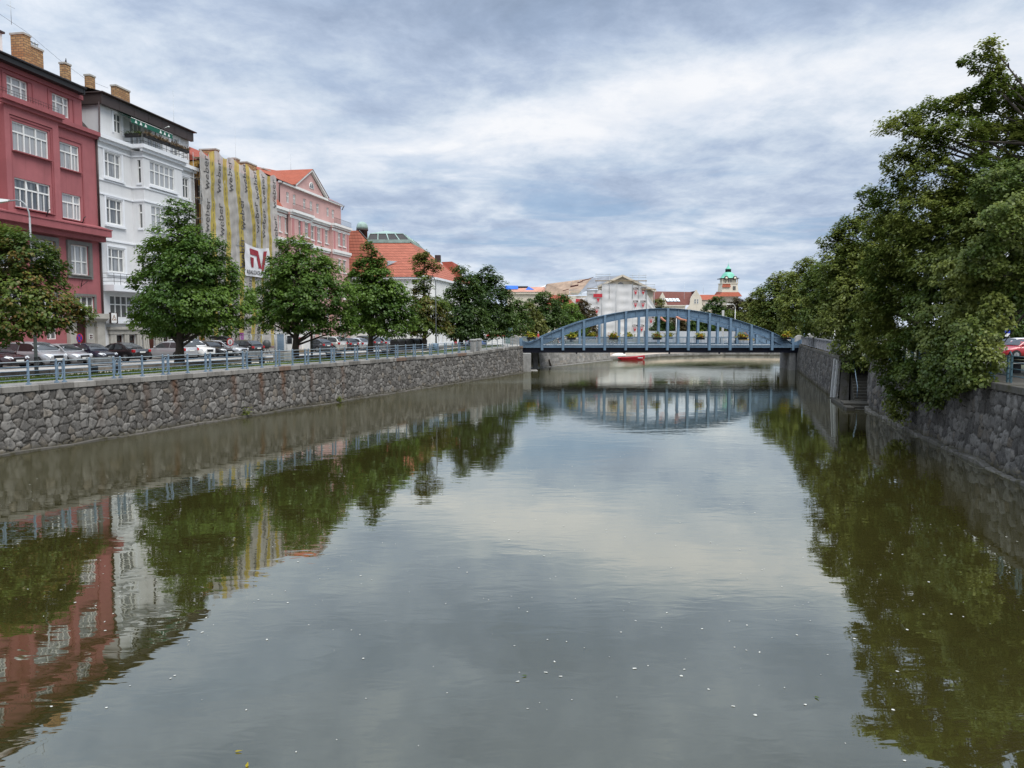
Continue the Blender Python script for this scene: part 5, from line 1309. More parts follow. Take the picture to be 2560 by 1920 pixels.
# stone shop front with pilasters and slanting piers
b = MB()
for a, c in ((.9, 1.3), (1.34, 1.68), (2.79, 3.05), (3.1, 3.41), (4.54, 4.85), (4.9, 5.2), (8.0, 8.25), (8.3, 8.56), (9.64, 9.9), (9.95, 10.26), (11.44, 11.75), (11.8, 12.16), (13.24, 13.6), (13.7, 14.1)): b.box(a, c, -.20, -.002, GZ, 4.95)
b.box(.8, 5.35, -.24, -.004, 4.952, 5.35); b.box(.65, 5.5, -.40, -.003, 5.355, 5.62); b.box(7.9, 14.2, -.24, -.004, 4.952, 5.35); b.box(7.8, 14.3, -.40, -.003, 5.355, 5.62)
for k in range(3):
    b.prism([(5.3+.28*k, -.45, GZ), (5.5+.28*k, -.45, GZ), (5.72+.28*k, -.12, 5.3), (5.55+.28*k, -.12, 5.3)], (0, .12, 0))
    b.prism([(7.35+.28*k-.2, -.45, GZ), (7.35+.28*k, -.45, GZ), (7.55+.28*k, -.12, 5.3), (7.38+.28*k, -.12, 5.3)], (0, .12, 0))
b.build('shop_front', M['beige_stone'], g)
for q in shop[:5]: window(g, q[0], q[1], q[2], q[3], .15, (1,), .75, .06, mat='glass_dark', fmat='door')
b = MB(); b.box(6.0, 7.4, .1, .16, GZ, 5.0); b.build('door', M['door'], g)
# lower balcony
b = MB(); b.box(.32, bx0+.0, -1.15, -.002, 8.72, 9.25); b.box(bx0+.002, bx1, by-.35, -.002, 8.76, 9.24); b.build('balcony_slab', M['white_trim'], g)
b = MB()
for z in (9.55, 9.85, 10.25): b.tube([(.4, -.02, z), (.4, -1.1, z), (bx0, -1.1, z), (bx0, by-.3, z), (bx1, by-.3, z)], .022, 6)
for i in range(13): b.tube([(.4+.85*i, -1.1 if .4+.85*i < bx0 else by-.3, 9.25), (.4+.85*i, -1.1 if .4+.85*i < bx0 else by-.3, 10.26)], .02, 5)
b.build('balcony_railing', M['black_metal'], g)
# top balcony rail carrying planters
b = MB(); ty = by-.38
pr = [(bx0-.4, .3), (bx0-.4, ty), (bx1+.4, ty), (bx1+.4, .3)]
for z in (22.4, 22.75, 23.0): b.tube([(*p, z) for p in pr], .022, 6)
for i in range(11): b.tube([(bx0-.4+.69*i, ty, 22.14), (bx0-.4+.69*i, ty, 23.0)], .02, 5)
for yy in (-.4, -1.0): b.tube([(bx0-.4, yy, 22.14), (bx0-.4, yy, 23.0)], .02, 5)
b.build('balcony_railing', M['black_metal'], g)
# roof with deep brown fascia
b = MB(); b.box(ax0-.3, ax1+.05, -.02, .3, 24.85, 25.75); b.box(ax0-.3, ax0-.05, .3, 9, 24.85, 25.75); b.box(ax0-.45, ax1+.3, -.2, 9, 25.752, 25.86); b.tube([(ax0-.4, -.22, 25.80), (ax1+.3, -.22, 25.80)], .07, 8)
for i in range(6): b.box(3.4+2.1*i, 3.43+2.1*i, -.035, -.021, 24.86, 25.74)
b.build('roof_fascia', M['brown_metal'], g)
b = MB(); b.add([(ax0-.3, -.1, 25.87), (ax1+.2, -.1, 25.87), (ax1+.2, 6, 27.6), (ax0-.3, 6, 27.6), (ax1+.2, 11.9, 25.8), (ax0-.3, 11.9, 25.8)], [(0, 1, 2, 3), (3, 2, 4, 5)]); b.build('roof', M['brown_metal'], g)
chimney(g, 5.0, 5.7, 4.0, 4.55, 26.3, 28.6); chimney(g, 8.6, 10.65, 4.0, 4.55, 26.3, 28.75)
rod(g, 16.4, 3.0, 26.5, 30.6)
for pts in ([(ax0-.25, .25, 25), (ax0-.3, .3, 22.4), (.2, .2, 22.0)], [(x1+.06, -.1, 5), (x1+.06, -.1, 21.4)]): b = MB(); b.tube(pts, .072, 8); b.build('drain_pipe', M['pipe'], g)
b = MB(); b.tube([(9.6, -.3, 24.85), (9.75, -.55, 25.0)], .02, 5); b.ball((9.8, -.62, 25.02), .12, .12, .07, 8, 5); b.build('satellite_dish', M['frame'], g)
# things hung on the white house
aw_ = thing('awning', 'dark green awning with white triangles over the planted top balcony', 'awning', fpt(0, 0, 0), FROT)
M['awning'] = plain('green_awning_cloth', (.008, .105, .068), .8, .12, 1.5); M['awning_white'] = plain('awning_white', (.75, .78, .76), .8, .03)
b = MB(); b.add([(3.7, .45, 24.75), (9.9, .45, 24.75), (9.9, -.95, 24.28), (3.7, -.95, 24.28), (9.9, -.95, 23.86), (3.7, -.95, 23.86)], [(0, 1, 2, 3), (3, 2, 4, 5)]); b.build('cloth', M['awning'], aw_)
b = MB()
for x in (4.35, 5.05, 5.75, 8.0, 8.65, 9.3): b.add([(x-.2, -.965, 23.95), (x+.2, -.965, 23.95), (x, -.965, 24.26)], [(0, 1, 2)])
b.build('triangles', M['awning_white'], aw_)
b = MB(); b.box(3.65, 9.95, .40, .48, 24.76, 24.86); b.tube([(3.7, -.95, 24.3), (9.9, -.95, 24.3)], .025, 6); b.build('frame', M['frame'], aw_)
def dry_planter(lab, xa, xb_, ya, yb, dry):
    g2 = thing('planter_box', lab, 'planter', fpt(0, 0, 0), FROT, 'balcony planters on the white house')
    b = MB(); b.box(xa, xb_, ya, yb, 22.78, 23.08); b.build('trough', M['black'], g2, bevel=.02)
    rg = np.random.default_rng(int(xa*10)); n = int(330*(xb_-xa)*max(.5, abs(yb-ya)))
    px = rg.uniform(xa, xb_, n); py = rg.uniform(ya-.1, yb+.1, n); pz = np.full(n, 23.05); h_ = rg.uniform(.06, .30, n); a_ = rg.uniform(0, 6.3, n); sp = rg.normal(0, .22, (n, 2)); dr_ = rg.uniform(0, 1, n) < .35
    dxx, dyy = np.cos(a_)*.02, np.sin(a_)*.02
    V = np.stack([np.stack([px-dxx, py-dyy, pz], 1), np.stack([px+dxx, py+dyy, pz], 1), np.stack([px+sp[:, 0]+dxx, py+sp[:, 1]+dyy, pz+np.where(dr_, -h_*.7, h_)], 1), np.stack([px+sp[:, 0]-dxx, py+sp[:, 1]-dyy, pz+np.where(dr_, -h_*.65, h_*.95)], 1)], 1).reshape(-1, 3)
    np_mesh('plants', V, np.arange(4*n).reshape(-1, 4), M['dry'] if dry else M['turf'], g2)
M['dry'] = plain('dry_brown_grass', (.17, .115, .06), .95, .4, 9)
dry_planter('dark trough on the near side of the top balcony rail', bx0-.55, bx0-.25, -1.3, .2, False)
dry_planter('long trough of dry brown plants along the top balcony front', bx0-.3, 8.0, ty-.2, ty+.12, True)
dry_planter('trough of dry brown plants at the far end of the top balcony front', 8.1, bx1+.5, ty-.2, ty+.12, True)
sg_ = thing('shop_sign', 'white hanging sign with a brown triangle emblem on the white house', 'sign', fpt(0, 0, 0), FROT)
b = MB(); b.box(.36, 1.10, -.72, -.60, 5.95, 6.78); b.build('panel', M['frame'], sg_, bevel=.02)
for xa, xe, ya, ye, za, ze in ((1.12, 1.2, -.75, -.57, 5.9, 6.85), (.28, .34, -.75, -.57, 5.9, 6.85), (.62, .68, -.57, 0, 6.3, 6.36)): b = MB(); b.box(xa, xe, ya, ye, za, ze); b.build('bracket', M['brown_metal'], sg_)
M['logo_brown'] = plain('sign_brown', (.26, .11, .04), .6, .05)
b = MB(); tp = [(.73, 6.62), (.47, 6.2), (.99, 6.2)]; ce = (.73, 6.34)
for i in range(3):
    p, q = tp[i], tp[(i+1) % 3]; b.beam((p[0], -.728, p[1]), (q[0], -.728, q[1]), .008, .05)
    m_ = (p[0]*.5+q[0]*.5, p[1]*.5+q[1]*.5); b.beam((m_[0], -.730, m_[1]), (ce[0]*.7+q[0]*.3, -.730, ce[1]*.7+q[1]*.3), .008, .045)
b.build('emblem', M['logo_brown'], sg_)

# ================================================================== ochre house behind the net
g = thing('ochre_house', 'ochre house under renovation, almost hidden behind striped scaffold net', 'house', fpt(0, 0, 0), FROT)
x0, x1 = 15.2, 31.15
ops = [(a, a+1.2, z, z+2.0) for a in (15.6, 18.2, 20.8, 23.4, 26.0, 28.6) for z in (6.2, 10.3, 14.6, 18.6)]
b = MB(); wall_face(b, x0, x1, GZ, 22.9, 0, ops, .25)
for x in (x0, x1): b.quad((x, 0, GZ), (x, 11, GZ), (x, 11, 22.9), (x, 0, 22.9))
b.build('wall', M['ochre'], g)
b = MB(); ledge(b, x0, x1, 0, 22.4, 22.95, .5); b.build('cornice', M['ochre'], g)
for q in ops: window(g, *q, .12, (1, 1), .65, .08)
b = MB(); b.add([(x0-.15, -.6, 23.0), (x1+.1, -.6, 23.0), (x1+.1, 5.5, 26.4), (x0-.15, 5.5, 26.4), (x1+.1, 11, 23), (x0-.15, 11, 23)], [(0, 1, 2, 3), (3, 2, 4, 5)]); b.tri((x0-.15, -.6, 23), (x0-.15, 11, 23), (x0-.15, 5.5, 26.4)); b.build('roof', M['tile_red'], g)
b = MB(); b.tube([(x0-.1, -.62, 23.0), (x1, -.62, 23.0)], .09, 8); b.tube([(15.35, -.15, 6), (15.35, -.15, 21), (15.35, -.5, 22.9)], .07, 8); b.build('gutter', M['pipe'], g)
chimney(g, 26.3, 27.1, 4, 6.1, 25, 26.7); rod(g, 27.3, 2.0, 24.4, 29.6)
chimney(g, 30.0, 31.0, 3.5, 4.5, 24.9, 26.4)
# scaffold and net
sc = thing('scaffold', 'steel tube scaffold standing against the ochre house front', 'scaffold', fpt(0, 0, 0), FROT)
for i in range(8):
    x = 14.35+2.4*i
    for y in (-.35, -1.1): b = MB(); b.tube([(x, y, GZ), (x, y, 23.6)], .03, 6); b.build('upright', M['galv'], sc)
for k in range(10):
    z = 4.6+2.05*k
    for y in (-.35, -1.1): b = MB(); b.tube([(14.3, y, z), (31.2, y, z)], .025, 6); b.build('ledger', M['galv'], sc)
M['board'] = plain('scaffold_boards', (.28, .21, .13), .9, .2, 2)
for k in range(10): b = MB(); b.box(14.3, 31.2, -1.05, -.40, 4.62+2.05*k, 4.67+2.05*k); b.build('deck', M['board'], sc)
def net_mat(name, col, thin):
    m, t = newmat(name); v = t.obj()
    c = t.mix(t.smooth(t.noise(t.scale(v, (1, 1, .35)), 1.4, 5, .6), .3, .75), tuple(q*.80 for q in col), tuple(min(1, q*1.12) for q in col))
    d = t.new('ShaderNodeBsdfDiffuse'); t.put(d.inputs['Color'], c); tl = t.new('ShaderNodeBsdfTranslucent'); t.put(tl.inputs['Color'], c); tp = t.new('ShaderNodeBsdfTransparent')
    a = t.new('ShaderNodeMixShader'); a.inputs[0].default_value = .3; t.L.new(d.outputs[0], a.inputs[1]); t.L.new(tl.outputs[0], a.inputs[2])
    b_ = t.new('ShaderNodeMixShader'); t.put(b_.inputs[0], t.math('MULTIPLY', t.math('ADD', .55, t.noise(v, 1.1, 3, .6)), thin)); t.L.new(a.outputs[0], b_.inputs[1]); t.L.new(tp.outputs[0], b_.inputs[2]); t.out(b_.outputs[0]); return m
M['net_white'] = net_mat('pale_scaffold_net', (.62, .60, .57), .13)
M['net_yellow'] = net_mat('yellow_net_stripe', (.62, .50, .15), .11)
M['net_text'] = plain('dark_net_lettering', (.085, .082, .082), .9, .25, 3)
def netpos(x, z):
    k = (24-z)/21
    d1 = sstep(21.5-z, 0, 6.0); bl = math.exp(-((x-23.6)/3.6)**2)
    xx = x+1.25*bl*d1-.9*bl*sstep(14.5-z, 0, 6)+.07*math.sin(z*.9+x)*min(1, k*3)
    y = -1.22+.03*math.sin(x*2.6+z*.7)+.022*math.sin(z*5.3+math.sin(x*1.7)*2)+.02*math.sin(x*7.3+z*2.1)+.06*math.sin(x*1.1-z*.6)+.02*math.sin(z*3.07+x*.6)+.25*math.exp(-((x-24.5)/2.5)**2)*math.sin(z*.55)
    return xx, y
edges = [14.25, 16.0, 16.85, 18.7, 19.5, 21.15, 22.0, 23.7, 24.6, 26.35, 27.0, 28.75, 29.5, 31.3]
net = thing('scaffold_net', 'large pale scaffold net with yellow stripes and dark sideways lettering', 'scaffold net', fpt(0, 0, 0), FROT)
b = MB(); nzn = 84; xs = []
for i in range(len(edges)-1):
    n = 6 if i % 2 == 0 else 3
    for k in range(n): xs.append((edges[i]+(edges[i+1]-edges[i])*k/n, i % 2))
xs.append((edges[-1], 0)); vs = []
for j in range(nzn+1):
    for (x, _) in xs:
        zt = 24.15+.22*math.sin(x*1.9)+(.0 if x > 15.8 else -.5); z = 3.3+(zt-3.3)*j/nzn; q = netpos(x, z); vs.append((q[0], q[1], z))
n = len(xs); o = len(b.v); b.v += vs
for j in range(nzn):
    for i in range(n-1): b.f.append((j*n+i, j*n+i+1, (j+1)*n+i+1, (j+1)*n+i)); b.m.append(xs[i][1]); b.sm.append(True)
b.build('sheet', [M['net_white'], M['net_yellow']], net)
b = MB(); b2 = MB()
words = [(15.25, 21.7), (15.35, 17.3), (17.75, 21.75), (17.9, 17.2), (20.1, 22.3), (22.0, 18.45), (23.3, 22.7), (21.6, 14.1), (25.9, 22.4), (27.65, 22.2), (27.5, 18.1), (30.65, 22.1), (30.6, 17.6), (25.2, 18.5), (20.0, 10.2), (23.1, 9.6), (18.0, 12.6), (15.3, 12.8), (27.6, 13.4), (30.6, 13.2), (20.2, 5.6), (23.2, 5.0), (25.6, 5.4), (18.0, 5.2)]
tv, tf = text_mesh('weber', 1.28, .0, 0)
for (cx, cz) in words:
    vs = []
    for (px, py, pz) in tv:
        x = cx-py; z = cz+px*1.06; q = netpos(x, z); vs.append((q[0], q[1]-.035, z))
    b.add(vs, tf)
    hk = []
    for (px, py) in ((-1.62, -.02), (-1.62, .42), (-1.52, .42), (-1.52, .12), (-1.28, .02), (-1.28, -.10)):
        x = cx-py+.0; z = cz+px*1.06; q = netpos(x, z); hk.append((q[0], q[1]-.035, z))
    b.add(hk, [tuple(range(6))])
for i in range(1, len(edges)-1, 2):                     # thin lettering lines in the yellow stripes
    xm = (edges[i]+edges[i+1])/2
    for k in range(34):
        z = 5+18.2*k/34
        if (k*7+i) % 5 == 0: continue
        q0 = netpos(xm, z); q1 = netpos(xm, z+.34); b2.quad((q0[0]-.035, q0[1]-.03, z), (q0[0]+.035, q0[1]-.03, z), (q1[0]+.035, q1[1]-.03, z+.34), (q1[0]-.035, q1[1]-.03, z+.34))
b.build('lettering', M['net_text'], net); b2.build('small_print', M['net_text'], net)
bn = thing('banner', 'white building banner with a large dark red emblem hung on the net', 'banner', fpt(0, 0, 0), FROT)
M['banner'] = plain('white_banner_cloth', (.64, .64, .66), .8, .06, 1, .1); M['emblem_red'] = plain('emblem_red', (.26, .022, .035), .7, .12, 1.5)
def bpos(u, v):  # u,v in 0..1, sagging top edge and creases
    x = 22.4+5.9*u; zt = 15.2-.30*math.sin(PI*u); zb_ = 11.5; z = zb_+(zt-zb_)*v; return (x, -1.52+.05*math.sin(u*9+v*4)+.04*math.sin((u+v)*13), z)
b = MB(); n = 16; b.add([bpos(i/n, j/n) for j in range(n+1) for i in range(n+1)], [(j*(n+1)+i, j*(n+1)+i+1, (j+1)*(n+1)+i+1, (j+1)*(n+1)+i) for j in range(n) for i in range(n)], smooth=True); b.build('cloth', M['banner'], bn)
b = MB()
def bpoly(pts): b.add([(q[0], q[1]-.05, q[2]) for q in (bpos(*p) for p in pts)], [tuple(range(len(pts)))])
bpoly([(.17, .90), (.52, .90), (.47, .72), (.17, .70)]); bpoly([(.52, .90), (.66, .30), (.50, .30), (.47, .72)])
bpoly([(.17, .62), (.31, .62), (.31, .30), (.24, .30)]); bpoly([(.66, .30), (.74, .90), (.86, .90), (.74, .22), (.64, .22)])
b.build('emblem', M['emblem_red'], bn)
tv, tf = text_mesh('REALIZACE STAVEB', .62, .012, 0); b = MB(); b.add([(25.35+p[0]*.94, bpos(min(1, max(0, (2.95+p[0]*.94)/5.9)), .1)[1]-.05, 11.95+p[1]) for p in tv], tf); b.build('lettering', M['net_text'], bn)

# ================================================================== pink house
P0 = fpt(31.2, 0, 0); PROT = math.atan2(math.cos(R(10.3)), math.sin(R(10.3)))
g = thing('pink_house', 'pink house with gabled attic, red roof and white cornices past the net', 'house', P0, PROT)
b = MB(); tr = MB(); W_ = []
zones = [(.05, 5.1, 0), (5.1, 11.05, -.6), (11.05, 18.6, 0), (18.6, 24.75, -.6)]
rows = [(18.0, 19.9), (14.0, 15.85), (10.0, 11.9), (6.0, 7.9), (3.4, 5.0)]
wx = {0: [(2.85, 3.45), (4.5, 5.05)], 1: [(7.3, 8.35), (9.2, 10.25)], 2: [(12.3, 13.3), (14.5, 15.5), (17.2, 18.15)], 3: [(20.5, 21.4), (22.3, 23.3)]}
for i, (a, c, y) in enumerate(zones):
    ops = [(p, q, e, f) for (p, q) in wx[i] for (e, f) in rows]; W_ += [(o, y) for o in ops]
    wall_face(b, a, c, GZ, 20.5, y, ops, .25)
    if y < 0:
        for x in (a, c): b.quad((x, y, GZ), (x, 0, GZ), (x, 0, 20.5), (x, y, 20.5))
    for z0, z1, d in ((20.45, 21.05, .5), (16.55, 17.2, .32), (20.0, 20.3, .1)): ledge(tr, a-(.3 if y < 0 and z1 > 17 else 0), c+(.3 if y < 0 else 0), y, z0, z1, d)
for x in (.05, 24.75): b.quad((x, 0, GZ), (x, 11, GZ), (x, 11, 20.5), (x, 0, 20.5))
attw = [(5.2, 6.0, 22.0, 23.38), (7.15, 7.9, 22.0, 23.38), (10.2, 10.95, 21.95, 23.32), (12.3, 13.1, 21.95, 23.32), (14.45, 15.3, 21.95, 23.32), (18.0, 18.8, 22.0, 23.3), (19.9, 20.7, 22.0, 23.25)]
wall_face(b, 3.1, 23.3, 20.5, 24.35, .05, attw, .22); W_ += [(o, .05) for o in attw]
for x in (3.1, 23.3): b.quad((x, .05, 20.5), (x, 10, 20.5), (x, 10, 24.35), (x, .05, 24.35))
b.add([(7.6, .045, 24.35), (17.4, .045, 24.35), (12.55, .045, 27.35)], [(0, 1, 2)])
b.build('wall', M['pink'], g)
tr.box(3.0, 7.3, -.25, .04, 24.2, 24.45); tr.box(17.7, 23.5, -.25, .04, 24.2, 24.45); tr.box(7.2, 17.8, -.32, .03, 24.18, 24.48)
tr.beam((7.3, -.12, 24.6), (12.55, -.12, 27.6), .40, .26); tr.beam((17.8, -.12, 24.6), (12.55, -.12, 27.6), .40, .26)
tr.build('cornice', M['whitewash'], g)
q = MB()
for (a, c, y) in zones:
    if y < 0:
        for k in range(3):
            xx = a+(c-a)*(k+.5)/3; xx = [a+.55, (a+c)/2, c-.55][k]; q.box(xx-.28, xx+.28, y-.05, y-.002, 17.25, 20.0)
for xx in (11.7, 13.9, 16.3): q.box(xx-.22, xx+.22, -.05, -.002, 17.25, 20.0)
q.build('pilasters', M['pink_deep'], g)
for (o, y) in W_:
    p, q_, e, f = o; w_ = window(g, *o, y+.1, (1, 1), .62, .07, mat='glass_dark')
    if f < 20: trim_of(w_, ((p-.15, q_+.15, e-.16, e-.03),), y-.14, y-.002, 'whitewash', 'sill'); trim_of(w_, ((p-.1, q_+.1, f+.03, f+.16),), y-.08, y-.002, 'whitewash', 'lintel')
q = MB(); vs = [(12.9+.72*math.cos(PI*i/12), .03, 25.15+.82*math.sin(PI*i/12)) for i in range(13)]; q.add(vs, [tuple(range(13))]); w_ = q.build('lunette_window', M['glass_dark'], g)
q = MB(); q.tube(vs+[vs[0]], .07, 6); q.tube([(12.9, .02, 25.15), (12.9, .02, 25.95)], .04, 5); q.build('frame', M['frame'], w_)
q = MB()
q.add([(2.9, -.35, 24.46), (7.4, -.35, 24.46), (12.55, 4.5, 27.62), (2.9, 4.5, 26.6)], [(0, 1, 2, 3)]); q.add([(17.7, -.35, 24.46), (23.6, -.35, 24.46), (23.6, 4.5, 26.6), (12.55, 4.5, 27.62)], [(0, 1, 2, 3)])
q.add([(7.0, -.4, 24.62), (12.55, -.4, 27.76), (12.55, 8, 27.76), (3.5, 8, 25.8)], [(0, 1, 2, 3)]); q.add([(18.1, -.4, 24.62), (12.55, -.4, 27.76), (12.55, 8, 27.76), (21.5, 8, 25.8)], [(0, 1, 2, 3)])
q.add([(.0, 2.5, 24.3), (4, 2.5, 24.5), (12.55, 8, 27.75), (0, 8, 27.4)], [(0, 1, 2, 3)]); q.add([(.05, -.5, 21.06), (3.1, -.5, 21.06), (3.1, .06, 21.9), (.05, 1.4, 23.0)], [(0, 1, 2, 3)]); q.add([(23.3, -.3, 21.06), (24.9, -.3, 21.06), (24.9, 5, 22.4), (23.3, 2, 23.2)], [(0, 1, 2, 3)])
q.build('roof', M['tile'], g)
chimney(g, .6, 3.0, 3, 4, 24.5, 26.3); chimney(g, 5.5, 7.5, 3.4, 4.4, 25.2, 26.5); rod(g, 12.7, 3.0, 27.5, 29.9)
b = MB()
for (xa, xe) in ((5.0, 11.2), (18.4, 24.9)):
    for z in (21.1, 21.85): b.tube([(xa, -.95, z), (xe, -.95, z)], .022, 5)
    for i in range(25): b.tube([(xa+(xe-xa)*i/24, -.95, 21.08), (xa+(xe-xa)*i/24, -.95, 21.86)], .014, 4)
b.build('balcony_railing', M['black_metal'], g)
for pts in ([(5.0, -.12, 6), (5.0, -.12, 20.3)], [(3.05, -.05, 21.3), (3.05, -.1, 23.8), (3.6, -.3, 24.4)], [(23.4, -.1, 23.7), (23.8, -.3, 24.4)]): b = MB(); b.tube(pts, .07, 6); b.build('drain_pipe', M['pipe'], g)
# ================================================================== white museum with orange hipped roofs
MX, MY = -12.4, 124.5
mu = thing('museum', 'white walled museum with orange hipped roofs and a copper lantern', 'museum', (0, 0, 0))
ev = 13.65
def hipped(b, pts_low, pts_up):
    n = len(pts_low)
    for i in range(n): b.quad(pts_low[i], pts_low[(i+1) % n], pts_up[(i+1) % n], pts_up[i])
# walls: front facing the viewer, flank along the street
FA = MB(); wf = [(-20.3, -19.35, 3.45, 4.36), (-17.97, -16.98, 3.35, 4.36), (-15.52, -14.53, 3.4, 4.36), (-23.2, -22.2, 3.4, 4.36), (-20.3, -19.3, 7.6, 9.9), (-17.9, -16.9, 7.6, 9.9), (-15.5, -14.5, 7.6, 9.9)]
wall_face(FA, -32, -13.6, 2.3, ev, MY, wf, .25)
FAd = Vector((math.sin(R(9.6)), math.cos(R(9.6))))
def fl(s, d=0): p = Vector((MX, MY+1.2))+FAd*s; return (p.x+d*math.cos(R(9.6)), p.y-d*math.sin(R(9.6)))
c0 = (-13.6, MY); arc = []
for i in range(5):
    k = i/4; arc.append(((1-k)**2*-13.6+2*k*(1-k)*-12.55+k*k*fl(0)[0], (1-k)**2*MY+2*k*(1-k)*MY+k*k*fl(0)[1]))
for i in range(4): FA.quad((*arc[i], 2.3), (*arc[i+1], 2.3), (*arc[i+1], ev), (*arc[i], ev))
q = MB(); ops2 = [(1.0+2.6*i, 2.1+2.6*i, 3.1, 5.6) for i in range(14)]+[(1.0+2.6*i, 2.1+2.6*i, 7.4, 10) for i in range(14)]
wall_face(q, 0, 42, 2.3, ev, 0, ops2, .3); Mx = Matrix.Translation((*fl(0), 0)) @ Matrix.Rotation(math.atan2(FAd.y, FAd.x), 4, 'Z'); q.xf(Mx); FA.add(q.v, q.f)
FA.build('wall', M['whitewash'], mu)
tr = MB(); tr.box(-32, -13.6, MY-.12, MY-.002, 2.3, 3.1)
for z in (5.3, 6.4, 10.6, 11.6): tr.box(-32, -13.6, MY-.05, MY-.002, z, z+.09)
tr.box(-32, -13.5, MY-.45, MY-.003, ev-.35, ev)
for i in range(4): tr.beam((*arc[i], ev-.17), (*arc[i+1], ev-.17), .7, .34)
a_, e_ = fl(0, .1), fl(42, .1); tr.beam((*a_, ev-.17), (*e_, ev-.17), .6, .34); tr.beam((*fl(0, .02), 2.7), (*fl(42, .02), 2.7), .1, .8)
for i in range(15):
    p = fl(.3+2.6*i, .12); tr.beam((*p, 2.4), (*p, 6.2), .25, .5, up=FAd.to_3d())
tr.build('cornice', M['white_trim'], mu)
for o_ in wf: window(mu, *o_, MY+.12, (1, 1), .5 if o_[3] < 5 else .66, .08, mat='glass_dark')
for o_ in ops2[:9]:
    b = MB(); b.quad((o_[0], .2, o_[2]), (o_[1], .2, o_[2]), (o_[1], .2, o_[3]), (o_[0], .2, o_[3])); b.xf(Mx); w_ = b.build('window', M['glass_dark'], mu)
    b = MB(); b.box((o_[0]+o_[1])/2-.04, (o_[0]+o_[1])/2+.04, .14, .19, o_[2], o_[3]); b.box(o_[0], o_[1], .145, .185, (o_[2]+o_[3])/2, (o_[2]+o_[3])/2+.07); b.xf(Mx); b.build('frame', M['frame'], w_)
# main roof: broad hip up to the lantern, then wing roofs
b = MB()
u0, u1 = (-24.6, 133.5, 20.1), (-17.5, 133.5, 20.1); u2, u3 = (-16, 163, 20.6), (-24.6, 163, 20.6)
b.quad((-30, MY-.4, ev-.1), (-13.2, MY-.4, ev-.1), u1, u0)
fe = fl(42, .4); b.add([(-13.2, MY-.4, ev-.1), (*fl(0, .4), ev-.1), (*fl(20, .4), ev-.05), (-16.5, 150, 20.3), u1], [(0, 1, 4), (1, 2, 3, 4)])
b.quad((*fl(20, .4), ev-.05), (*fe, ev), (-14, 166, 18.0), (-16.5, 150, 20.3)); b.quad(u0, u1, (-16.5, 150, 20.3), (-24, 150, 20.3))
b.quad((-30, MY-.4, ev-.1), u0, (-24, 150, 20.3), (-40, 150, 14))
b.build('roof', M['tile_wide'], mu)
b = MB()   # lower front wing with its own hip
b.add([(-20.6, MY-.6, ev+.02), (-14.2, MY-.6, ev+.02), (-12.6, MY+1.5, ev), (-16.1, MY+4.6, 17.9), (-20.3, MY+2.6, 15.8)], [(0, 1, 3, 4), (1, 2, 3)])
b.build('porch_roof', M['tile_wide'], mu)
b = MB()   # left wing, ridge running down to the valley
b.add([(-27.2, MY+1, 21.1), (-24.8, MY+1, 21.15), (-20.3, MY+2.4, 16.1), (-20.7, MY-.62, ev+.03), (-31, MY-.62, ev+.03), (-31, MY+1, 21.0)], [(0, 4, 5), (0, 1, 2, 3, 4)])
b.build('wing_roof', M['tile_wide'], mu)
b = MB(); b.add([(-20.6, MY+2.2, 15.5), (-18.7, MY+2.2, 16.35), (-20.4, MY+2.9, 16.5)], [(0, 1, 2)]); b.beam((-24.6, MY+.9, 21.2), (-20.2, MY+2.3, 16.15), .08, .06); b.build('valley_gutter', M['lamp'], mu)
for (x, z) in ((-11.6, 15.2), (-10.5, 14.6)): pass
b = MB(); b.box(-13.9, -12.9, 140, 141.2, 17.4, 18.6); b.build('roof_vent', M['brown_metal'], mu)
M['lantern_pane'] = plain('dark_lantern_pane', (.030, .026, .024), .55, .25, .8)
# lantern: dark glazed band under a copper hip
lx0, lx1, ly0, ly1 = -24.8, -17.5, 133.4, 152
b = MB(); hipped(b, [(lx0, ly0, 20.55), (lx1, ly0, 20.55), (lx1+.4, ly1, 20.75), (lx0, ly1, 20.75)], [(lx0+.2, ly0+1.3, 21.75), (lx1-1.3, ly0+1.3, 21.75), (lx1-.6, ly1, 21.7), (lx0+.2, ly1, 22.0)]); la = b.build('lantern', M['lantern_pane'], mu)
b = MB(); b.box(lx0, lx1+.05, ly0-.12, ly0-.01, 20.05, 20.6); b.beam((lx1, ly0, 20.4), (lx1+.4, ly1, 20.5), .2, .45)
for k in (0, .25, .5, .75, 1):
    xx = lx0+(lx1-lx0)*k; xt = lx0+.2+(lx1-1.3-lx0-.2)*k; b.beam((xx, ly0-.03, 20.55), (xt, ly0+1.25, 21.75), .16, .12)
for k in (.15, .3, .45, .6, .8):
    b.beam((lx1+.4*k+.03, ly0+(ly1-ly0)*k, 20.6), (lx1-1.3+.7*k, ly0+1.3+(ly1-ly0-1.3)*k, 21.8), .16, .12)
b.build('glazing_bars', M['copper'], la)
b = MB(); b.add([(lx0, ly0+1.2, 21.76), (lx1-1.2, ly0+1.2, 21.76), (lx1-.5, ly1, 21.75), (lx0, ly1, 21.75), (-22.6, 140, 22.9), (-20.2, 148, 22.9)], [(0, 1, 5, 4), (1, 2, 5), (2, 3, 4, 5), (3, 0, 4)]); b.build('lantern_roof', M['copper'], mu)
rod(mu, -23.3, 141, 22.8, 24.3)
b = MB(); b.lathe([(.85, 19.0), (.85, 21.3), (.98, 21.35), (.98, 21.6)], (-24.5, MY+3, 0), 12); b.build('cupola_drum', M['brown_metal'], mu)
b = MB(); b.lathe([(.97, 21.602), (.96, 21.9), (.86, 22.3), (.62, 22.62), (.3, 22.78), (.02, 22.82)], (-24.5, MY+3, 0), 12); b.build('cupola', M['copper'], mu)
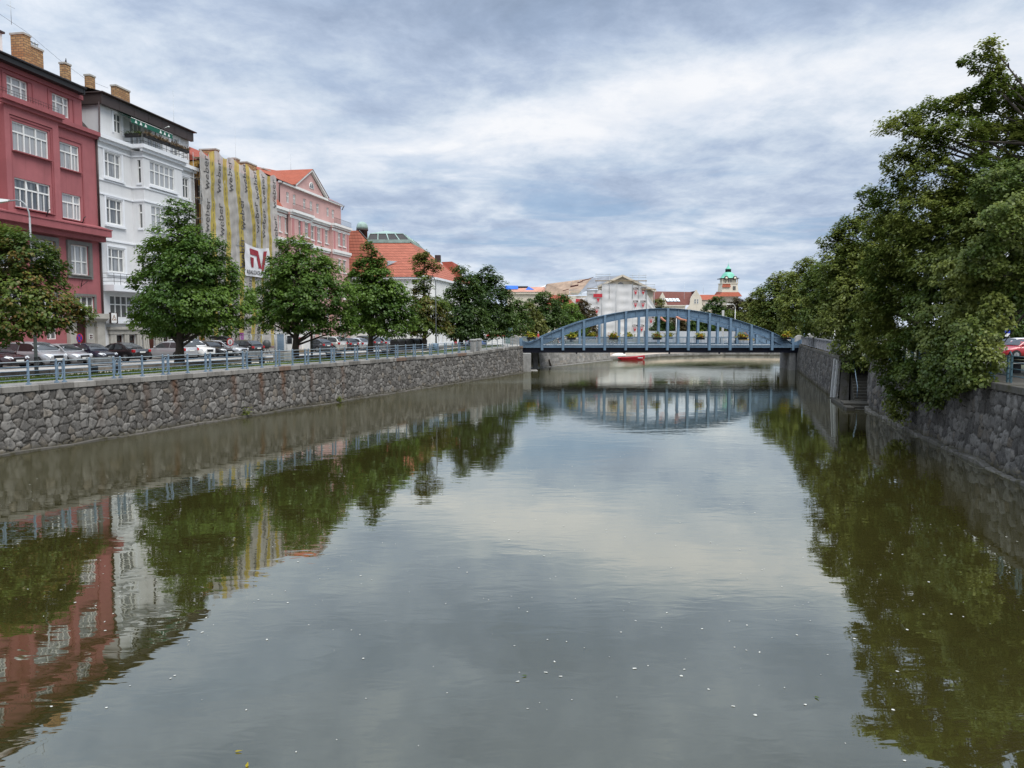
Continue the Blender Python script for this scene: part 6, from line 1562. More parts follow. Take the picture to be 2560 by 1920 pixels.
b = MB(); b.add([(-13.6, 150, 18.2), (-11.6, 150, 18.3), (-9.0, 149, 13.9), (-11.5, 148, 14.1), (-11, 160, 18.4)], [(0, 1, 2, 3), (1, 4, 2)]); b.build('rear_roof', M['tile_red'], mu)

# ================================================================== sheeted theatre building and neighbours across the square
tb = thing('wrapped_building', 'large gabled building wrapped in white scaffold sheets with red triangles', 'building', (0, 0, 0))
Y0 = 228
M['sheet'] = plain('white_scaffold_sheet', (.68, .665, .65), .85, .05, .35, .2, streak=.22)
M['slate'] = plain('grey_roofing_felt', (.22, .23, .25), .8, .2, .25)
M['batten'] = plain('stripped_roof_battens', (.33, .235, .17), .95, .3, .4, streak=.4)
b = MB(); b.box(10, 42, Y0+2.2, Y0+40, 2.5, 15.0); b.add([(25.5, Y0+2.15, 15), (42, Y0+2.15, 15), (42, Y0+2.15, 16.2), (32.6, Y0+2.15, 20.7), (25.5, Y0+2.15, 17.4)], [(0, 1, 2, 3, 4)]); b.build('wall', M['cream'], tb)
b = MB(); b.add([(32.6, Y0+1.6, 21.1), (19.5, Y0+1.6, 15.3), (24.2, Y0+8, 20.6)], [(0, 1, 2)]); b.add([(32.6, Y0+1.6, 21.1), (42.4, Y0+1.6, 16.5), (43, Y0+30, 16.5), (32.6, Y0+30, 21.1)], [(0, 1, 2, 3)]); b.add([(32.6, Y0+1.6, 21.1), (24.2, Y0+8, 20.6), (10.9, Y0+14, 19.2), (10.9, Y0+32, 19.2), (32.6, Y0+30, 21.1)], [(0, 1, 2, 3, 4)]); b.build('roof', M['slate'], tb)
b = MB(); b.add([(19.5, Y0+1.6, 15.3), (9.6, Y0+12, 15.4), (10.9, Y0+14, 19.2), (24.2, Y0+8, 20.6)], [(0, 1, 2, 3)]); b.build('bare_roof', M['batten'], tb)
M['rust_sheet'] = plain('rusty_dark_roof_sheets', (.10, .035, .03), .9, .3, .5)
b = MB()
for (x, z, dx, dz) in ((17.5, 17.6, 2.4, .5), (19.6, 18.8, 1.6, .35), (21.0, 19.5, 2.0, .3), (15.2, 16.5, 1.8, .25), (23.0, 20.1, 1.4, .2)): b.add([(x, Y0+4.5, z), (x+dx, Y0+5, z+.5), (x+dx+.1, Y0+5, z+.5+dz), (x, Y0+4.5, z+dz)], [(0, 1, 2, 3)])
b.build('torn_roof_sheets', M['rust_sheet'], tb)
b = MB(); b.beam((25.3, Y0+1.4, 17.6), (32.6, Y0+1.4, 20.95), 1.0, .6); b.beam((42.6, Y0+1.4, 16.3), (32.6, Y0+1.4, 20.95), 1.0, .6); b.beam((25.5, Y0+1.2, 17.0), (42, Y0+1.2, 17.0), .5, .4); b.beam((42.2, Y0+1.8, 16.4), (39.0, Y0+1.8, 17.9), .6, .5); b.build('gable_cornice', M['cream'], tb)
q = MB(); vs = [(32.2+1.0*math.cos(PI*i/10), Y0+2.05, 18.0+1.05*math.sin(PI*i/10)) for i in range(11)]; q.add(vs, [tuple(range(11))]); q.build('lunette_window', M['glass_dark'], tb)
for x in (16.4, 13.2):
    window(tb, x, x+1.1, 12.0, 14.2, Y0+2.12, (1, 1), .6, .12, mat='glass_dark')
# sheets: folded vertical bays
sh = thing('scaffold_sheeting', 'white sheets with red triangle prints hung round the gabled building', 'scaffold net', (0, 0, 0))
def sheet(x0_, x1_, z0_, zl, zr_, ph):
    b = MB(); nx, nz = 14, 26; vs = []
    for j in range(nz+1):
        for i in range(nx+1):
            k = i/nx; zt = zl+(zr_-zl)*k; z = z0_+(zt-z0_)*j/nz
            sag = .13*math.sin(PI*k)*math.sin(j*2*PI/4.3+ph)
            vs.append((x0_+(x1_-x0_)*k, Y0-.2+.10*math.sin(k*9+ph)+sag*.8, z+.0))
    b.add(vs, [(j*(nx+1)+i, j*(nx+1)+i+1, (j+1)*(nx+1)+i+1, (j+1)*(nx+1)+i) for j in range(nz) for i in range(nx)], smooth=True); b.build('sheet', M['sheet'], sh)
sheet(18.4, 22.1, 2.8, 13.9, 14.6, 0); sheet(22.1, 26.4, 2.8, 16.6, 16.6, 1); sheet(26.4, 30.6, 2.8, 18.5, 18.5, 2); sheet(30.6, 35.4, 2.8, 18.3, 18.3, 3.3); sheet(35.4, 39.6, 2.8, 18.1, 17.6, 4); sheet(39.6, 42.2, 2.8, 15.6, 11.6, 5)
M['print_red'] = plain('red_print', (.50, .035, .05), .8, .1, 1); M['print_dark'] = plain('dark_print', (.10, .07, .065), .8, .1, 1)
tv, tf = text_mesh('KEIM', 1.0, .02, 0); b = MB(); b2 = MB(); b3 = MB()
for (cx, cz) in ((36.3, 17.0), (38.5, 17.0), (36.3, 13.3), (38.5, 13.3), (24.9, 11.4), (36.2, 6.2), (38.2, 6.2), (40.9, 4.4), (40.9, 8.6), (24.9, 4.1), (41.0, 10.9)):
    b.add([(cx+p[0]*.72, Y0-.62, cz+p[1]*.95-.10*(p[0]*.9)**2) for p in tv], tf)
    b2.add([(cx-.5, Y0-.62, cz-.55), (cx+.5, Y0-.62, cz-.55), (cx+.06, Y0-.62, cz-1.75), (cx-.06, Y0-.62, cz-1.75)], [(0, 1, 2, 3)])
    b3.add([(cx-.35, Y0-.64, cz-.72), (cx+.35, Y0-.64, cz-.72), (cx+.3, Y0-.64, cz-.86), (cx-.3, Y0-.64, cz-.86)], [(0, 1, 2, 3)])
for (cx, cz, w_) in ((25.2, 15.0, 1.3), (19.7, 13.5, 1.0)): b2.box(cx-w_, cx+w_, Y0-.64, Y0-.62, cz-.5, cz+.5)
b2.add([(24.8, Y0-.62, 14.2), (25.8, Y0-.62, 14.2), (25.3, Y0-.62, 12.9)], [(0, 1, 2)])
b.build('lettering', M['print_dark'], sh); b2.build('red_prints', M['print_red'], sh); b3.build('pale_bars', M['sheet'], sh)
sc = thing('scaffold', 'thin scaffold tubes rising above the wrapped gable', 'scaffold', (0, 0, 0))
for (x, y, z0, z1) in [(x, Y0-.4, 14, 21.6) for x in (24.7, 28.6, 35.4, 37.2, 39.3)]+[(x, Y0-.4, 3, 18.3 if x > 38 else 16.8) for x in (16.9, 20.4, 22.0, 26.4, 30.6, 39.65, 41.8)]+[(18.0, Y0+8, 17, 20.6), (20.5, Y0+8, 17, 20.4)]: b = MB(); b.tube([(x, y, z0), (x, y, z1)], .055, 5); b.build('upright', M['galv'], sc)
for (xa, xe, z) in ((24.5, 29, 21.2), (24.5, 29, 20.6), (34.5, 39.4, 20.9), (34.5, 39.4, 20.3), (38, 42, 18.2), (38, 42, 17.5), (16.8, 24, 15.5), (16.8, 22, 16.6)): b = MB(); b.tube([(xa, Y0-.4, z), (xe, Y0-.4, z)], .06, 5); b.build('ledger', M['galv'], sc)
for (xa, xe, z0, z1) in ((24.4, 39.5, 19.15, 19.4), (38, 42.2, 16.7, 16.95), (22, 25.5, 17.0, 17.2)): b = MB(); b.box(xa, xe, Y0-.9, Y0-.3, z0, z1); b.build('deck', M['board'], sc)
M['green_net'] = net_mat('green_safety_net', (.16, .36, .29), .75)
b = MB(); b.add([(17.2, Y0-.5, 15.2), (20.6, Y0-.5, 15.2), (20.4, Y0-.5, 16.3), (17.2, Y0-.5, 16.5)], [(0, 1, 2, 3)]); b.build('safety_net', M['green_net'], sc)
# blue sheeted roof
bl_ = thing('sheeted_house', 'low cream house with pinkish stripped roof under bright blue sheets', 'house', (0, 0, 0))
b = MB(); b.box(-1.5, 12, 246, 262, 2.5, 16.2); b.build('wall', M['cream'], bl_)
b = MB(); b.box(-1.7, 12.3, 245.4, 246, 16.2, 16.9); b.build('cornice', M['cream'], bl_)
M['pink_roof'] = plain('pinkish_stripped_roof', (.47, .24, .17), .9, .2, .3); M['blue_sheet'] = plain('blue_tarpaulin', (.02, .12, .52), .6, .15, .4, .2)
b = MB(); b.add([(-1.9, 245.2, 16.9), (12.5, 245.2, 16.9), (10.5, 253, 18.9), (-1.5, 253, 18.6)], [(0, 1, 2, 3)]); b.build('roof', M['pink_roof'], bl_)
b = MB(); b.add([(-2.2, 249, 17.9), (2.0, 249, 17.95), (1.9, 252, 19.2), (-2.2, 252, 19.25)], [(0, 1, 2, 3)]); b.add([(4.2, 248, 17.6), (7.2, 248, 17.7), (5.4, 252, 18.9)], [(0, 1, 2)]); b.build('tarpaulin', M['blue_sheet'], bl_)
b = MB(); b.box(1.6, 5.2, 251.5, 253, 18.2, 19.0); b.build('dark_ridge', M['black_metal'], bl_)
b = MB(); b.add([(9, 251, 18.6), (16.5, 251, 19.7), (15.5, 251.5, 20.3), (11, 251.5, 19.4)], [(0, 1, 2, 3)]); b.build('white_membrane', M['sheet'], bl_)
oh = thing('orange_roofed_house', 'small house with mossy orange roof between dark trees and wrapped building', 'house', (0, 0, 0))
b = MB(); b.box(9, 17.5, 204, 212, 2.5, 10.6); b.build('wall', M['cream'], oh)
b = MB(); b.add([(8.6, 203.6, 10.6), (17.9, 203.6, 10.6), (14.5, 208, 14.2), (10.5, 208, 14.4)], [(0, 1, 2, 3)]); b.tri((17.9, 203.6, 10.6), (17.9, 212, 10.6), (14.5, 208, 14.2)); b.build('roof', M['tile_red'], oh)
window(oh, 14.6, 15.8, 8.0, 9.8, 203.95, (1, 1), .6, .1, mat='glass_dark')
# ================================================================== school with brown roof and curved gables
sc_ = thing('school', 'cream school with long brown roof and two curved gables', 'school', (0, 0, 0))
Y1 = 300
b = MB(); b.box(50, 67.4, Y1+1.2, Y1+16, 2.5, 14.4); b.box(67.5, 75.2, Y1, Y1+18, 2.5, 12.0)
def gable(cx, w, z0, z1, y):
    pts = []
    for k in range(13):
        f = k/12; ww = w*(1-f**1.6)*(.86+.14*math.cos(f*9)); pts.append((cx-max(ww, .25), z0+(z1-z0)*f))
    pts2 = [(2*cx-p[0], p[1]) for p in reversed(pts)]
    b.prism([(p[0], y, p[1]) for p in pts+pts2], (0, .8, 0))
gable(71.3, 4.0, 11.9, 20.2, Y1-.1); gable(58.5, 1.9, 14.3, 19.2, Y1+.9)
b.build('wall', M['cream'], sc_)
b = MB(); b.box(50, 67.6, Y1+.8, Y1+1.3, 13.9, 14.35); b.build('cornice', M['cream'], sc_)
b = MB(); b.add([(49, Y1+.8, 14.4), (69.2, Y1+.8, 14.4), (72.6, Y1+8, 19.75), (51.5, Y1+8, 20.1)], [(0, 1, 2, 3)]); b.add([(75.4, Y1+.5, 12.2), (75.4, Y1+18, 12.2), (71.3, Y1+18, 19.9), (71.3, Y1+.5, 19.9)], [(0, 1, 2, 3)]); b.build('roof', M['tile_dark'], sc_)
M['skylight'] = plain('bright_skylight_glass', (.62, .70, .74), .1, .12, .8, spec=.9)
for k in range(4):
    xa = 60.5+1.35*k; b = MB(); b.add([(xa, Y1+2.3, 15.9), (xa+1.15, Y1+2.3, 15.85), (xa+.75, Y1+3.9, 17.1), (xa-.4, Y1+3.9, 17.15)], [(0, 1, 2, 3)]); b.build('skylight', M['skylight'], sc_)
for x in (70.6, 71.6):
    window(sc_, x, x+.6, 14.9, 16.7, Y1-.16, (1,), .5, .1, mat='glass_dark')
for x in (68.9, 70.6, 72.5): window(sc_, x, x+.9, 11.0, 12.6, Y1-.06, (1, 1), .6, .1, mat='glass_dark')
for x in (57.9, 58.7): window(sc_, x, x+.4, 16.0, 17.2, Y1+.84, (1,), None, .08, mat='glass_dark')
for x, z in ((60, 22.5), (67.6, 23.6), (75, 22.8)): rod(sc_, x, Y1+4, 14.0 if x == 67.6 else 19.0, z, .05)
rw_ = thing('red_roofed_wing', 'low cream wing with bright orange roof between school and domed tower', 'house', (0, 0, 0))
b = MB(); b.box(78, 85, 318, 330, 2.5, 17.0); b.build('wall', M['cream'], rw_)
b = MB(); b.add([(77, 317.5, 17.0), (85.5, 317.5, 17.0), (86.5, 323, 19.3), (77, 323, 19.3)], [(0, 1, 2, 3)]); b.build('roof', M['tile'], rw_)
for x in (79.4, 81.4, 83.4): window(rw_, x, x+1.1, 13.6, 15.9, 317.95, (1, 1), .6, .12, mat='glass_dark')
# ================================================================== tower with green dome
tw = thing('clock_tower', 'cream tower with green copper dome, lantern and small clocks', 'tower', (100.8, 362, 0))
b = MB(); b.taper(-4.0, 4.0, -4.0, 4.0, 2.5, 22.0, .15, .15); b.taper(-3.85, 3.85, -3.85, 3.85, 22.0, 26.0, .4, .4); b.box(-3.0, 3.0, -3.0, 3.0, 26.0, 28.3)
for sx in (-1, 1): b.box(sx*3.45-.2, sx*3.45+.2, -3.6, -3.2, 26.2, 28.3)
b.box(-3.75, 3.75, -3.75, 3.75, 25.9, 26.3)
b.build('shaft', M['cream'], tw)
b = MB()
for x in (-.7, .25): b.box(x, x+.45, -3.06, -2.98, 26.5, 28.1)
for x in (1.35, 2.05): b.box(x, x+.4, -3.93, -3.6, 23.0, 24.8)
b.box(-2.2, -1.7, -3.1, -2.95, 26.0, 26.9)
b.build('slit_windows', M['glass_dark'], tw)
b = MB(); b.box(-4.1, 4.1, -4.1, 4.1, 28.3, 28.55); b.build('eaves', M['black_metal'], tw)
b = MB(); b.lathe([(3.9, 28.56), (3.4, 29.0), (3.0, 29.7), (2.5, 30.5), (1.8, 31.2), (1.35, 31.45)], n=8, smooth=False)
for i in range(len(b.v)): p = b.v[i]; a = PI/8; b.v[i] = (p[0]*math.cos(a)-p[1]*math.sin(a), p[0]*math.sin(a)+p[1]*math.cos(a), p[2])
b.build('dome', M['copper_green'], tw)
b = MB()
for k in range(8): a = PI/8+k*PI/4; b.tube([(1.2*math.cos(a), 1.2*math.sin(a), 31.4), (1.2*math.cos(a), 1.2*math.sin(a), 32.7)], .14, 5)
b.lathe([(.85, 31.4), (.85, 32.7)], n=8); b.build('lantern', M['black_metal'], tw)
b = MB(); b.lathe([(1.5, 32.7), (1.1, 33.2), (.65, 33.7), (.25, 34.3), (.12, 35.0), (.03, 35.6)], n=8); b.build('lantern_roof', M['copper_green'], tw)
b = MB(); b.tube([(0, 0, 34.5), (0, 0, 37.2)], .04, 5); b.build('spire_rod', M['galv'], tw)
for x in (-1.9, 2.1):
    b = MB(); b.lathe([(.95, -4.15), (.95, -3.7)], (x, 0, 28.5), 16, axis='y'); c_ = b.build('clock', M['black_metal'], tw)
    b = MB(); b.lathe([(.6, -4.2), (.6, -4.16)], (x, 0, 28.4), 16, axis='y'); b.build('clock_face', M['cream'], c_)
b = MB(); b.add([(-4.0, -4.2, 24.2), (.2, -4.2, 24.3), (.0, -3.5, 25.9), (-3.3, -3.5, 25.9)], [(0, 1, 2, 3)]); b.build('pent_roof', M['tile'], tw)
b = MB(); b.add([(-5.6, -6, 20.0), (5.0, -6, 20.0), (3.9, -4.5, 22.0), (-3.9, -4.5, 22.0), (-5.6, 6, 20.0), (5.0, 6, 20.0), (4, 4.6, 22.6), (-4, 4.6, 22.6)], [(0, 1, 2, 3), (1, 5, 6, 2), (4, 0, 3, 7)]); b.build('base_roof', M['tile'], tw)
# pale building fronts glimpsed through the arch and a long white hoarding
ho = thing('hoarding', 'long white site hoarding with dark posts seen through the right half of the arch', 'fence', (0, 0, 0))
M['hoard'] = plain('white_hoarding_panel', (.68, .70, .72), .7, .06, .6, streak=.2)
b = MB(); HP = [(27.5, 162), (34, 156), (46, 147), (52, 143)]
for i in range(3): b.beam((*HP[i], 3.7), (*HP[i+1], 3.7), .12, 2.3)
b.build('panels', M['hoard'], ho)
for k in range(12):
    f = k/11; x = 27.7+24*f; y = 162-19*f-.25; b = MB(); b.beam((x, y-.1, 2.5), (x, y-.1, 4.95), .14, .14); b.build('post', M['lamp_dark'], ho)
po = thing('flag_pole', 'white pole standing behind the arch crown', 'pole', (29.8, 140, 2.6)); b = MB(); b.tube([(0, 0, 0), (0, 0, 4.9)], [.13, .10], 8); b.build('shaft', M['lens'], po)
po = thing('flag_pole', 'pale square post rising behind the right half of the arch', 'pole', (38.2, 140, 2.6)); b = MB(); b.box(-.17, .17, -.17, .17, 0, 6.1); b.build('shaft', M['lens'], po)
# ================================================================== blue arch bridge
BY, BF = 100.0, 106.2
br = thing('arch_bridge', 'blue grey riveted steel tied arch bridge spanning the river', 'bridge', (0, 0, 0))
SB = M['steel_blue']
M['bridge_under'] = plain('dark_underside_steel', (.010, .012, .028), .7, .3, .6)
top_uv = [(1323, 861), (1354, 843.5), (1407, 821), (1457, 803), (1508, 790), (1559, 780), (1611, 774), (1663, 771.8), (1715, 775), (1768, 783.5), (1822, 796), (1875, 812), (1928, 831.5), (1984, 861)]
AT = [((u-1280)/1926*100.05, 5.5+(820-v)/1926*100) for u, v in top_uv]
def arch_z(x):
    for i in range(len(AT)-1):
        if AT[i][0] <= x <= AT[i+1][0]:
            p = [AT[max(0, i-1)], AT[i], AT[i+1], AT[min(len(AT)-1, i+2)]]; q = (x-p[1][0])/(p[2][0]-p[1][0])
            m1 = (p[2][1]-p[0][1])/(p[2][0]-p[0][0])*(p[2][0]-p[1][0]); m2 = (p[3][1]-p[1][1])/(p[3][0]-p[1][0])*(p[2][0]-p[1][0])
            return (2*q**3-3*q*q+1)*p[1][1]+(q**3-2*q*q+q)*m1+(-2*q**3+3*q*q)*p[2][1]+(q**3-q*q)*m2
    return 3.35
PX = [3.894+2.706*k for k in range(-1, 13)]
XS = [AT[0][0]+(AT[-1][0]-AT[0][0])*i/66 for i in range(67)]
def rib_depth(x): return .93+.10*abs((x-19.4)/17)**2
for yy, sg in ((BY, -1), (BF, 1)):
    b = MB()
    for i in range(66):
        xa, xe = XS[i], XS[i+1]; za, ze = arch_z(xa), arch_z(xe); la, le = max(3.3, za-rib_depth(xa)), max(3.3, ze-rib_depth(xe))
        for y in (yy-.03, yy+.03): b.quad((xa, y, la), (xe, y, le), (xe, y, ze), (xa, y, za))
        for (z0, z1, h, wd) in ((za, ze, .06, .24), (la, le, .05, .22)):
            vs = [(xa, yy-wd, z0), (xe, yy-wd, z1), (xe, yy+wd, z1), (xa, yy+wd, z0), (xa, yy-wd, z0+h), (xe, yy-wd, z1+h), (xe, yy+wd, z1+h), (xa, yy+wd, z0+h)]
            b.add(vs, [(0, 3, 2, 1), (4, 5, 6, 7), (0, 1, 5, 4), (2, 3, 7, 6)])
        for (z0, z1) in ((za-.20, ze-.20), (la+.16, le+.16)):       # angle irons along the web
            b.add([(xa, yy-.075, z0), (xe, yy-.075, z1), (xe, yy-.075, z1+.07), (xa, yy-.075, z0+.07)], [(0, 1, 2, 3)])
    for k in range(-1, 12):                                          # web stiffeners between the hangers
        x = 3.894+2.706*(k+.5)
        if AT[0][0]+1 < x < AT[-1][0]-1: z = arch_z(x); b.box(x-.04, x+.04, yy-.12, yy+.12, max(3.3, z-rib_depth(x))+.06, z-.01)
    b.build('arch_rib', SB, br)
    for x in PX:
        zt = arch_z(x)+.05 if AT[0][0]+.4 < x < AT[-1][0]-.4 else 4.15
        b = MB(); b.box(x-.15, x+.15, yy-.28, yy-.25, 2.62, zt); b.box(x-.15, x+.15, yy+.25, yy+.28, 2.62, zt); b.box(x-.03, x+.03, yy-.25, yy+.25, 2.62, zt-.02); b.build('hanger', SB, br)
    # bottom chord with its tooth band
    b = MB(); b.box(.95, 37.75, yy-.20, yy+.20, 2.96, 3.16); b.box(.95, 37.75, yy-.245, yy+.245, 3.22, 3.30); b.box(.95, 37.75, yy-.17, yy+.17, 3.161, 3.219); b.build('bottom_chord', SB, br)
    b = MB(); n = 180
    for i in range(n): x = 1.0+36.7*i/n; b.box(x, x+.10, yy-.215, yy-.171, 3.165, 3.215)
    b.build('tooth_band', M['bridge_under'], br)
    for i in range(len(PX)-1):
        xa, xe = PX[i]+.16, PX[i+1]-.16; b = MB(); ry = yy+sg*.10
        b.box(xa, xe, ry-.03, ry+.03, 4.24, 4.30); b.box(xa, xe, ry-.02, ry+.02, 3.42, 3.46); n = 13
        for j in range(n): x = xa+(xe-xa)*(j+.5)/n; b.box(x-.022, x+.022, ry-.015, ry+.015, 3.30, 4.24)
        b.build('railing', M['rail_blue'], br)
    for (xa, xe) in ((1.0, PX[1]-.16), (37.7, PX[-2]+.2)):
        b = MB(); pts = []
        for i in range(13): k = i/12; x = xa+(xe-xa)*k; pts.append((x, yy+sg*-.12, 4.15-.62*math.sin(PI*min(1, k*1.15))*(1-k*.35) if k < .87 else 3.75))
        b.add([(p[0], p[1], 3.30) for p in pts]+pts, [(i, i+1, 14+i, 13+i) for i in range(12)]); b.build('end_plate', SB, br)
b = MB(); b.box(1.0, 37.7, BY+.25, BF-.25, 2.98, 3.24); b.build('deck', M['asphalt'], br)
b = MB(); b.box(1.0, 37.7, BY+.27, BY+.33, 2.29, 2.955); b.box(1.0, 37.7, BF-.33, BF-.27, 2.29, 2.955); b.box(1.0, 37.7, BY+.34, BF-.34, 2.94, 2.978)
for x in PX: b.box(x-.15, x+.15, BY+.35, BF-.35, 2.42, 2.939)
for x in (8.4, 14.6, 20.5, 27): b.box(x-.1, x+.1, BY+.34, BY+.5, 2.14, 2.40)
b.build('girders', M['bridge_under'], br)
# abutments and approach
ab = thing('bridge_abutment', 'concrete abutment with dark recess under the left bridge end', 'abutment', (0, 0, 0))
b = MB(); b.box(1.25, 2.4, 97.0, 99.0, -.5, 2.30); b.box(-3, 1.2, 94.9, 98.9, -.5, 2.9); b.box(-3, 1.3, 99.0, 107, -.5, 2.35); b.box(2.9, 3.5, 103.5, 106.4, -.5, 2.35); b.box(.8, 3.3, 98.4, 107, -.5, .05); b.build('pier', M['concrete'], ab, bevel=.03)
b = MB(); b.box(-3.2, .94, 95.0, 107.2, 2.91, 3.29); b.build('approach_slab', M['asphalt'], ab)
b = MB(); b.beam((5.75, 109, -.6), (5.2, 109, 1.05), .22, .22); mp_ = b.build('mooring_post', M['bark']); tag(mp_, 'dark wooden post leaning in the water beside the left abutment', 'post')
ab2 = thing('bridge_abutment', 'pale concrete abutment under the right bridge end', 'abutment', (0, 0, 0))
b = MB(); b.box(36.2, 37.0, 100.4, 101.2, -.5, 2.35); b.box(37.2, 42, 99.2, 107, -.5, 2.95); b.build('pier', M['concrete'], ab2, bevel=.03)
b = MB(); b.box(37.76, 44, 98.6, 107.2, 2.96, 3.30); b.build('approach_slab', M['asphalt'], ab2)
# flower boxes on the railings
M['fl_yellow'] = leaf_mat('yellow_blossom', (.42, .33, .02), (.62, .55, .06)); M['fl_lime'] = leaf_mat('lime_leaves', (.15, .20, .02), (.36, .38, .05)); M['fl_orange'] = leaf_mat('orange_red_blossom', (.42, .06, .02), (.55, .20, .03))
def flower_box(lab, x, y, seed, red, w_=.55):
    g = thing('flower_box', lab, 'flower box', (x, y, 4.0), 0, 'flower boxes on the bridge railings')
    b = MB(); b.taper(-w_, w_, -.16, .16, 0, .24, -.04, -.04); b.build('trough', M['black'], g, bevel=.02)
    rg = np.random.default_rng(seed); n = 60
    C = np.column_stack([rg.normal(0, w_*.55, n), rg.normal(0, .14, n), .36+np.abs(rg.normal(0, .24, n)), np.full(n, .19), rg.uniform(.1, .9, n)])
    V, F, tn, tu = leaves(C, 12, .13, seed, (0, 0, 0)); np_mesh('plants', V, F, M['fl_lime'], g, attrs={'tone': ('FACE', tn), 'turn': ('FACE', tu)})
    for nm, mt, k in (('yellow_blossoms', 'fl_yellow', 26), ('red_blossoms', 'fl_orange', red)):
        if not k: continue
        C = np.column_stack([rg.normal(0, w_*.55, k), rg.normal(-.10, .17, k), .36+np.abs(rg.normal(0, .26, k)), np.full(k, .16), rg.uniform(.1, .9, k)])
        V, F, tn, tu = leaves(C, 9, .12, seed+3, (0, 0, 0)); np_mesh(nm, V, F, M[mt], g, attrs={'tone': ('FACE', tn), 'turn': ('FACE', tu)})
near = [(1328, 3, 'yellow flower box on the near railing at the left bridge end'), (1428, 0, 'all yellow flower box on the near railing, second from the left bank'), (1533, 16, 'orange and yellow flower box on the near railing before the white sheets'), (1642, 14, 'orange yellow flower box on the near railing at the middle of the bridge'), (1749.5, 4, 'yellow green flower box on the near railing, third from the right bank'), (1855, 22, 'mostly red orange flower box on the near railing, second from the right bank'), (1964, 9, 'yellow and red flower box on the near railing at the right bridge end')]
for i, (u, r_, lab) in enumerate(near): flower_box(lab, (u-1280)/1926*99.6, 99.55, 40+i, r_)
for i, (u, lab) in enumerate(((1480, 'pale yellow green flower box on the far railing, leftmost of three'), (1572, 'pale yellow green flower box on the far railing, middle of three'), (1672, 'pale yellow green flower box on the far railing, rightmost of three'))):
    flower_box(lab, (u-1280)/1926*106.7, 106.7, 60+i, 0, .5)

# ================================================================== figures
def skin(name, J, E, mat, parent, sub=1):
    """J: {joint: ((x, y, z), radius)}; E: edges. One continuous skinned surface."""
    ks = list(J); me = bpy.data.meshes.new(name)
    me.from_pydata([J[k][0] for k in ks], [(ks.index(a), ks.index(c)) for a, c in E], []); me.materials.append(mat)
    o = bpy.data.objects.new(name, me); COL.objects.link(o); o.parent = parent
    md = o.modifiers.new('skin', 'SKIN'); md.use_smooth_shade = True
    lay = me.skin_vertices[0] if me.skin_vertices else None
    if lay is None:
        bpy.context.view_layer.objects.active = o; lay = me.skin_vertices.new() if hasattr(me.skin_vertices, 'new') else None
    for i, k in enumerate(ks): lay.data[i].radius = (J[k][1], J[k][1])
    lay.data[0].use_root = True
    if sub: s_ = o.modifiers.new('soft', 'SUBSURF'); s_.levels = sub; s_.render_levels = sub
    return o
def body_tubes(J, E, b, n=8):
    for a, c in E: b.tube([J[a][0], J[c][0]], [J[a][1], J[c][1]], n); b.ball(J[c][0], J[c][1]*.99, n=8, m=5)
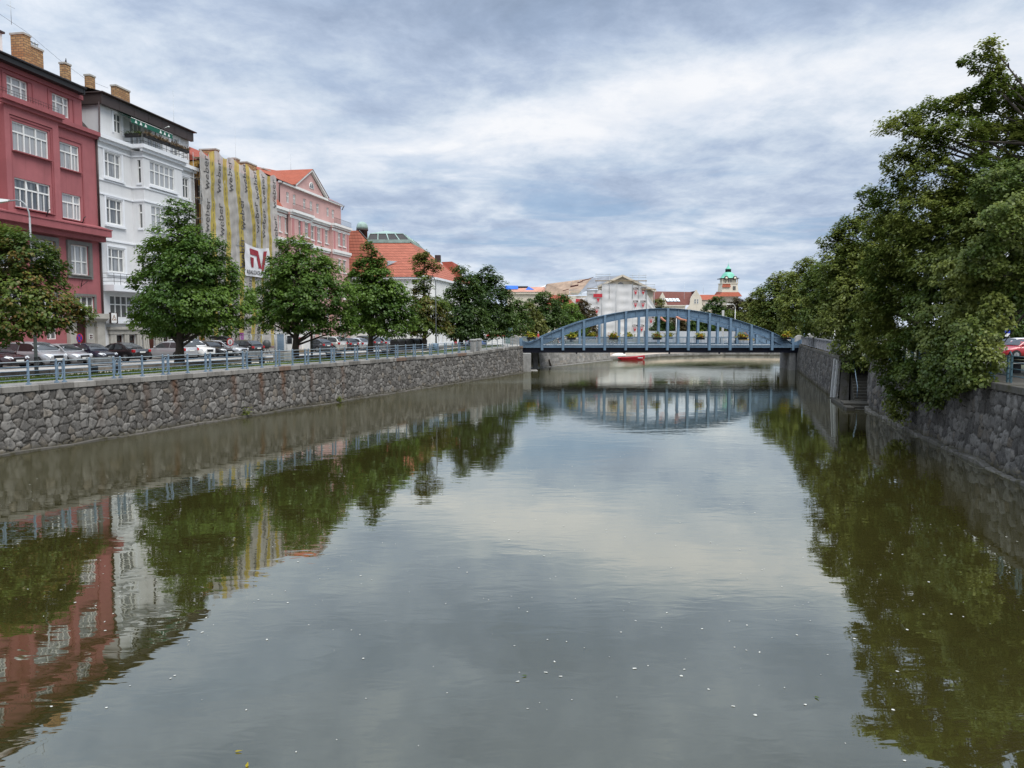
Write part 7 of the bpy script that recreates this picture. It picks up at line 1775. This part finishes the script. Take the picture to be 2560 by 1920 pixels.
def person(lab, loc, rz, pose, clothes, hair=(.05, .03, .02), hat=None):
    """pose: joint table for a figure facing +x; hands carry five fingers each"""
    g = thing('person', lab, 'person', loc, rz)
    J = {'pelvis': ((0, 0, .92), .125), 'waist': ((0, 0, 1.05), .115), 'chest': ((0, 0, 1.28), .135), 'neck': ((.0, 0, 1.45), .055), 'jaw': ((.02, 0, 1.53), .07), 'head': ((.015, 0, 1.63), .085),
         'sl': ((0, .17, 1.39), .06), 'el': ((-.03, .24, 1.12), .045), 'hl': ((.05, .26, .88), .032), 'sr': ((0, -.17, 1.39), .06), 'er': ((-.03, -.24, 1.12), .045), 'hr': ((.05, -.26, .88), .032),
         'tl': ((0, .09, .88), .09), 'kl': ((.04, .10, .50), .06), 'al': ((-.03, .10, .09), .042), 'fl': ((.12, .11, .04), .036), 'tr': ((0, -.09, .88), .09), 'kr': ((.02, -.10, .50), .06), 'ar': ((-.08, -.10, .10), .042), 'fr': ((.06, -.11, .04), .036)}
    J.update({k: (v, J[k][1]) for k, v in pose.items()})
    E = [('pelvis', 'waist'), ('waist', 'chest'), ('chest', 'neck'), ('neck', 'jaw'), ('jaw', 'head'), ('chest', 'sl'), ('sl', 'el'), ('el', 'hl'), ('chest', 'sr'), ('sr', 'er'), ('er', 'hr'), ('pelvis', 'tl'), ('tl', 'kl'), ('kl', 'al'), ('al', 'fl'), ('pelvis', 'tr'), ('tr', 'kr'), ('kr', 'ar'), ('ar', 'fr')]
    for s_ in 'lr':
        h = Vector(J['h'+s_][0]); d = (h-Vector(J['e'+s_][0])).normalized(); sd_ = d.cross(Vector((0, 1, .1))).normalized()
        for i in range(4):
            f = h+d*.05+sd_*(.022*(i-1.5)); J[f'p{s_}{i}'] = (tuple(f), .010); J[f'q{s_}{i}'] = (tuple(f+d*(.06-.008*abs(i-1.3))+Vector((.012, 0, 0))), .008); E += [('h'+s_, f'p{s_}{i}'), (f'p{s_}{i}', f'q{s_}{i}')]
        f = h+sd_*.045+d*.02; J['u'+s_] = (tuple(f), .010); E.append(('h'+s_, 'u'+s_))
    skin('body', J, E, M['skin'], g)
    hd = Vector(J['head'][0])
    b = MB(); b.ball(hd+Vector((-.022, 0, .03)), .098, .094, .098, 10, 8); b.build('hair', plain('hair_%d' % int(hair[0]*900), hair, .7, .1), g)
    b = MB()
    for sy in (-.033, .033): b.ball(hd+Vector((.083, sy, -.02)), .011, .013, .009, 6, 4)
    b.box(hd.x+.07, hd.x+.088, -.024, .024, hd.z-.092, hd.z-.084); b.build('eyes_and_mouth', M['black'], g)
    b = MB(); b.tube([hd+Vector((.078, 0, -.02)), hd+Vector((.104, 0, -.052))], [.010, .016], 6); b.build('nose', M['skin'], g)
    for nm, (col, parts) in clothes.items():
        q = MB()
        for p in parts:
            if p[0] == 'cone': q.lathe(p[1], n=14)
            else:
                for a, c in zip(p[:-1], p[1:]):
                    q.tube([J[a][0], J[c][0]], [J[a][1]*1.14+.008, J[c][1]*1.14+.008], 10); q.ball(J[c][0], J[c][1]*1.14+.008, n=10, m=6); q.ball(J[a][0], J[a][1]*1.14+.008, n=10, m=6)
        q.build(nm, plain('cloth_'+nm+'_%d' % int(sum(col)*1000), col, .85, .1), g)
    if hat:
        q = MB(); q.lathe([(.20, 0), (.20, .012), (.10, .02), (.095, .11), (.02, .12)], (hd.x, hd.y, hd.z+.04), 16); q.build('hat', plain('hat_%d' % int(hat[0]*900), hat, .8, .1), g)
    return g
person('woman in a red dress and dark hat walking past the museum', (-8.45, 115.5, 2.63), -.6, {'el': (.02, .27, 1.15), 'hl': (.16, .25, .98), 'kr': (.14, -.1, .5), 'ar': (.10, -.1, .1), 'fr': (.24, -.1, .05)} and {}, {'dress': ((.42, .02, .035), [('chest', 'waist', 'pelvis'), ('cone', [(.17, 1.0), (.22, .75), (.28, .48), (.0, .5)]), ('chest', 'sl'), ('chest', 'sr')])}, hat=(.05, .03, .03))
person('person in black clothes at the right end of the bridge', (38.9, 98.2, 3.30), 2.6, {}, {'jacket': ((.012, .012, .014), [('pelvis', 'waist', 'chest'), ('chest', 'sl', 'el', 'hl'), ('chest', 'sr', 'er', 'hr')]), 'trousers': ((.02, .02, .025), [('pelvis', 'tl', 'kl', 'al'), ('pelvis', 'tr', 'kr', 'ar')])})
person('pedestrian in a red top behind the flowers at the left bridge end', (3.55, 104.2, 3.25), -.3, {}, {'shirt': ((.45, .06, .06), [('pelvis', 'waist', 'chest'), ('chest', 'sl', 'el'), ('chest', 'sr', 'er')]), 'trousers': ((.05, .06, .10), [('pelvis', 'tl', 'kl', 'al'), ('pelvis', 'tr', 'kr', 'ar')])}, hair=(.45, .42, .38))
cy = (6.25, 102.2, 3.25)
person('cyclist in white shirt and pale helmet riding over the bridge', cy, PI, {'pelvis': (-.22, 0, .95), 'waist': (-.10, 0, 1.08), 'chest': (.06, 0, 1.27), 'neck': (.14, 0, 1.41), 'jaw': (.19, 0, 1.47), 'head': (.20, 0, 1.57), 'sl': (.09, .17, 1.35), 'el': (.26, .22, 1.14), 'hl': (.44, .24, 1.02), 'sr': (.09, -.17, 1.35), 'er': (.26, -.22, 1.14), 'hr': (.44, -.24, 1.02), 'tl': (-.18, .09, .92), 'kl': (.18, .10, .74), 'al': (.02, .10, .36), 'fl': (.16, .11, .30), 'tr': (-.18, -.09, .92), 'kr': (.12, -.10, .56), 'ar': (-.06, -.10, .17), 'fr': (.08, -.11, .12)},
       {'shirt': ((.72, .72, .74), [('waist', 'chest'), ('chest', 'sl', 'el'), ('chest', 'sr', 'er')]), 'shorts': ((.06, .06, .09), [('pelvis', 'waist'), ('pelvis', 'tl', 'kl'), ('pelvis', 'tr', 'kr')])}, hat=(.7, .7, .72))
def bicycle(lab, loc, rz, col, lean=0):
    g = thing('bicycle', lab, 'bicycle', loc, rz); g.rotation_euler = (lean, 0, rz)
    mt = plain('bike_'+str(int(col[0]*999)), col, .4, .05)
    for x in (-.52, .52):
        b = MB(); b.tube([(x+.33*math.cos(2*PI*i/24), 0, .345+.33*math.sin(2*PI*i/24)) for i in range(25)], .02, 6, cap=False); w_ = b.build('wheel', M['rubber'], g)
        b = MB()
        for i in range(8): b.tube([(x, 0, .345), (x+.32*math.cos(PI*i/4), 0, .345+.32*math.sin(PI*i/4))], .005, 4)
        b.build('spokes', M['chrome'], w_)
    b = MB()
    for p, q in (((-.52, 0, .345), (-.08, 0, .32)), ((-.08, 0, .32), (-.22, 0, .85)), ((-.22, 0, .85), (-.52, 0, .345)), ((-.2, 0, .78), (.36, 0, .80)), ((-.08, 0, .32), (.36, 0, .76)), ((.34, 0, .95), (.52, 0, .345))): b.tube([p, q], .02, 6)
    b.build('frame', mt, g)
    b = MB(); b.ball((-.24, 0, .92), .14, .07, .035); b.build('saddle', M['black'], g)
    b = MB(); b.tube([(.34, 0, .95), (.36, 0, 1.02)], .018, 6); b.tube([(.46, -.26, 1.0), (.38, -.1, 1.03), (.38, .1, 1.03), (.46, .26, 1.0)], .014, 6); b.build('handlebar', M['chrome'], g)
    b = MB(); b.lathe([(.09, -.02), (.09, .02)], (-.08, 0, .32), 12, axis='y'); b.beam((-.08, .06, .32), (.04, .06, .18), .02, .02); b.beam((-.08, -.06, .32), (-.2, -.06, .46), .02, .02); b.build('crank', M['chrome'], g)
bicycle('bicycle under the rider in white on the bridge', cy, PI, (.02, .02, .025))
bicycle('dark bicycle leaning by the near bridge railing, left of the cyclist', (4.75, 100.75, 3.25), 0, (.05, .06, .09), .16)
bicycle('dark bicycle leaning on the near bridge railing under the orange flowers', (13.5, 100.75, 3.25), .0, (.03, .03, .03), .16)
# sculpted arms hanging from the far arch
M['terracotta'] = plain('terracotta_sculpture', (.50, .215, .14), .7, .12, 2)
def arm(lab, p0, p1, bend):
    g = thing('arm_sculpture', lab, 'sculpture', p0); v_ = Vector(p1)-Vector(p0); d = v_.normalized(); u_ = Vector((0, -1, 0)); w_ = d.cross(u_).normalized(); el_ = v_*.5+w_*bend; h = v_*.82
    J = {'shoulder': ((0, 0, 0), .20), 'elbow': (tuple(el_), .15), 'wrist': (tuple(h), .095), 'palm': (tuple(h+d*.14), .11)}; E = [('shoulder', 'elbow'), ('elbow', 'wrist'), ('wrist', 'palm')]
    for i in range(4):
        a = h+d*.24+w_*(.065*(i-1.5)); c = a+d*(.20-.03*abs(i-1.3))-w_*.02*i; J[f'k{i}'] = (tuple(a), .036); J[f't{i}'] = (tuple(c), .027); E += [('palm', f'k{i}'), (f'k{i}', f't{i}')]
    J['thumb_root'] = (tuple(h+d*.10+w_*.13), .036); J['thumb'] = (tuple(h+d*.24+w_*.20), .028); E += [('palm', 'thumb_root'), ('thumb_root', 'thumb')]
    skin('limb', J, E, M['terracotta'], g)
arm('terracotta arm sculpture reaching right from the far arch beside the white pole', (22.35, 105.6, 7.05), (23.85, 105.4, 6.5), .12)
arm('terracotta arm sculpture reaching down right under the crown of the far arch', (20.25, 105.6, 7.0), (21.25, 105.4, 6.25), .10)

# ================================================================== red boat and odds on the far bank
bo = thing('boat', 'flat red boat with pale marking on the bow, moored behind the bridge', 'boat', (20.6, 132.6, 0), .28)
M['boat_red'] = plain('red_boat_paint', (.48, .012, .03), .4, .1, 1); b = MB()
st = [(-2.5, .30, .42, .35), (-2.2, .05, .48, .65), (-1, -.12, .50, .85), (.6, -.14, .56, .9), (1.7, -.05, .66, .78), (2.3, .18, .76, .4), (2.45, .35, .80, .1)]
vs = []
for x, z0, z1, w_ in st: vs += [(x, -w_*.7, z0), (x, -w_, z1), (x, -w_+.07, z1), (x, -w_*.62, z0+.07), (x, w_*.62, z0+.07), (x, w_-.07, z1), (x, w_, z1), (x, w_*.7, z0)]
b.add(vs, [(i*8+k, i*8+(k+1) % 8, (i+1)*8+(k+1) % 8, (i+1)*8+k) for i in range(len(st)-1) for k in range(8)]); b.build('hull', M['boat_red'], bo)
b = MB()
for x in (-1.1, .3): b.box(x-.13, x+.13, -.75, .75, .30, .35)
b.build('thwarts', M['board'], bo)
b = MB()
for i in range(6): b.box(.75+.17*i, .87+.17*i, -.905+.022*i, -.885+.022*i, .33, .47)
b.build('bow_marking', M['frame'], bo)
pl = thing('rowing_boat', 'upturned pale boat lying on the low bank behind the red boat', 'boat', (18.9, 136.3, .66), .5)
b = MB(); b.ball((0, 0, 0), 1.6, .55, .42, 12, 8); b.build('hull', M['whitewash'], pl); b = MB(); b.beam((-1.5, 0, .41), (1.5, 0, .41), .06, .05); b.build('keel', M['board'], pl)
fence_l = thing('barrier', 'yellow striped barrier planks on the road behind the right half of the bridge', 'barrier', (33.0, 109.5, 3.2))
M['barrier_y'] = plain('yellow_barrier_plank', (.62, .42, .05), .6, .12, 1); 
for i in range(5):
    b = MB(); b.box(-3.5+2.6*i, -1.2+2.6*i, -.02, .02, .55, .78); b.build('plank', M['barrier_y'] if i % 3 else M['frame'], fence_l)
    b = MB(); b.box(-3.45+2.6*i, -3.37+2.6*i, -.05, .05, -.35, .9); b.build('post', M['lamp_dark'], fence_l)

# ================================================================== right bank furniture
ba = thing('balustrade', 'grey concrete slat balustrade on the right quay by the bridge', 'balustrade', (0, 0, 0))
s = .3; LB = L1-2.6; n = 19; st_ = (LB-.3)/n
M['slat'] = plain('grey_concrete_slat', (.235, .235, .245), .9, .18, 1.6, .2, streak=.5)
b = MB(); run_blocks(b, f1, .3, LB, 3, 4, .16, .36, lambda q: 3.38, lambda q: 3.50); run_blocks(b, f1, .3, LB, 3, 4, .15, .38, lambda q: 4.32, lambda q: 4.44); b.build('rails', M['slat'], ba)
for i in range(n+1):
    p = f1(s+st_*i, .26); b = MB(); b.box(-.10, .10, -.13, .13, 3.38, 4.46); b.xf(Matrix.Translation((p[0], p[1], 0)) @ Matrix.Rotation(math.atan2(-9, -2.5), 4, 'Z')); b.build('post', M['slat'], ba)
    if i < n:
        b = MB()
        for k in range(5): p = f1(s+st_*(i+(k+.75)/5.6), .26); q = f1(s+st_*(i+(k+.75)/5.6)+.17, .26); b.beam((p[0], p[1], 3.91), (q[0], q[1], 3.91), .07, .80)
        b.build('slats', M['slat'], ba)
ms = MB(); M['moss'] = plain('rusty_moss', (.13, .095, .025), .95, .4, 5, .5)
rg = np.random.default_rng(77); C = []
for _ in range(420): q = rg.uniform(1, LB+2); p = f1(q, rg.uniform(-.02, .45)); C.append((p[0], p[1], 3.40, rg.uniform(.05, .12), rg.uniform(0, 1)))
V, F, tn, tu = leaves(np.array(C), 7, .08, 8, (30, 75, 0)); o = np_mesh('moss', V, F, M['leaf_brown'], attrs={'tone': ('FACE', tn), 'turn': ('FACE', tu)}); tag(o, 'brown moss and weeds along the right wall top below the balustrade', 'moss', kind='stuff')
for x, y, r_, lab in ((38.4, 103.2, .62, 'smaller rounded pale stone at the right bridge end'), (39.75, 102.2, .95, 'large rounded pale stone at the right bridge end'), (.35, 103.8, .62, 'rounded grey stone at the left bridge end')):
    g = thing('end_stone', lab, 'stone', (x, y, 3.28), 0, 'rounded stones at the bridge ends'); b = MB(); b.prism([(r_*math.cos(PI*i/12), -.2, .75+r_*.85*math.sin(PI*i/12)) for i in range(13)]+[(-r_, -.2, 0), (r_, -.2, 0)], (0, .4, 0)); b.build('block', M['concrete'], g, bevel=.05)
po = thing('signal_pole', 'thin blue pole behind the right end of the bridge', 'pole', (39.2, 103.6, 3.28)); b = MB(); b.tube([(0, 0, 0), (0, 0, .9), (0, 0, .92), (0, 0, 3.2)], [.12, .12, .06, .05], 8); b.build('shaft', M['steel_blue'], po)
po = thing('marker_post', 'pale post standing behind the slat balustrade under leaves', 'post', (31.1, 74.5, 3.24)); b = MB(); b.tube([(0, 0, 0), (0, 0, 2.1)], [.10, .08], 8); b.build('shaft', M['lens'], po); b = MB(); b.ball((0, 0, 2.15), .11); b.build('cap', M['lens'], po)
rr = thing('iron_railing', 'dark blue iron railing with ladder posts on the right quay', 'railing', (0, 0, 0))
M['rail_dark'] = plain('dark_blue_rail_paint', (.055, .105, .125), .5, .2, 3)
s = 12.2; prev = None
while s < L2-.5:
    p = f2(s, .42); q = f2(s+.34, .42); b = MB()
    for r_ in (p, q): b.beam((r_[0], r_[1], 3.34), (r_[0], r_[1], 4.44), .07, .07)
    for k in range(5): b.beam((p[0], p[1], 3.5+.21*k), (q[0], q[1], 3.5+.21*k), .035, .035)
    b.tube([(p[0], p[1], 4.42), ((p[0]+q[0])/2, (p[1]+q[1])/2, 4.58), (q[0], q[1], 4.42)], .03, 6); b.build('post', M['rail_dark'], rr)
    if prev:
        for z in (3.62, 3.9, 4.16, 4.40): b = MB(); b.tube([(prev[0], prev[1], z), (p[0], p[1], z)], .02, 6); b.build('rail', M['rail_dark'], rr)
    prev = q; s += 1.72
g = thing('park_bench', 'dark bench under the lindens before the red hatchback', 'bench', (25.9, 38.4, 3.22), 1.9)
b = MB(); b.box(-.9, .9, -.2, .25, .43, .47); b.build('seat', M['black'], g); b = MB()
for z in (.62, .8): b.beam((-.9, .3, z), (.9, .3, z), .03, .12)
b.build('backrest', M['black'], g)
for sx in (-.7, .7): b = MB(); b.box(sx-.04, sx+.04, -.18, .3, 0, .427); b.build('leg', M['black'], g)
ib = thing('notice_board', 'orange board on a dark brown post at the right bank', 'sign', (23.45, 34.6, 3.22), -.5)
b = MB(); b.box(-.09, .09, -.09, .09, 0, 1.85); b.build('post', M['door'], ib); b = MB(); b.box(-.16, .9, -.13, -.095, 1.78, 2.25); b.build('board', plain('orange_board', (.48, .19, .06), .7, .1), ib); b = MB(); b.box(-.2, -.12, -.12, .02, 1.2, 2.35); b.build('edge_strip', plain('orange_board', (.48, .19, .06)), ib)
sgn = thing('road_sign', 'small blue and white parking sign above the red hatchback', 'sign', (39.6, 61.7, 3.22), 0)
b = MB(); b.tube([(0, .05, 0), (0, .05, 2.15)], .03, 6); b.build('post', M['lamp_dark'], sgn); b = MB(); b.box(-.2, .2, 0, .02, 1.85, 2.2); b.build('blue_plate', plain('sign_blue', (.03, .06, .40)), sgn); b = MB(); b.box(-.2, .2, 0, .02, 1.6, 1.84); b.build('white_plate', M['frame'], sgn)
b = MB(); tv, tf = text_mesh('P', .3, .01, 0); b.add([(p[0], -.012, 2.02+p[1]) for p in tv], tf); b.build('lettering', M['frame'], sgn)
sgn = thing('road_sign', 'small pale plate on a post between blue sign and orange board', 'sign', (41.5, 61.5, 3.22), 0)
b = MB(); b.tube([(0, .05, 0), (0, .05, 2.1)], .03, 6); b.build('post', M['lens'], sgn); b = MB(); b.box(-.11, .11, 0, .02, 1.75, 2.1); b.build('plate', M['frame'], sgn)

# ================================================================== building site and square on the left
def fence_panel(lab, p, q):
    p = Vector(p); q = Vector(q); L_ = (q-p).length; g = thing('site_fence', lab, 'fence', (p.x, p.y, 0), math.atan2(q.y-p.y, q.x-p.x), 'building site fence panels'); b = MB()
    for x in (.03, L_-.03): b.tube([(x, 0, 2.7), (x, 0, 4.85)], .03, 6)
    for z in (2.9, 4.82): b.tube([(.03, 0, z), (L_-.03, 0, z)], .026, 6)
    b.build('frame', M['galv'], g); b = MB()
    for i in range(1, 16): x = L_*i/16; b.tube([(x, 0, 2.9), (x, 0, 4.82)], .007, 3)
    for k in range(1, 7): b.tube([(0, 0, 2.9+.27*k), (L_, 0, 2.9+.27*k)], .007, 3)
    b.build('mesh', M['galv'], g)
fa, fb = Vector((-28.9, 82.0)), Vector((-22.6, 77.6))
for i, lab in enumerate(('wire fence panel of the building site beside the black hatchback', 'wire fence panel of the building site, second from the parked cars', 'wire fence panel of the building site before the trunk', 'wire fence panel of the building site nearest the white hut')): fence_panel(lab, fa.lerp(fb, i/4), fa.lerp(fb, (i+.97)/4))
hp = lq(43.6, 17.2, 2.9)
hut = thing('site_hut', 'white site hut with a dark red emblem board among fence panels', 'hut', hp, -.1)
b = MB(); b.box(-1.5, 1.5, -1.0, 1.2, .1, 2.35); b.build('wall', M['whitewash'], hut, bevel=.05); b = MB(); b.box(-1.58, 1.58, -1.08, 1.28, 2.353, 2.45); b.build('roof', M['galv'], hut)
b = MB(); b.box(.55, 1.4, -1.06, -1.01, .35, 1.75); b.build('board', M['banner'], hut); b = MB(); b.beam((.68, -1.08, 1.65), (.92, -1.08, .5), .02, .17); b.beam((1.27, -1.08, 1.65), (1.03, -1.08, .5), .02, .17); b.build('emblem', M['emblem_red'], hut)
b = MB(); b.box(-1.15, -.45, -1.04, -1.005, .15, 2.0); b.build('door', M['steel_blue'], hut); b = MB(); b.box(-.25, .4, -1.03, -1.005, 1.0, 1.8); b.build('window', M['glass_dark'], hut)
pa = thing('timber_pallet', 'stack of yellow boards on the ground before the white site hut', 'timber', lq(42.6, 15.4, 2.91), LROT); b = MB()
for k in range(4): b.box(-.9, .9, -.5, .5, .12*k, .12*k+.09)
b.build('boards', M['board'], pa)
mx = thing('mixer', 'grey cement mixer among the fence panels', 'mixer', (-24.3, 76.4, 2.9), FROT); b = MB(); b.lathe([(.15, 0), (.38, .25), (.38, .6), (.2, .85)], (0, 0, .55), 12); b.build('drum', M['lamp_dark'], mx); b = MB()
for sx in (-.35, .35): b.tube([(sx, -.3, 0), (sx*.6, 0, .7), (sx, .3, 0)], .03, 6)
b.build('legs', M['black_metal'], mx)
so_ = thing('site_sign', 'purple shield shaped board on the scaffold net near the parked cars', 'sign', fpt(0, 0, 0), FROT); b = MB(); b.prism([(20.6, -1.6, 4.95), (21.5, -1.6, 4.95), (21.5, -1.6, 4.2), (21.05, -1.6, 3.6), (20.6, -1.6, 4.2)], (0, .04, 0)); b.build('board', plain('purple_board', (.22, .015, .20), .6, .05), so_)
stl = thing('market_stall', 'white stall with red band and peaked white roof left of the bridge', 'stall', (-2.6, 122, 2.64)); b = MB(); b.box(-1.3, 1.3, -1, 1, 0, 1.55); b.build('counter', M['whitewash'], stl); b = MB(); b.box(-1.4, 1.4, -1.1, 1.1, 1.55, 1.95); b.build('red_band', plain('stall_red', (.5, .05, .04), .7, .08), stl); b = MB(); b.taper(-1.45, 1.45, -1.15, 1.15, 1.953, 2.75, 1.3, 1.0); b.build('roof', M['banner'], stl)
py_ = thing('glass_pylon', 'tall greenish glass pylon between stall and left bridge end', 'pylon', (-.45, 118, 2.64)); b = MB(); b.box(-.5, .5, -.12, .12, 0, 2.9); b.build('pane', plain('green_glass_panel', (.10, .17, .15), .08, .1, 1, spec=.9), py_); b = MB()
for x in (-.53, .53): b.box(x-.03, x+.03, -.15, .15, 0, 2.95)
b.build('frame', M['galv'], py_)
car('blue hatchback half hidden behind the ramp railing and dark maples', 'hatch', 'blue', -5.1, 122.0, 2.64, .4, group='cars on the square')

# ================================================================== bits drifting on the water
rg = np.random.default_rng(12); n = 480
yy_ = 9.3+rg.gamma(1.7, 7.5, n); xx_ = rg.uniform(-.66, .62, n)*(yy_+2); ok = (yy_ < 60) & (xx_ > -22.1+.378*(yy_-33)+.8) & (xx_ < 10.5+.236*yy_); xx_ = xx_[ok]; yy_ = yy_[ok]; n = len(xx_)
V = []; F = []
for i in range(n):
    r_ = .009+.026*rg.uniform(0, 1)**2.2; k = 6; a0 = rg.uniform(0, 6.3); e_ = rg.uniform(.35, 1)
    o = len(V)
    for j in range(k): a = 2*PI*j/k; rj = r_*rg.uniform(.6, 1.25); x, y = rj*math.cos(a), rj*e_*math.sin(a); V.append((xx_[i]+x*math.cos(a0)-y*math.sin(a0), yy_[i]+x*math.sin(a0)+y*math.cos(a0), .005+rg.uniform(0, .003)))
    F.append(tuple(range(o, o+k)))
b = MB(); b.add(V, F); M['fluff'] = plain('pale_drifting_fluff', (.46, .46, .42), .9, .3, 30); o = b.build('drifting_fluff', M['fluff']); tag(o, 'pale fluff and petals drifting scattered over the river surface', 'debris', kind='stuff')
for i, (u, v_, lab) in enumerate(((597, 1878, 'yellow leaf floating near the lower left of the river'), (618, 1912, 'yellow green leaf floating by the bottom edge of the river'), (1310, 1689, 'round green leaf floating in mid river'), (2043, 1744, 'pale green leaf floating right of mid river'))):
    th = R(4.16); d = Vector(((u-1280)/1926, math.cos(th)-(v_-960)/1926*math.sin(th), -math.sin(th)-(v_-960)/1926*math.cos(th))); k = 5.488/-d.z
    b = MB(); b.add([(-.055, 0, .0), (-.02, .022, .004), (.05, 0, .012), (-.02, -.022, .004)], [(0, 1, 2), (0, 2, 3)]); o = b.build('floating_leaf', M['leaf_yellow'] if i > 1 else M['fl_yellow'], None, (d.x*k, d.y*k, .012)); o.rotation_euler = (0, 0, i*1.7); tag(o, lab, 'leaf', 'leaves floating on the river')
